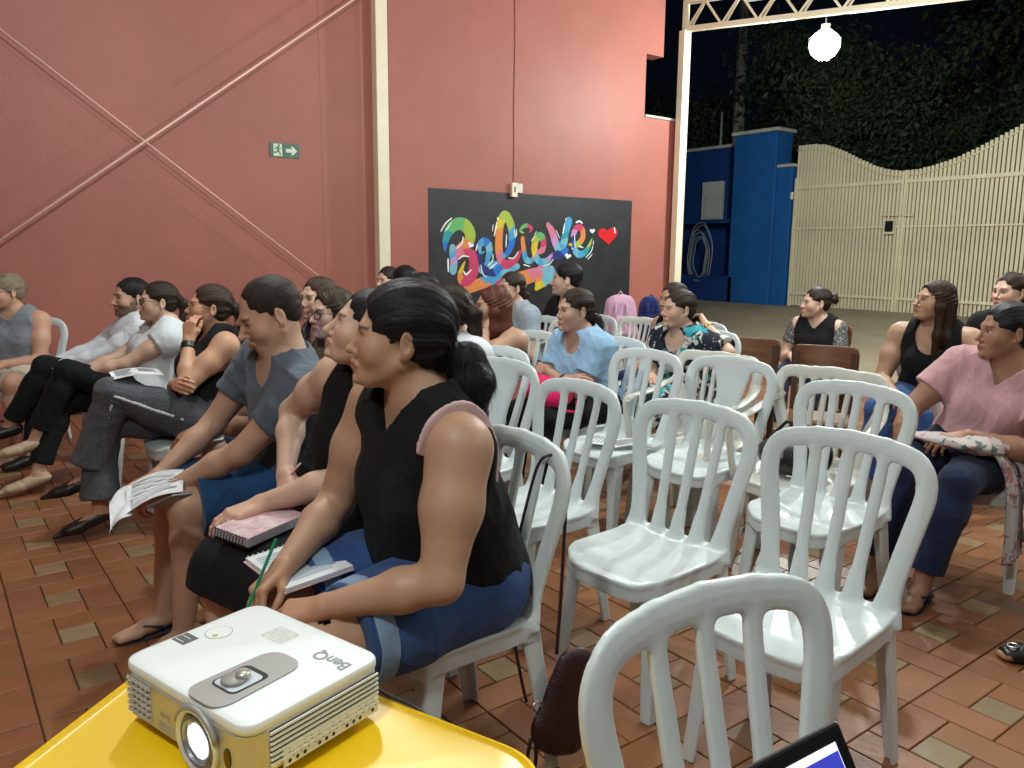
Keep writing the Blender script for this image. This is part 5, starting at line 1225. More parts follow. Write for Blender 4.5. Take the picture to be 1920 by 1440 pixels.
# hidden behind him: a man leaning forward
ADD.append(seated((497,588), 3.35, 0, label='man in a royal blue shirt leaning forward, almost hidden behind the man in grey', fem=False, lean=20, slump=.03, pitch=-5, hf=.20, skin=DARKS, res=.014, hres=.0065,
  arms=dict(L=dict(w=(.0,.48,.66), fd=(.4,.7,-.4), dn=(0,.3,.9), pole=(-.7,-.1,-.6)), R=dict(w=(.10,.45,.64), fd=(-.4,.7,-.4), dn=(0,.3,.9))), legs=LEG,
  wear=[('top', 'blue_shirt', royal, dict(sleeve='cap', hem=-.08, off=.014)), ('bottom', 'dark_shorts', navy, dict(length=.9, off=.012)), ('shoes', m_shoe, 'sneaker')], hair=dict(color='black', style='short'), chair=('slat', 'white chair under the leaning man in royal blue')))
# -------- left group
ADD.append(seated((392,577), 4.08, 4, label='woman in a black sleeveless top and grey wool trousers, hand on her chin', fem=True, s=.99, lean=1, pitch=8, pos=(1.05,4.16), skin=(.55,.31,.20), res=.011, hres=.0042, g=dict(arm=1.08, leg=1.02, bu=.9),
  arms=dict(L=dict(w=(-.03,-.02,.925), fd=(.15,-.15,1), dn=(-.6,.7,.1), curl='soft', pole=(-.45,.7,-1)), R=dict(w=(-.10,.07,.73), fd=(-1,.1,.1), dn=(.2,.8,.4), curl='relax', pole=(.8,.1,-.7))),
  legs=dict(L=dict(a=(.03,.46,.31), pole=(.05,.6,1), f=(.15,.95,-.15)), R=dict(a=(-.01,.43,.14), pole=(.1,.6,1), f=(0,1,-.2))),
  wear=[('top', 'black_top', black, dict(neck='round', nd_=.03, hem=-.04, strapw=.6)), ('bottom', 'wool_trousers', grey_wool, dict(length=1.90, off=.014, flare=.035)), ('trim', white_shirt, 'stripe'), ('shoes', m_shoe, 'pump', dict(heel=.06)), ('glasses', m_gold, dict(w=.0014)), ('earring', m_silver, .004, .018), ('band', 'L', m_watch, dict(at=.90, w=.035)), ('ring', 'L', m_gold)],
  hair=dict(color='dark', style='pony', vol=1.05, wave=.006, roots=(.05,.12,(.9,.9,.9)), tone=(1.6,1.5,1.4), tail=[(-.035,.02,.034),(-.05,.07,.042),(-.04,.13,.034),(-.02,.19,.01)]), chair=('slat', 'white chair under the woman in grey wool trousers')))
ADD.append(seated((296,566), 4.72, 8, label='ponytailed woman with dark glasses, white top and black trousers', fem=True, s=.98, lean=-2, pitch=2, pos=(.99,5.08), skin=LIGHT, res=.012, hres=.0046, arms=dict(L=dict(w=(-.03,.30,.67), fd=(.5,.8,-.1), dn=(-.2,.1,1)), R=dict(w=(.06,.30,.66), fd=(-.6,.7,-.1), dn=(0,.2,1))),
  legs=dict(L=dict(a=(.02,.52,.33), pole=(.1,.6,1), f=(0,1,-.1)), R=dict(a=(.0,.53,.13), f=(0,1,-.15))),
  wear=[('top', 'white_top', white_top, dict(sleeve='cap', neck='round', hem=-.05, off=.012)), ('bottom', 'black_trousers', black_tr, dict(length=1.88, off=.010, flare=.008)), ('glasses', m_frame_dark), ('shoes', m_flat, 'pump')],
  hair=dict(color='dark', style='pony', vol=1.02, length=.26, tail=[(-.03,.03,.026),(-.025,.12,.026),(-.015,.21,.018),(-.01,.27,.007)]), chair=('slat', 'white chair under the ponytailed woman in the white top')))
ADD.append(seated((245,558), 5.15, 22, label='bearded man in a long sleeved white shirt and black trousers', fem=False, s=1.0, lean=-2, pos=(.97,5.66), skin=(.50,.30,.21), res=.012, hres=.0048, beard=(.015,.010,.008,.92), arms=dict(L=dict(w=(-.05,.34,.64), fd=(.3,.9,-.15), dn=(-.2,.1,1)), R=dict(w=(.09,.34,.64), fd=(-.4,.8,-.1), dn=(0,.2,1))),
  legs=dict(L=dict(a=(.04,.58,.30), pole=(.1,.6,1), f=(0,1,-.1)), R=dict(a=(.06,.47,.10), f=(0,1,-.1))),
  wear=[('top', 'white_shirt', white_shirt, dict(sleeve='long', neck='v', nd_=.0, hem=-.06, off=.014, amp=.007)), ('bottom', 'black_trousers', black_tr, dict(length=1.92, off=.011)), ('shoes', m_shoe, 'sneaker')],
  hair=dict(color='black', style='short', vol=1.0), chair=('slat', 'white chair under the bearded man in the white shirt')))
ADD.append(seated((12,547), 5.35, 20, yaw=62, label='woman with short ash blonde hair and glasses, sleeveless grey shirt, against the red wall', fem=True, lean=6, hf=.06, skin=(.55,.31,.22), res=.012, hres=.0048, g=dict(arm=1.2, bu=1, wa=1.15, hip=1.1, leg=1.1, bel=.5),
  arms=dict(L=dict(w=(-.05,.32,.63), fd=(.5,.8,-.2), dn=(-.2,.2,1), curl='hold'), R=dict(w=(.06,.32,.64), fd=(-.6,.7,-.2), dn=(.2,.2,1), curl='hold')), legs=LEG,
  wear=[('top', 'grey_shirt', grey_shirt, dict(neck='v', nd_=.0, hem=-.08, strapw=.9, off=.014, amp=.006)), ('bottom', 'cream_shorts', cream_short, dict(length=.9, off=.012, flare=.01)), ('glasses', m_frame_dark, dict(w=.0018)), ('shoes', m_flat, 'pump'), ('earring', m_silver)],
  hair=dict(color='grey', style='short', vol=1.12), chair=('slat', 'white chair against the red wall under the ash blonde woman')))
# -------- second row
ADD.append(seated((622,588), 3.72, 32, label='woman with long ombre blonde hair and red framed glasses in a black top', fem=True, s=1.0, hf=.08, skin=LIGHT, res=.013, hres=.0042, g=dict(arm=1.2, bu=1, wa=1.2, neck=1.1), jaw=1.05, cheek=1.2, arms=LAP, legs=LEG,
  wear=[('top', 'black_top', black, dict(sleeve='half', hem=-.05)), ('bottom', 'black_trousers', black_tr, dict(length=1.9)), ('glasses', mat('glasses_frame_red', (.10,.012,.016), .3), dict(hh=.019)), ('shoes', m_shoe, 'sneaker')],
  hair=dict(color='blonde', style='long', length=.30, vol=1.05, roots=(.02,.17,(.16,.13,.13))), chair=('slat', 'white chair under the ombre blonde woman')))
ADD.append(seated((596,560), 4.4, 38, label='person in a plum plaid shirt half hidden behind the ombre blonde woman', fem=True, hf=.08, skin=LIGHT, res=.015, hres=.0065, arms=LAP, legs=LEG, wear=[('top', 'plaid_shirt', plaid, dict(sleeve='short', hem=-.05)), ('bottom', 'dark_trousers', navy, dict(length=1.9)), ('shoes', m_shoe, 'sneaker')],
  hair=dict(color='brown', style='pulled'), chair=('slat', 'white chair under the person in the plum plaid shirt')))
ADD.append(seated((727,527), 6.7, 40, label='young woman in a black t-shirt with dark hair tied back, before the cream post', fem=True, hf=.08, skin=LIGHT, res=.014, hres=.0055, arms=LAP, legs=LEG, wear=[('top', 'black_tshirt', black, dict(sleeve='short', hem=-.05)), ('bottom', 'denim_trousers', denim2, dict(length=1.9)), ('shoes', m_shoe, 'sneaker')],
  hair=dict(color='dark', style='pulled', vol=1.05), chair=('slat', 'white chair under the young woman before the cream post')))
ADD.append(seated((757,530), 6.0, -50, label='dark haired person of whom only hair and an ear show beside the cream post', fem=False, hf=.08, skin=LIGHT, res=.016, hres=.0065, arms=LAP, legs=LEG, wear=[('top', 'black_shirt', black, dict(sleeve='short', hem=-.05)), ('bottom', 'dark_trousers', navy, dict(length=1.9)), ('shoes', m_shoe, 'sneaker')],
  hair=dict(color='black', style='short', vol=1.1), chair=('slat', 'white chair under the dark haired person beside the post')))
ADD.append(seated((788,548), 5.0, -20, label='person whose dark crown shows above the head of the near woman', fem=True, hf=.08, skin=LIGHT, res=.016, hres=.0065, arms=LAP, legs=LEG, wear=[('top', 'black_shirt', black, dict(sleeve='short', hem=-.05)), ('bottom', 'dark_trousers', navy, dict(length=1.9)), ('shoes', m_shoe, 'sneaker')],
  hair=dict(color='black', style='pulled', vol=1.1), chair=('slat', 'white chair under the person with the dark crown')))
ADD.append(seated((842,583), 3.9, -30, label='woman with long dark brown hair and a white top behind the near woman', fem=True, hf=.08, skin=LIGHT, res=.014, hres=.005, arms=LAP, legs=LEG, wear=[('top', 'white_top', white_shirt, dict(sleeve='short', hem=-.05)), ('bottom', 'dark_trousers', navy, dict(length=1.9)), ('shoes', m_shoe, 'sneaker')],
  hair=dict(color='dark', style='pony', vol=1.15, tail=[(-.03,.03,.035),(-.03,.12,.035),(-.02,.22,.02)]), chair=('slat', 'white chair under the woman with long brown hair and white top')))
ADD.append(seated((923,575), 4.75, 12, label='woman with long reddish hair and a green floral strapless top, hand at her ear', fem=True, s=1.0, hf=.09, skin=TAN, res=.0115, hres=.0044, g=dict(arm=1.25, bu=1, wa=1.15, leg=1.1),
  arms=dict(L=dict(w=(-.04,.15,.945), fd=(.1,-.35,1), dn=(-.4,.9,.1), curl='soft', pole=(-.5,.5,-1)), R=dict(w=(.03,.28,.66), fd=(-.8,.5,0), dn=(0,.3,1))), legs=LEG,
  wear=[('top', 'green_top', green_top, dict(off_shoulder=True, hem=-.06, strapw=.9, off=.012)), ('bottom', 'pink_trousers', pink_pants, dict(length=1.8, off=.011)), ('shoes', m_flat, 'pump')],
  hair=dict(color='red', style='long', length=.20, vol=1.1), chair=('slat', 'white chair under the red haired woman in green')))
ADD.append(seated((958,540), 5.95, 32, label='woman with glasses in a light grey t-shirt in front of the mural', fem=True, hf=.08, skin=MED, res=.014, hres=.005, g=dict(arm=1.15, wa=1.15), arms=LAP, legs=LEG, wear=[('top', 'grey_tshirt', lgrey_tee, dict(sleeve='short', hem=-.05)), ('bottom', 'denim_trousers', denim2, dict(length=1.9)), ('glasses', m_frame_dark, dict(w=.0016)), ('shoes', m_shoe, 'sneaker')],
  hair=dict(color='dark', style='pulled'), chair=('slat', 'white chair under the woman in the light grey t-shirt')))
ADD.append(seated((1062,524), 6.1, -4, label='man in a black shirt in profile before the mural, one palm raised', fem=False, hf=.08, skin=LIGHT, res=.014, hres=.005, g=dict(sh=1.05, wa=1.1), arms=dict(L=dict(w=(-.06,.36,.78), fd=(.1,1,.1), dn=(-.3,.0,-1), curl='relax'), R=dict(w=(.12,.38,.76), fd=(-.1,1,.15), dn=(.2,0,-1))), legs=LEG,
  wear=[('top', 'black_shirt', black, dict(sleeve='half', hem=-.05)), ('bottom', 'dark_trousers', navy, dict(length=1.9)), ('shoes', m_shoe, 'sneaker')], hair=dict(color='black', style='short', vol=1.05), chair=('slat', 'white chair under the man in black before the mural')))
ADD.append(seated((1078,582), 4.42, 26, label='woman in a light blue t-shirt with folded arms and a low ponytail', fem=True, s=1.0, hf=.10, skin=MED, res=.010, hres=.0040, g=dict(arm=1.05), arms=FOLD, legs=LEG, pitch=-2,
  wear=[('top', 'blue_tshirt', ltblue, dict(sleeve='short', neck='round', nd_=.015, hem=-.08, off=.012, amp=.013, loose=.01, sleeve_off=.012)), ('bottom', 'black_trousers', black_tr, dict(length=1.9)), ('shoes', m_shoe, 'sneaker'), ('earring', m_silver, .004), ('band', 'R', m_watch, dict(at=.93, w=.022, name='watch')), ('print', navy)],
  hair=dict(color='dark', style='lowpony', vol=.98, tail=[(-.03,.01,.026),(-.045,.05,.03),(-.035,.09,.014)]), chair=('slat', 'white chair under the woman in the light blue t-shirt')))
ADD.append(seated((1262,562), 5.6, 40, label='woman in a strappy top half hidden behind the floral dress', fem=True, hf=.08, skin=TAN, res=.014, hres=.005, arms=LAP, legs=LEG, wear=[('top', 'dark_top', black, dict(neck='scoop', hem=-.05, strapw=.4)), ('bottom', 'denim_trousers', denim2, dict(length=1.9)), ('shoes', m_shoe, 'sneaker')],
  hair=dict(color='dark', style='pulled'), chair=('slat', 'white chair under the woman in the strappy top')))
ADD.append(seated((1272,580), 4.95, 30, label='woman in a black and white floral dress leaning on her arm, hand behind her neck', fem=True, s=1.02, hf=.08, side=.04, skin=LIGHT, res=.011, hres=.0042, g=dict(arm=1.08, wa=1.05),
  arms=dict(L=dict(e=(-.36,.03,.80), w=(-.165,.0,.945), fd=(.75,-.35,.5), dn=(-.3,-.6,.5), curl='soft', pole=(-.9,.5,-.6)), R=dict(w=(.03,.28,.64), fd=(-.7,.6,-.1), dn=(0,.2,1))), legs=LEG,
  wear=[('top', 'floral_dress', floral, dict(sleeve='short', neck='scoop', nd_=.02, hem=-.08, off=.015, amp=.006, sleeve_off=.02)), ('bottom', 'floral_skirt', floral, dict(length=1.35, skirt=True, off=.016)), ('shoes', m_flat, 'pump'), ('band', 'L', m_gold, dict(at=.95, w=.012))],
  hair=dict(color='dark', style='lowpony', vol=1.0), chair=('slat', 'white chair under the woman in the floral dress')))
# -------- right side
ADD.append(seated((1530,568), 6.1, 22, label='woman with a hair bun, black dress and sequin sleeves, holding a white phone', fem=True, s=.97, hf=.06, yaw=14, skin=LIGHT, res=.012, hres=.0044, arms=LAP, legs=LEG,
  wear=[('top', 'black_dress_top', black, dict(sleeve=None, neck='v', nd_=.01, hem=-.08, strapw=1.1)), ('sleeves', sequin), ('bottom', 'jeans', denim2, dict(length=1.9)), ('shoes', m_shoe, 'sneaker'), ('earring', m_silver, .004)],
  hair=dict(color='dark', style='bun', vol=1.0), chair=None))
ADD.append(seated((1752,565), 4.55, 33, label='woman with long brown hair, black lace tank and jeans, looking up', fem=True, s=1.05, hf=.06, yaw=12, pitch=7, skin=TAN, res=.0105, hres=.0040, g=dict(sh=1.08, arm=1.12, leg=1.1), jaw=1.05, nose=1.15,
  arms=dict(L=dict(w=(-.22,.36,.64), fd=(.3,.9,-.3), dn=(-.2,.3,.9), pole=(-.8,-.3,-.5)), R=dict(w=(.12,.34,.64), fd=(-.5,.8,-.2), dn=(0,.2,1))), legs=dict(L=dict(a=(-.10,.52,.09)), R=dict(a=(.14,.46,.09))),
  wear=[('top', 'black_tank', black2, dict(neck='scoop', nd_=.06, hem=-.06, strapw=.35)), ('bottom', 'jeans', denim, dict(length=1.9)), ('shoes', m_shoe, 'sneaker')],
  hair=dict(color='brown', style='long', length=.33, vol=1.05, tone=(.55,.5,.5)), chair=('armslat', 'white armchair under the long haired woman in black')))
ADD.append(seated((1893,548), 4.85, 50, label='short haired woman peeking from behind at the right edge', fem=True, s=1.04, hf=.06, skin=LIGHT, res=.014, hres=.0048, arms=LAP, legs=LEG, wear=[('top', 'dark_top', black, dict(sleeve='short', hem=-.05)), ('bottom', 'jeans', denim2, dict(length=1.9)), ('shoes', m_shoe, 'sneaker')],
  hair=dict(color='dark', style='pulled'), chair=('slat', 'white chair under the woman peeking at the right edge')))
ADD.append(seated((1886,622), 3.30, 26, pos=(3.64,1.50), yaw=10, label='woman in a dusty pink t-shirt and dark jeans with a floral scarf on her lap', fem=True, s=1.02, lean=-1, skin=(.36,.19,.12), res=.0095, hres=.0036, g=dict(arm=1.15, bu=1.05, wa=1.1, leg=1.12, bel=.4),
  arms=dict(L=dict(w=(-.04,.27,.66), fd=(.75,.6,-.2), dn=(-.1,.5,.9), curl='relax', pole=(-.9,-.1,-.5)), R=dict(w=(.20,.34,.56), fd=(-.1,.6,-.8), dn=(.6,.4,.3), curl='relax', pole=(.8,-.3,-.3))),
  legs=dict(L=dict(a=(.02,.50,.09), pole=(-.1,.6,1)), R=dict(a=(.20,.46,.09), pole=(.1,.6,1))),
  wear=[('top', 'pink_tshirt', pink_tee, dict(sleeve='short', neck='v', nd_=.015, hem=-.03, off=.010, amp=.009)), ('bottom', 'dark_jeans', denim2, dict(length=1.9, off=.010, flare=.01)), ('shoes', m_flip, 'flip'), ('ring', 'L', m_gold), ('necklace', m_gold)],
  hair=dict(color='black', style='pulled', vol=1.05), chair=None))
pf = atz(1893,1188,.07)
ADD.append(dict(label='sitter outside the right edge, only a dark sandalled foot showing', fem=True, pos=(pf.x+.40,pf.y-.42), yaw=-45, look=-50, skin=(.40,.21,.13), res=.012, hres=.008, arms=LAP, legs=dict(L=dict(a=(-.03,.47,.085), pole=(-.1,.5,1), f=(-.1,1,-.1)), R=dict(a=(.14,.10,.09))),
  wear=[('top', 'dark_top', black, dict(sleeve='short', hem=-.05)), ('bottom', 'jeans', denim2, dict(length=1.8)), ('sandal', m_shoe)], hair=dict(color='dark', style='pulled'), chair=('slat', 'white chair just outside the right edge')))
# small garment details
def strap(c, mt):
    F = Fld(c['SH'][-1]-.16, c['SH'][-1]+.16, .006); D = evalp(F, c['torso'], .016, kx=.03); D = smin(D, evalp(F, c['arms'][-1], .006), .05); n = _n(c['rs']*-1); p = c['SH'][-1]+c['rs']*.022
    D = cutplane(F, D, p-n*.0, n, .002); D = cutplane(F, D, p-n*.011, -n, .002); D = cutplane(F, D, c['SH'][-1]-c['t']*.06+c['fs']*.01, _n(c['fs']*.75-c['t']*.8)); emit_cloth(c, 'pink_strap', F, D, mt)
WEAR['strap'] = strap
def sandal(c, mt):
    for q in (-1, 1):
        foot, An, fd, up = c['feet'][q]; sd = np.cross(fd, up); F = Fld(An-.12-fd*.0, An+.12+fd*.14, .007); a = An-up*.080
        D = evalp(F, [Cap(a-fd*.05, a+fd*.17, .038, .044, .02, flat=up, fl=.25)]); emit_cloth(c, 'sole', F, D, mt)
        D = evalp(F, foot, .007); D = cutplane(F, D, An+fd*.16, fd); D = cutplane(F, D, An+fd*.085, -fd); emit_cloth(c, 'strap', F, D, mt)
        p = An+fd*.125-up*.020-sd*.0-c['off']+Z_*.0; MB().tube([tuple(p+fd*.017*cos(a)+sd*.017*sin(a)) for a in np.linspace(0, 2*pi, 17)[:-1]], .004, 6, closed=True).build('buckle', m_silver, c['e'], smooth=True)
WEAR['sandal'] = sandal
def sleeves(c, mt):
    F, s = c['F'], c['s']
    for q in (-1, 1):
        S_, E_, W_ = c['armj'][q]; d = _n(E_-S_); A = evalp(F, [Cap(S_, S_+d*.17*s, .066*s, .064*s, .03)]); A = cutplane(F, A, S_+d*.16*s, d); emit_cloth(c, 'sequin_sleeve', F, A, mt)
WEAR['sleeves'] = sleeves
def fprint(c, mt):
    p = c['P0']+c['t']*.21*c['s']+c['fs']*.13-c['rs']*.09
    V = np.array([p-c['off']+c['rs']*a+c['t']*b for a, b in ((-.02,-.02),(.005,-.03),(.02,0),(.0,.025))]); MB().tube([tuple(p-c['off']+(c['rs']*cos(a)+c['t']*sin(a))*.022+c['fs']*.012) for a in np.linspace(.3,3.6,12)], .004, 5).build('shirt_print', mt, c['e'])
WEAR['print'] = fprint
def trim(c, mt, kind):
    F = c['FC']; A = evalp(F, c['legs'][-1], .0165); hp, Kn, An = c['legj'][-1]
    for (p, e_, nn) in ((hp, Kn, Z_), (Kn, An, c['f'])):
        d = _n(e_-p); n = _n(nn-d*(nn@d)); D = cutplane(F, A, p+n*.009, n, .002); D = cutplane(F, D, p-n*.009, -n, .002); D = cutplane(F, D, p+c['r']*-.01, c['r'], .002); D = cutplane(F, D, p+d*.03, -d, .002); D = cutplane(F, D, e_-d*.01, d, .002)
        emit_cloth(c, 'side_stripe', F, D, mt)
WEAR['trim'] = trim
def necklace(c, mt):
    p = c['Pn']+c['fs']*.055-c['t']*.035; MB().tube([tuple(p+c['rs']*.05*cos(a)+c['t']*(.05*sin(a)+.03)-c['off']+c['fs']*.03*(1-abs(cos(a)))) for a in np.linspace(pi+.1, 2*pi-.1, 12)], .0012, 5).build('necklace', mt, c['e'])
WEAR['necklace'] = necklace
import time
T0 = time.time(); CTX = []
for S in ADD:
    if ONLY and not any(k in S['label'] for k in ONLY): CTX.append(None); continue
    CTX.append(person(S))
    ch = S.get('chair')
    if ch: place_chair(ch[0], S['pos'][0]+.01, S['pos'][1], S.get('yaw', 0), ch[1], 'white plastic chairs')
print('people', time.time()-T0)
# ================================================================== THINGS ON LAPS, CHAIRS AND THE TABLE
def W(x, y, z): return Vector((x, y, z))
def sheet(name, corners, mt, parent, bend=0, n=10, th=.0008, off=(0,0,0), curlf=None):
    """a thin bent sheet between four surveyed corners"""
    a, b, c, d = [Vector(p)-Vector(off) for p in corners]; V = []; F = []; nn = ((b-a).cross(d-a)).normalized()
    if nn.z < 0: nn = -nn
    for s in (0, 1):
        for i in range(n+1):
            for j in range(n+1):
                u, v = i/n, j/n; p = a*(1-u)*(1-v)+b*u*(1-v)+c*u*v+d*(1-u)*v
                V.append(p+nn*(bend*sin(pi*u)*1.0+(curlf(u, v) if curlf else 0)-s*th))
    m = (n+1)*(n+1)
    for i in range(n):
        for j in range(n): q = i*(n+1)+j; F.append((q, q+n+1, q+n+2, q+1)); F.append((m+q, m+q+1, m+q+n+2, m+q+n+1))
    edge = [i*(n+1) for i in range(n+1)]+[n*(n+1)+j for j in range(1, n+1)]+[i*(n+1)+n for i in range(n-1, -1, -1)]+[j for j in range(n-1, 0, -1)]
    for k in range(len(edge)): p, q = edge[k], edge[(k+1) % len(edge)]; F.append((p, q, m+q, m+p))
    return meshobj(name, [tuple(p) for p in V], F, mt, parent, True)
def lines_on(name, corners, rows, mt, parent, off, seed=1, lift=.0012, bend=0):
    """rows of grey print: thin bars a hair above the sheet"""
    R = random.Random(seed); a, b, c, d = [Vector(p)-Vector(off) for p in corners]; mb = MB(); nn = ((b-a).cross(d-a)).normalized()
    if nn.z < 0: nn = -nn
    P = lambda u, v: tuple(a*(1-u)*(1-v)+b*u*(1-v)+c*u*v+d*(1-u)*v+nn*(lift+bend*sin(pi*u)))
    for u0, u1, v0, v1, k in rows:
        for i in range(k):
            v = v0+(v1-v0)*(i+.2)/k; w = (v1-v0)/k*.45; e = u0+(u1-u0)*R.uniform(.7, 1); m = 6
            for s in range(m): x0, x1 = u0+(e-u0)*s/m, u0+(e-u0)*(s+1)/m; mb.add([P(x0, v), P(x1, v), P(x1, v+w), P(x0, v+w)], [(0,1,2,3)])
    return mb.build(name, mt, parent)
def slab(name, corners, th, mt, parent, off, **kw):
    a, b, c, d = [Vector(p)-Vector(off) for p in corners]; nn = ((b-a).cross(d-a)).normalized()
    if nn.z < 0: nn = -nn
    V = [a,b,c,d,a-nn*th,b-nn*th,c-nn*th,d-nn*th]; return meshobj(name, [tuple(p) for p in V], [(0,1,2,3),(7,6,5,4),(0,4,5,1),(1,5,6,2),(2,6,7,3),(3,7,4,0)], mt, parent, **kw)
def plane_pts(p, u, v, w, h):
    p, u, v = Vector(p), Vector(u).normalized(), Vector(v); v = (v-u*v.dot(u)).normalized(); return [p, p+u*w, p+u*w+v*h, p+v*h]
m_pink = mat('pink_plastic', (.75,.30,.42), .4); m_penc = mat('green_lacquer', (.005,.20,.09), .3); m_wood = mat('pencil_wood', (.55,.36,.2), .6); m_cover = mat('pink_patterned_cover', (.55,.30,.38), .5, col2=(.75,.62,.62), nscale=35)
def thighz(c, q, u): hp, Kn, An = c['legj'][q]; p = hp+(Kn-hp)*u; return p
if CTX[0]:
    # open spiral notebook on the near woman's lap
    o = (.66, 1.78, .60); e = empty('notebook', o, label='open spiral notebook with white pages on the lap of the near woman', cat='notebook')
    pg = plane_pts((.595,1.89,.628), (.985,.10,.05), (.0,-1,-.05), .175, .215)
    slab('page_block', pg, .009, m_paper, e, o); slab('cover', [p+Vector((0,0,-.0102)) for p in plane_pts((.590,1.893,.628), (.985,.10,.05), (.0,-1,-.05), .182, .221)], .002, m_cover, e, o)
    lines_on('print', pg, [(.08,.9,.10,.45,6),(.08,.9,.52,.9,8)], mat('pale_print', (.38,.46,.58), .7), e, o, 3)
    a, b = pg[0]-Vector(o), pg[1]-Vector(o)
    for k in range(13):
        p = a+(b-a)*(k+.5)/13; ax = (b-a).normalized(); t2 = Vector((0,1,0)); MB().tube([tuple(p+t2*.0065*cos(t)+Vector((0,0,1))*.0065*sin(t)+Vector((0,0,-.004))) for t in np.linspace(0, 2*pi, 11)[:-1]], .0011, 5, closed=True).build('spiral_ring', m_whiteW, e, smooth=True)
    # green pencil held in the far hand
    hw = CTX[0]['hands'][1][1]; d = Vector((.46,.36,.55)).normalized(); p = Vector(hw)+Vector((-.075,-.035,-.005))
    e = empty('pencil', tuple(p), label='green pencil in the right hand of the near woman', cat='pencil')
    MB().tube([tuple(d*-.07), tuple(d*.105)], .0042, 6).build('shaft', m_penc, e); MB().tube([tuple(d*-.07), tuple(d*-.088)], [.0042,.0008], 6).build('tip', m_wood, e)
if CTX[1]:
    o = (.72, 2.19, .60); e = empty('diary', o, label='closed pink spiral diary under the hand of the woman with the pink pen', cat='notebook')
    pg = plane_pts((.60,2.16,.628), (.93,.36,.06), (.25,-1,-.06), .205, .135)
    slab('page_block', [p-Vector((0,0,.003)) for p in pg], .022, mat('page_edges', (.42,.42,.46), .7, noise=.3, nscale=200, stretch=(1,1,8)), e, o); slab('cover', pg, .0028, m_cover, e, o); slab('cover', [p-Vector((0,0,.0252)) for p in pg], .0028, mat('dark_cover', (.04,.03,.04), .5), e, o)
    a, b = pg[0]-Vector(o), pg[3]-Vector(o)
    for k in range(11):
        p = a+(b-a)*(k+.5)/11; MB().tube([tuple(p+Vector((1,.36,0)).normalized()*.010*cos(t)+Vector((0,0,1))*.015*sin(t)+Vector((-.004,0,-.013))) for t in np.linspace(0, 2*pi, 11)[:-1]], .0014, 5, closed=True).build('spiral_ring', m_frame_dark, e, smooth=True)
    hw = CTX[1]['hands'][1][1]; p = Vector(hw)+Vector((-.035,-.03,-.03)); d = Vector((.55,-.20,.62)).normalized()
    e = empty('pen', tuple(p), label='pink pen held by the woman in the black tank', cat='pen')
    MB().tube([tuple(d*-.055), tuple(d*.085)], .0042, 8).build('barrel', m_pink, e, smooth=True); MB().tube([tuple(d*.0852), tuple(d*.10)], [.0042,.003], 8).build('cap', m_whiteW, e); MB().tube([tuple(d*-.055), tuple(d*-.068)], [.0035,.0008], 8).build('tip', m_silver, e)
if CTX[2]:
    o = (.56, 2.62, .56); e = empty('leaflet', o, label='folded white leaflet in the hands of the man in slate grey', cat='paper')
    cs = [(.50,2.80,.600),(.70,2.86,.615),(.645,2.66,.60),(.46,2.60,.565)]; cf = lambda u, v: .010*sin(7*v+3*u)
    sheet('sheet', cs, m_paper, e, .012, off=o, curlf=cf); cs2 = [(.44,2.74,.575),(.52,2.80,.602),(.475,2.60,.567),(.40,2.545,.53)]; sheet('folded_flap', cs2, m_paper, e, .01, off=o, curlf=cf)
    lines_on('print', cs, [(.1,.9,.1,.9,9)], mat('pale_grey_print', (.5,.52,.56), .7), e, o, 5, .0125, .012)
    o = (.565, 2.50, .622); e = empty('phone', o, label='black phone held by the man in slate grey', cat='phone')
    M = Matrix.Rotation(radians(200), 4, 'Z') @ Matrix.Rotation(radians(24), 4, 'X') @ Matrix.Rotation(radians(-8), 4, 'Y')
    MB().box((-.036,-.075,-.005),(.036,.075,.004), M, bev=.004).build('body', mat('phone_grey', (.30,.30,.31), .35, metal=.6), e); MB().box((-.0335,-.072,.0042),(.0335,.072,.0050), M).build('screen', mat('phone_glass', (.008,.008,.010), .08), e)
if CTX[4]:
    c = CTX[4]; k = Vector(c['legj'][-1][1]); o = (k.x+.12, k.y, k.z+.085); e = empty('leaflet', o, label='printed white booklet lying on the knee of the woman in grey trousers', cat='paper')
    cs = [(o[0]-.10,o[1]+.13,o[2]-.004),(o[0]+.12,o[1]+.10,o[2]-.002),(o[0]+.11,o[1]-.07,o[2]-.012),(o[0]-.11,o[1]-.05,o[2]-.016)]; sheet('sheet', cs, m_paper, e, .014, off=o)
    lines_on('print', cs, [(.08,.45,.1,.8,7),(.55,.92,.1,.6,6),(.2,.36,.82,.92,1),(.42,.55,.82,.92,1)], m_ink, e, o, 6, .0016, .014)
def phone_at(ctx, lab, dx=(0,0,0)):
    p = Vector(ctx['hands'][-1][1])+Vector(ctx['hands'][-1][2])*.07+Vector((0,0,.022))+Vector(dx); e = empty('phone', tuple(p), label=lab, cat='phone')
    M = Matrix.Rotation(radians(40), 4, 'Z') @ Matrix.Rotation(radians(15), 4, 'X'); MB().box((-.035,-.07,-.004),(.035,.07,.004), M, bev=.003).build('case', m_whiteW, e); MB().box((-.031,-.065,.0042),(.031,.065,.0048), M).build('screen', mat('phone_glass', (.008,.008,.010), .08), e)
iby = {S['label']: c for S, c in zip(ADD, CTX)}
def find(s): return next((c for l, c in iby.items() if s in l), None)
c = find('hair bun')
if c: phone_at(c, 'white phone in the hands of the woman with the hair bun')
c = find('ponytailed woman with dark')
if c: phone_at(c, 'small white phone on the lap of the ponytailed woman')
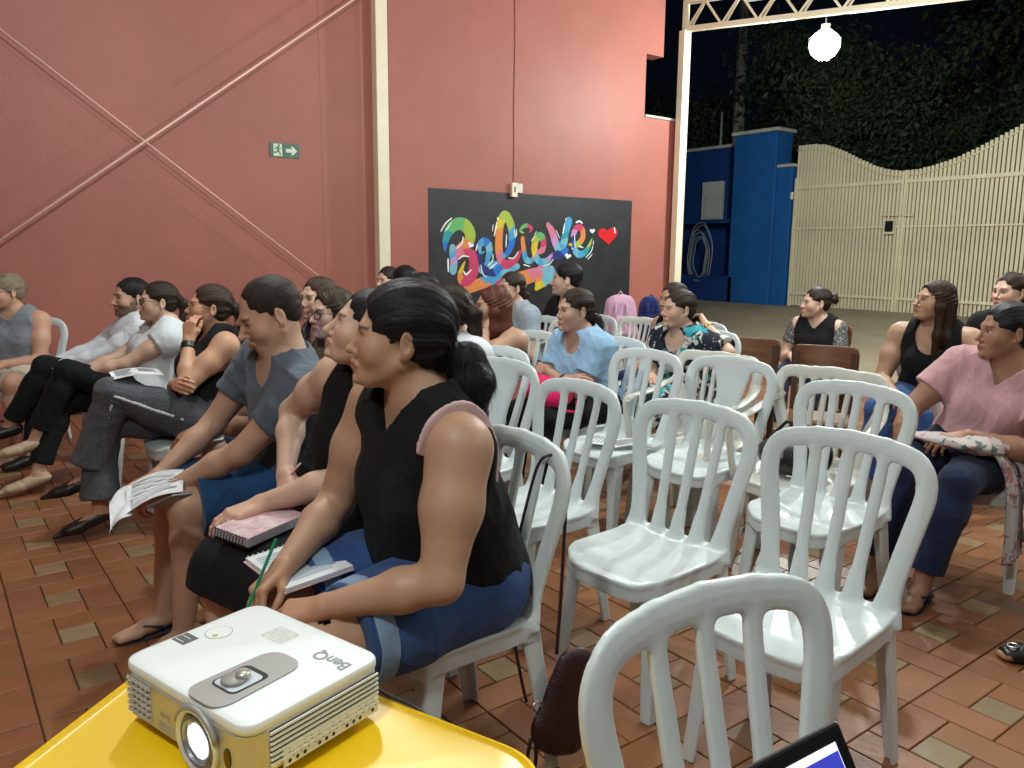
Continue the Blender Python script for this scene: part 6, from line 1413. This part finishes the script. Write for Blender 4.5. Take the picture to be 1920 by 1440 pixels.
def blob(name, prims, mt, parent, off, h=.008, amp=.004, seed=4, subs=None):
    bx = [p.box(.02) for p in prims]; F = Fld(np.min([b[0] for b in bx], 0), np.max([b[1] for b in bx], 0), h); D = evalp(F, prims)
    if subs: D = subtract(F, D, subs, 0, .006)
    if amp: D = wrinkle(F, D, amp, seed)
    V, Q, N = nets(F, D); V, Q, N = compact(V, Q, N); return npmesh(name, V-np.array(off), Q, mt, parent, N)
c = find('light blue t-shirt')
if c:
    m_mag = fabric('magenta_bag', (.62,.010,.10), .12, bump=.3)
    p = c['L']((-.02,.30,.645)); e = empty('magenta_bag', tuple(p), label='bright magenta bag on the lap of the woman in light blue', cat='bag')
    blob('bag_body', [Ell(p, (.10,.17,.065), None, .05), Ell(p+np.array([-.05,.05,.01]), (.09,.09,.06), None, .05), Ell(p+np.array([-.03,-.10,-.03]), (.09,.08,.06), None, .04)], m_mag, e, p, amp=.010)
    MB().tube([(-.06,-.15,-.06),(-.03,-.20,-.09),(.03,-.205,-.10),(.07,-.16,-.05)], .008, 6).build('handle', m_mag, e, smooth=True)
c = find('dusty pink')
if c:
    m = scarf_m; o = (3.35, 1.42, .5); e = empty('scarf', o, label='pale floral scarf over the lap and chair side of the woman in pink', cat='scarf')
    def cloth(name, path, w0, w1, seed):
        P = catmull([Vector(q) for q in path], 6); V = []; F = []; n = 16
        for s in (0, 1):
            for i, q in enumerate(P):
                t = (P[min(i+1, len(P)-1)]-P[max(i-1, 0)]).normalized(); sd = Vector((1,.15,0)); sd = (sd-t*sd.dot(t)).normalized(); nn = t.cross(sd); u = i/(len(P)-1); w = w0+(w1-w0)*u
                for j in range(n+1): v = j/n-.5; V.append(tuple(q-Vector(o)+sd*v*w+nn*(.014*sin(v*22+u*3+seed)*(.3+.7*u)+(.004 if s else -.004))))
        m2 = len(P)*(n+1)
        for i in range(len(P)-1):
            for j in range(n): a = i*(n+1)+j; F.append((a,a+1,a+n+2,a+n+1)); F.append((m2+a,m2+a+n+1,m2+a+n+2,m2+a+1))
            for j in (0, n): a = i*(n+1)+j; F.append((a,a+n+1,m2+a+n+1,m2+a))
        for i in (0, len(P)-1):
            for j in range(n): a = i*(n+1)+j; F.append((a,a+1,m2+a+1,m2+a))
        meshobj(name, V, F, m, e, True)
    q_ = np.array([3.36,1.46,.632]); blob('lap_fold', [Ell(q_, (.085,.17,.030), None, .05), Ell(q_+np.array([.05,-.10,.0]), (.08,.09,.035), None, .05)], m, e, o, amp=.014)
    cloth('side_fold', [(3.40,1.36,.645),(3.42,1.30,.60),(3.44,1.255,.50),(3.45,1.24,.35),(3.46,1.235,.17)], .14, .17, 0)
    cloth('hanging_fold', [(3.50,1.34,.62),(3.54,1.26,.56),(3.56,1.225,.42),(3.57,1.22,.24)], .12, .16, 2)
# papers on the seat of the chair in front of the floral dress
o = (2.72, 2.78, .442); e = empty('leaflet', o, label='loose printed papers on the empty seat before the floral dress', cat='paper')
for k, (dx, dy, a) in enumerate(((0,0,.2),(.03,-.06,-.3),(-.04,.05,.5))):
    M = Matrix.Translation((dx,dy,.012+.004*k)) @ Matrix.Rotation(a, 4, 'Z'); cs = [M @ Vector(q) for q in ((-.1,-.07,0),(.1,-.07,0),(.1,.07,0),(-.1,.07,0))]; sheet('sheet', cs, m_paper, e, .006, off=(0,0,0)); lines_on('print', cs, [(.1,.9,.15,.85,5)], m_ink, e, (0,0,0), k, .0016, .006)
# black bag on the armchair
p = np.array([2.98, 1.95, .53]); e = empty('black_bag', tuple(p), label='black handbag on the seat of the empty slatted armchair', cat='bag')
m_bag = mat('black_bag_leather', (.012,.012,.014), .4, bump=.2); blob('bag_body', [Ell(p+np.array([0,.0,-.01]), (.10,.17,.085), None, .05), Ell(p+np.array([.02,-.06,.03]), (.08,.10,.06), None, .05)], m_bag, e, p)
MB().tube([(.0,-.12,.05),(.03,-.06,.13),(.03,.06,.13),(.0,.12,.05)], .008, 8).build('handle', m_bag, e, smooth=True); MB().box((-.1,-.02,-.0),(-.094,.0,.03)).build('clasp', m_silver, e)
# maroon bag hanging from the near woman's chair
o = (1.27, 1.50, .86); e = empty('shoulder_bag', o, label="maroon shoulder bag hanging by its strap from the near woman's chair", cat='bag')
m_mar = mat('maroon_leather', (.028,.007,.009), .42, noise=.15, bump=.3, bscale=200); m_strap = mat('dark_strap', (.012,.006,.007), .45)
loc = lambda q: tuple(Vector(q)-Vector((1.315,1.49,.86)))
def belt(name, pts, w, th, mt, par, side):
    P = catmull([Vector(q) for q in pts], 5); return MB().tube(P, w*.36, 8).build(name, mt, par, smooth=True)
belt('strap', [loc(q) for q in ((1.322,1.488,.33),(1.335,1.487,.55),(1.345,1.490,.74),(1.350,1.497,.80))], .014, .003, m_mar, e, (1,0,0))
belt('strap_loop', [loc(q) for q in ((1.350,1.497,.80),(1.350,1.508,.835),(1.336,1.525,.862),(1.305,1.545,.850),(1.278,1.555,.77),(1.225,1.545,.60),(1.20,1.515,.42),(1.205,1.49,.30),(1.215,1.478,.235))], .012, .003, m_strap, e, (1,0,0))
bc = np.array([1.318, 1.452, .215])
blob('bag_body', [Cap(bc+np.array([.03,0,.095]), bc+np.array([-.05,0,-.06]), .030, .050, .05, flat=(.2,1,0), fl=.45), Cap(bc+np.array([.045,0,.06]), bc+np.array([.03,0,-.08]), .036, .046, .05, flat=(.2,1,0), fl=.45), Cap(bc+np.array([.0,0,-.09]), bc+np.array([.02,0,-.11]), .038, .038, .04, flat=(.2,1,0), fl=.45)], m_mar, e, (1.315,1.49,.86), h=.005, amp=.003)
MB().tube([loc((1.235+.016*cos(t),1.462,.215+.02*sin(t))) for t in np.linspace(0, 2*pi, 15)[:-1]], .003, 6, closed=True).build('ring', m_silver, e, smooth=True)
MB().tube([loc((1.348,1.494,.80)), loc((1.346,1.490,.765))], .006, 8).build('clasp', m_silver, e); MB().tube([loc((1.225,1.46,.20)), loc((1.255,1.455,.185))], .004, 8).build('clasp', m_silver, e)
MB().tube([loc(q) for q in catmull([Vector((1.225,1.47,.13)), Vector((1.21,1.465,.08)), Vector((1.215,1.46,.02)), Vector((1.235,1.462,.06)), Vector((1.24,1.47,.12))], 4)], .005, 6).build('wrist_loop', m_strap, e, smooth=True)
for k in range(8): MB().box(loc((1.318,1.4365,.165+.008*k)), loc((1.322,1.4372,.169+.008*k))).build('stamped_mark', m_silver, e) if k < 8 else None
# backpacks at the end of the mural
for (q, lab, mt, sz, ry) in (((4.93,5.02,.83), 'pale pink backpack with straps before the right end of the mural', fabric('pink_backpack', (.58,.34,.48), .08), 1., 0), ((5.36,5.06,.82), 'navy blue backpack leaning beside the pink backpack', fabric('navy_backpack', (.010,.018,.11), .2), .85, .25)):
    q = np.array(q); e = empty('backpack', tuple(q), label=lab, cat='backpack', group='backpacks by the mural'); R = np.array([_n([.8,-.6,0]), _n([.6,.8,0]), [0,0,1]])
    ax = R[0]; blob('pack_body', [Cap(q-ax*.06-Z_*.13, q-ax*(.05-ry*.2)+Z_*.10*sz, .105*sz, .085*sz, .08, flat=R[1], fl=.75), Cap(q+ax*.06-Z_*.13, q+ax*(.05-ry*.3)+Z_*.10*sz, .105*sz, .085*sz, .08, flat=R[1], fl=.75)], mt, e, q, h=.010, amp=.006)
    blob('front_pocket', [Cap(q-ax*.05-R[1]*.075-Z_*.13, q-ax*.045-R[1]*.070-Z_*.02, .05, .045, .05), Cap(q+ax*.05-R[1]*.075-Z_*.13, q+ax*.045-R[1]*.070-Z_*.02, .05, .045, .05)], mt, e, q, h=.010, amp=.004)
    for w in (-1, 1): MB().tube([tuple(ax*w*.045+R[1]*-.085+Z_*.12), tuple(ax*w*.05+R[1]*-.115+Z_*.02), tuple(ax*w*.07+R[1]*-.11-Z_*.12)], .010, 6).build('strap', mt, e, smooth=True)
    MB().tube([tuple(ax*-.03+Z_*.185*sz), tuple(Z_*.225*sz), tuple(ax*.03+Z_*.185*sz)], .008, 6).build('handle', mt, e, smooth=True)
bn = empty('bench', (5.15,5.08,0), -radians(36.8), label='low white bench under the two backpacks beside the mural', cat='bench'); MB().box((-.5,-.15,.55),(.55,.15,.59), bev=.01).build('seat', m_whiteW, bn)
for w in (-.42,.46):
    for v in (-.11,.11): MB().box((w-.02,v-.02,0),(w+.02,v+.02,.549)).build('leg', m_whiteW, bn)
# wooden school chairs
m_ply = mat('varnished_plywood', (.13,.052,.022), .3, col2=(.20,.085,.036), nscale=3, stretch=(1,1,14), bump=.08, detail=6); m_legs = mat('dark_wood_legs', (.06,.028,.014), .45, noise=.2)
def school_chair(x, y, yaw, lab):
    e = empty('school_chair', (x, y, 0), radians(90+yaw), label=lab, cat='chair', group='wooden school chairs')
    V = []; F = []; n = 14                                            # bent back plate
    out = []
    for s in (0, 1):
        for i in range(n+1):
            u = i/n*2-1
            for j, v in enumerate((-1,-.92,-.5,0,.5,.92,1)): w = .195*(1-.06*max(0, abs(v)-.8)/.2)*u; V.append((w, -.205-.035*(1-u*u)-.012*v-(.011 if s else 0), .745+v*.088*(1-.10*max(0, abs(u)-.85)/.15)))
    m = (n+1)*7
    for i in range(n):
        for j in range(6): a = i*7+j; F.append((a,a+7,a+8,a+1)); F.append((m+a,m+a+1,m+a+8,m+a+7))
        for j in (0, 6): a = i*7+j; F.append((a,a+7,m+a+7,m+a))
    for i in (0, n):
        for j in range(6): a = i*7+j; F.append((a,a+1,m+a+1,m+a))
    meshobj('back_plate', V, F, m_ply, e, True)
    for sx in (-1, 1):
        MB().lathe([(.001,0),(.007,0),(.006,.003),(.001,.004)], 10, Matrix.Translation((sx*.12,-.232-.012,.78)) @ Matrix.Rotation(radians(90), 4, 'X')).build('screw', m_silver, e)
        MB().beam((sx*.165,-.17,.0), (sx*.165,-.20,.80), .035, .03, (0,1,0)).build('leg', m_legs, e); MB().beam((sx*.165,.17,.0), (sx*.165,.16,.415), .035, .03, (0,1,0)).build('leg', m_legs, e)
        MB().beam((sx*.165,.16,.16), (sx*.165,-.17,.16), .02, .03).build('stretcher', m_legs, e); MB().beam((sx*.165,.17,.385), (sx*.165,-.19,.385), .02, .05).build('side_rail', m_legs, e)
    MB().box((-.195,-.18,.418),(.195,.20,.434), bev=.006).build('seat', m_ply, e)
    return e
school_chair(4.24, 2.63, 26, 'empty varnished school chair with two bright screws behind the slatted armchair')
school_chair(4.22, 3.18, 22, 'empty varnished school chair half hidden behind the white armchair')
c = find('hair bun')
if c: school_chair(c['S']['pos'][0]+.02, c['S']['pos'][1], 14, 'varnished school chair under the woman with the hair bun')
# ---- yellow table, projector
m_yel = mat('yellow_plastic', (.80,.50,.008), .30, noise=.03, spec=.5, rvar=.04)
tb = empty('yellow_table', (.33,1.15,0), label='bright yellow plastic table carrying the projector', cat='table')
P = [(.415,1.655),(.725,.87),(.40,.52),(-.08,1.22)]; P = [(x-.33, y-1.15) for x, y in P]; Pr = smooth_poly(P, .07, 6); n = len(Pr)
V = []; F = []; cx_ = sum(p[0] for p in Pr)/n; cy_ = sum(p[1] for p in Pr)/n
prof = [(0.,.545),(1,.545),(1.0,.575),(.996,.592),(.985,.599),(.968,.600),(.955,.5955),(.945,.594)]
rings = []
for k, (sc, z) in enumerate(prof[1:]):
    for x, y in Pr: V.append((cx_+(x-cx_)*sc, cy_+(y-cy_)*sc, z))
for k in range(len(prof)-2):
    for i in range(n): F.append((k*n+i, k*n+(i+1) % n, (k+1)*n+(i+1) % n, (k+1)*n+i))
F.append(tuple((len(prof)-2)*n+i for i in range(n))); F.append(tuple(range(n))[::-1])
o = meshobj('table_top', V, F, m_yel, tb); o.data.shade_smooth()
try:
    o.data.set_sharp_from_angle(angle=radians(40))
except Exception: pass
for x, y in P: x, y = x*.84, y*.84; MB().tube([(x,y,.545),(x*1.04,y*1.04,0)], [.030,.020], 12).build('leg', m_yel, tb, smooth=True)
pj = empty('projector', (.398,1.252,.594), -radians(73.2), label='white and silver projector with its lens lit on the yellow table', cat='projector')
m_pw = mat('projector_white', (.78,.82,.83), .35, bump=.05, bscale=300); m_sil = mat('projector_silver', (.52,.50,.46), .38, metal=.55); m_dk = mat('vent_dark', (.02,.02,.02), .7); m_grayp = mat('projector_grey', (.33,.32,.31), .4, metal=.2)
HW, HD = .150, .118
def rr(x0, x1, y0, y1, r, n=6): return smooth_poly([(x0,y0),(x1,y0),(x1,y1),(x0,y1)], r, n)
# lower shell white, silver front, white lid with rounded rim
sh_ = rr(-HW, HW, -HD, HD, .03)
def shell(name, poly_scale, mt, sharp=35):
    V = []; F = []; n = len(sh_)
    for s, z in poly_scale:
        for x, y in sh_: V.append((x-(x/HW)*s, y-(y/HD)*s, z))
    for k in range(len(poly_scale)-1):
        for i in range(n): F.append((k*n+i, k*n+(i+1) % n, (k+1)*n+(i+1) % n, (k+1)*n+i))
    F.append(tuple((len(poly_scale)-1)*n+i for i in range(n))); F.append(tuple(range(n))[::-1])
    o = meshobj(name, V, F, mt, pj); o.data.shade_smooth()
    try: o.data.set_sharp_from_angle(angle=radians(sharp))
    except Exception: pass
    return o
shell('body', [(.008,.016),(.002,.022),(.0,.03),(.0,.083)], m_pw); shell('lid', [(.0,.0835),(-.0015,.0865),(-.0015,.0955),(.0,.0985),(.004,.1005),(.010,.1012)], m_pw)
fr = MB().box((-HW+.028,-HD-.0025,.020),(HW-.029,-HD+.002,.0826), bev=.001); fr.build('front_panel', m_sil, pj)
V = []; F = []; k0 = 10
for i in range(k0+1):
    a = -pi/2+ (pi/2)*i/k0
    for z in (.020,.0826): V.append((HW-.030+.0325*cos(a), -HD+.030+.0325*sin(a), z))
for i in range(k0): F.append((2*i,2*i+2,2*i+3,2*i+1))
meshobj('front_corner', V, F, m_sil, pj, True)
V = []; F = []
for i in range(k0+1):
    a = -pi/2-(pi/2)*i/k0
    for z in (.020,.0826): V.append((-HW+.030+.0325*cos(a), -HD+.030+.0325*sin(a), z))
for i in range(k0): F.append((2*i,2*i+1,2*i+3,2*i+2))
meshobj('front_corner', V, F, m_sil, pj, True)
# front left grille: stacked faceted louvres
for k in range(6):
    z = .024+k*.0098; mb_ = MB()
    for j in range(6):
        x = -HW+.004+j*.0125; y = -HD-.0028+(.012 if j == 0 else 0)
        mb_.add([(x,y,z),(x+.0125,y,z),(x+.0125,y,z+.007),(x,y,z+.007),(x+.00625,y-.0055,z+.0045)], [(0,1,4),(1,2,4),(2,3,4),(3,0,4)])
    mb_.build('grille_louvre', mat('grille_grey', (.42,.44,.48), .4, metal=.3), pj)
# lens
LM = Matrix.Translation((.048,-HD-.003,.046)) @ Matrix.Rotation(radians(90), 4, 'X')
MB().lathe([(.0465,-.004),(.0465,.004),(.0445,.0075),(.0415,.007),(.040,.002)], 40, LM).build('lens_ring', mat('lens_ring_pearl', (.70,.74,.78), .22, metal=.35), pj, smooth=True)
MB().lathe([(.0405,.0012),(.036,.0055),(.0335,.0058),(.0325,.002)], 40, LM).build('inner_ring', mat('lens_ring_dark', (.13,.15,.19), .25, metal=.5), pj, smooth=True)
def cup(name, prof, mt):
    V = []; F = []; n = 36
    for r_, z in prof:
        for k in range(n): V.append(LM @ Vector((r_*cos(2*pi*k/n), r_*sin(2*pi*k/n), z)))
    for i in range(len(prof)-1):
        for k in range(n): F.append((i*n+k, i*n+(k+1) % n, (i+1)*n+(k+1) % n, (i+1)*n+k))
    return meshobj(name, [tuple(v) for v in V], F, mt, pj, True)
cup('lens_barrel', [(.0324,.0055),(.0300,.0015),(.0285,-.001)], mat('lens_barrel_grey', (.35,.38,.42), .2, metal=.6))
m_lens = mat('lens_glow', (.8,.85,.9), .05, emit=(.80,.90,1,1.6), coat=1); t_ = m_lens.node_tree; tc_ = nd(t_, 'ShaderNodeTexCoord'); nz_ = nd(t_, 'ShaderNodeTexNoise'); nz_.inputs['Scale'].default_value = 34; nz_.inputs['Distortion'].default_value = 2.2
rp_ = nd(t_, 'ShaderNodeValToRGB'); rp_.color_ramp.elements[0].position = .35; rp_.color_ramp.elements[1].position = .62; rp_.color_ramp.elements[0].color = (.20,.27,.36,1); rp_.color_ramp.elements[1].color = (.95,1,1,1)
t_.links.new(tc_.outputs['Object'], nz_.inputs['Vector']); t_.links.new(nz_.outputs['Fac'], rp_.inputs['Fac']); t_.links.new(rp_.outputs['Color'], t_.nodes['Principled BSDF'].inputs['Emission Color'])
cup('lens_glass', [(.0288,-.001),(.024,.0025),(.016,.0045),(.008,.0055),(.0005,.006)], m_lens)
cup('lens_glow', [(.015,.0052),(.009,.0068),(.0005,.0075)], mat('lens_hot', (1,1,1), .3, emit=(.88,.96,1,3.2)))
# sensor window, model marks
MB().lathe([(.0075,0),(.0075,.0015),(.001,.0016)], 20, Matrix.Translation((.112,-HD-.0025,.046)) @ Matrix.Rotation(radians(90), 4, 'X') @ Matrix.Diagonal((1,1.9,1,1))).build('sensor_window', mat('sensor_glass', (.03,.015,.01), .1), pj)
# focus bay on the lid
def bay(pts, z0, z1, mt, nm): MB().prism(pts, z0, z1).build(nm, mt, pj)
bay(smooth_poly([(.006,-HD-.001),(.090,-HD-.001),(.084,.030),(.012,.030)], .03, 8), .0995, .1035, m_grayp, 'focus_bay')
bay(rr(.020,.074,-.085,-.022,.012), .1036, .1042, m_dk, 'bay_opening'); bay(rr(.023,.071,-.082,-.030,.010), .1043, .1046, mat('bay_inner', (.55,.60,.64), .3), 'bay_inner')
MB().lathe([(.018,0),(.018,.004),(.016,.006),(.001,.006)], 24, Matrix.Translation((.045,-.062,.1047))).build('zoom_ring', m_grayp, pj, smooth=True); MB().lathe([(.010,0),(.010,.005),(.001,.0055)], 18, Matrix.Translation((.052,-.052,.1107))).build('focus_knob', m_sil, pj, smooth=True)
hood = MB().tube([tuple(LM @ Vector((.0475*cos(a), .0475*sin(a), .004))) for a in np.linspace(.35, pi-.35, 16)], .0045, 8); hood.build('lens_hood', m_grayp, pj, smooth=True)
# side vents (towards +x)
MB().box((HW+.0002,-HD+.035,.030),(HW+.0012,HD-.012,.080)).build('side_recess', m_dk, pj)
for k in range(7): MB().box((HW+.0013,-HD+.034,.031+k*.0074),(HW+.0040,HD-.011,.0342+k*.0074)).build('vent_bar', m_pw, pj)
MB().box((HW+.0013,-.065,.0185),(HW+.0030,HD-.012,.0450)).build('perforated_panel', m_pw, pj)
pf_ = MB()
for i in range(13):
    for j in range(3):
        if (i+j) % 4 == 3 and j != 1: continue
        y = -.055+i*.0125+(j % 2)*.006; z = .0245+j*.0075; pf_.add([(HW+.0033, y+.0032*cos(a), z+.0032*sin(a)) for a in np.linspace(0, 2*pi, 7)[:-1]], [tuple(range(6))])
pf_.build('perforations', m_dk, pj)
MB().box((.03,-HD+.012,0),(.045,-HD+.05,.016)).box((.020,-HD-.006,.0),(.055,-HD+.010,.006)).build('foot', m_whiteW, pj); MB().lathe([(.009,0),(.010,.016)], 12, Matrix.Translation((.11,.07,.0))).build('foot', m_whiteW, pj); MB().lathe([(.009,0),(.010,.016)], 12, Matrix.Translation((-.11,.07,.0))).build('foot', m_whiteW, pj)
def text(name, body, size, M, mt, par, ext=.0002, **kw):
    cu = bpy.data.curves.new(name, 'FONT'); cu.body = body; cu.size = size; cu.extrude = ext; cu.align_x = 'CENTER'; cu.align_y = 'CENTER'; cu.offset = kw.get('offset', 0)
    o = bpy.data.objects.new(name, cu); link(o); o.data.materials.append(mt); dg = bpy.context.evaluated_depsgraph_get(); me = bpy.data.meshes.new_from_object(o.evaluated_get(dg)); bpy.data.objects.remove(o)
    me.transform(M); q = bpy.data.objects.new(name, me); link(q); q.parent = par; return q
pj.scale = (1.13,1.13,1.13)
m_lg = mat('logo_grey', (.25,.26,.27), .4)
text('logo', 'BenQ', .030, Matrix.Translation((.104,.062,.1016)) @ Matrix.Rotation(pi, 4, 'Z'), m_lg, pj, offset=.0006)
text('front_marking', 'BenQ', .010, Matrix.Translation((-.035,-HD-.0030,.050)) @ Matrix.Rotation(radians(90), 4, 'X'), mat('mark_grey', (.34,.33,.30), .4), pj)
MB().box((-.055,-HD-.0031,.024),(-.015,-HD-.0027,.040)).build('spec_label', mat('label_beige', (.50,.48,.40), .5), pj)
for k in range(4): MB().box((-.052,-HD-.0034,.0265+k*.0034),(-.020,-HD-.0032,.0277+k*.0034)).build('label_line', m_lg, pj)
bay(rr(-.142,-.110,-.045,-.018,.001), .1013, .1016, mat('sticker_dark', (.10,.10,.11), .5), 'dark_sticker'); 
for k in range(2): MB().box((-.139,-.040+k*.012,.10165),(-.118,-.0385+k*.012,.1018)).build('sticker_line', m_paper, pj)
MB().lathe([(.021,.1013),(.021,.1015)], 30, Matrix.Translation((-.103,.012,0))).build('round_sticker_rim', mat('sticker_rim', (.28,.30,.28), .5), pj); MB().lathe([(.0198,.1016),(.0198,.1017)], 30, Matrix.Translation((-.103,.012,0))).build('round_sticker', m_pw, pj)
MB().lathe([(.0045,.1018),(.0045,.1019)], 12, Matrix.Translation((-.098,.002,0))).build('sticker_dot', mat('sticker_green', (.30,.50,.06), .5), pj)
bay(rr(-.045,.005,.045,.085,.008), .1013, .10145, mat('etched_patch', (.60,.62,.60), .55, noise=.15, nscale=160), 'etched_patch')
# power lead behind the projector
cb = empty('power_cable', (.5,1.15,.6), label='black power cable running from the projector over the table edge', cat='cable')
MB().tube(catmull([Vector((.02,.14,.03)), Vector((.08,.10,.03)), Vector((.10,.03,.008)), Vector((.14,-.06,-.01)), Vector((.17,-.10,-.12)), Vector((.17,-.05,-.45)), Vector((.12,.1,-.59))], 6), .0035, 8).build('lead', mat('cable_black', (.01,.01,.01), .5), cb, smooth=True)
# ---- laptop on a small white table, only its screen corner in view
corner = CAMO+ray(1572,1350)*.70; left = CAMO+ray(1388,1446)*.66; rgt = (corner-left).normalized()
upv = Vector((0,0,1)); bl_ = CAMO+ray(1604,1446)*.69; dn_ = (bl_-corner).normalized(); dn_ = (dn_-rgt*dn_.dot(rgt)).normalized(); nrm = rgt.cross(-dn_)
lp_ = empty('laptop', tuple(corner), label='open black laptop at the bottom edge, a blue window on its screen', cat='laptop')
ML = Matrix((rgt, -dn_, nrm)).transposed().to_4x4()
LWd, LHt = .33, .21
MB().box((-LWd,-LHt,-.006),(0,0,0), ML, bev=.003).build('screen_lid', mat('laptop_black', (.010,.010,.012), .35), lp_)
MB().box((-LWd+.012,-LHt+.014,.0002),(-.012,-.014,.0006), ML).build('display', mat('display_white', (.8,.8,.85), .3, emit=(.85,.88,1,.62)), lp_)
MB().box((-LWd+.012,-LHt+.022,.0008),(-.013,-.021,.0011), ML).build('blue_window', mat('display_blue', (.02,.02,.25), .3, emit=(.035,.045,.36,.9)), lp_)
hb = ML @ Vector((-LWd/2,-LHt,0)); fwd_ = Vector((nrm.x, nrm.y, 0)).normalized(); rt_ = Vector((rgt.x, rgt.y, 0)).normalized()
MK = Matrix((rt_, fwd_, Vector((0,0,1)))).transposed().to_4x4(); MK.translation = hb
MB().box((-LWd/2,0,-.012),(LWd/2,.22,-.001), MK, bev=.004).build('keyboard_base', mat('laptop_black', (.010,.010,.012), .35), lp_)
st = corner+hb; tb2 = empty('side_table', (st.x+fwd_.x*.1, st.y+fwd_.y*.1, 0), atan2(rt_.y, rt_.x), label='small white table under the laptop below the frame', cat='table')
zt2 = st.z-.0135; MB().box((-.22,-.17,zt2-.03),(.22,.17,zt2), bev=.01).build('table_top', m_white, tb2)
for sx in (-.18,.18):
    for sy in (-.13,.13): MB().tube([(sx,sy,0),(sx,sy,zt2-.031)], .015, 10).build('leg', m_white, tb2, smooth=True)
# specks of dropped paper on the floor
for (x, y) in ((1195/4,880+675/4),(1380/4,880+795/4)):
    p = atz(x, y, .002); MB().box((-.006,-.004,0),(.006,.005,.004)).build('paper_scrap', m_paper, label='tiny white paper scrap on the tiles, '+('farther from the legs, near the leaflet' if x < 310 else 'closer to the bare calves'), cat='paper', group='paper scraps').location = p
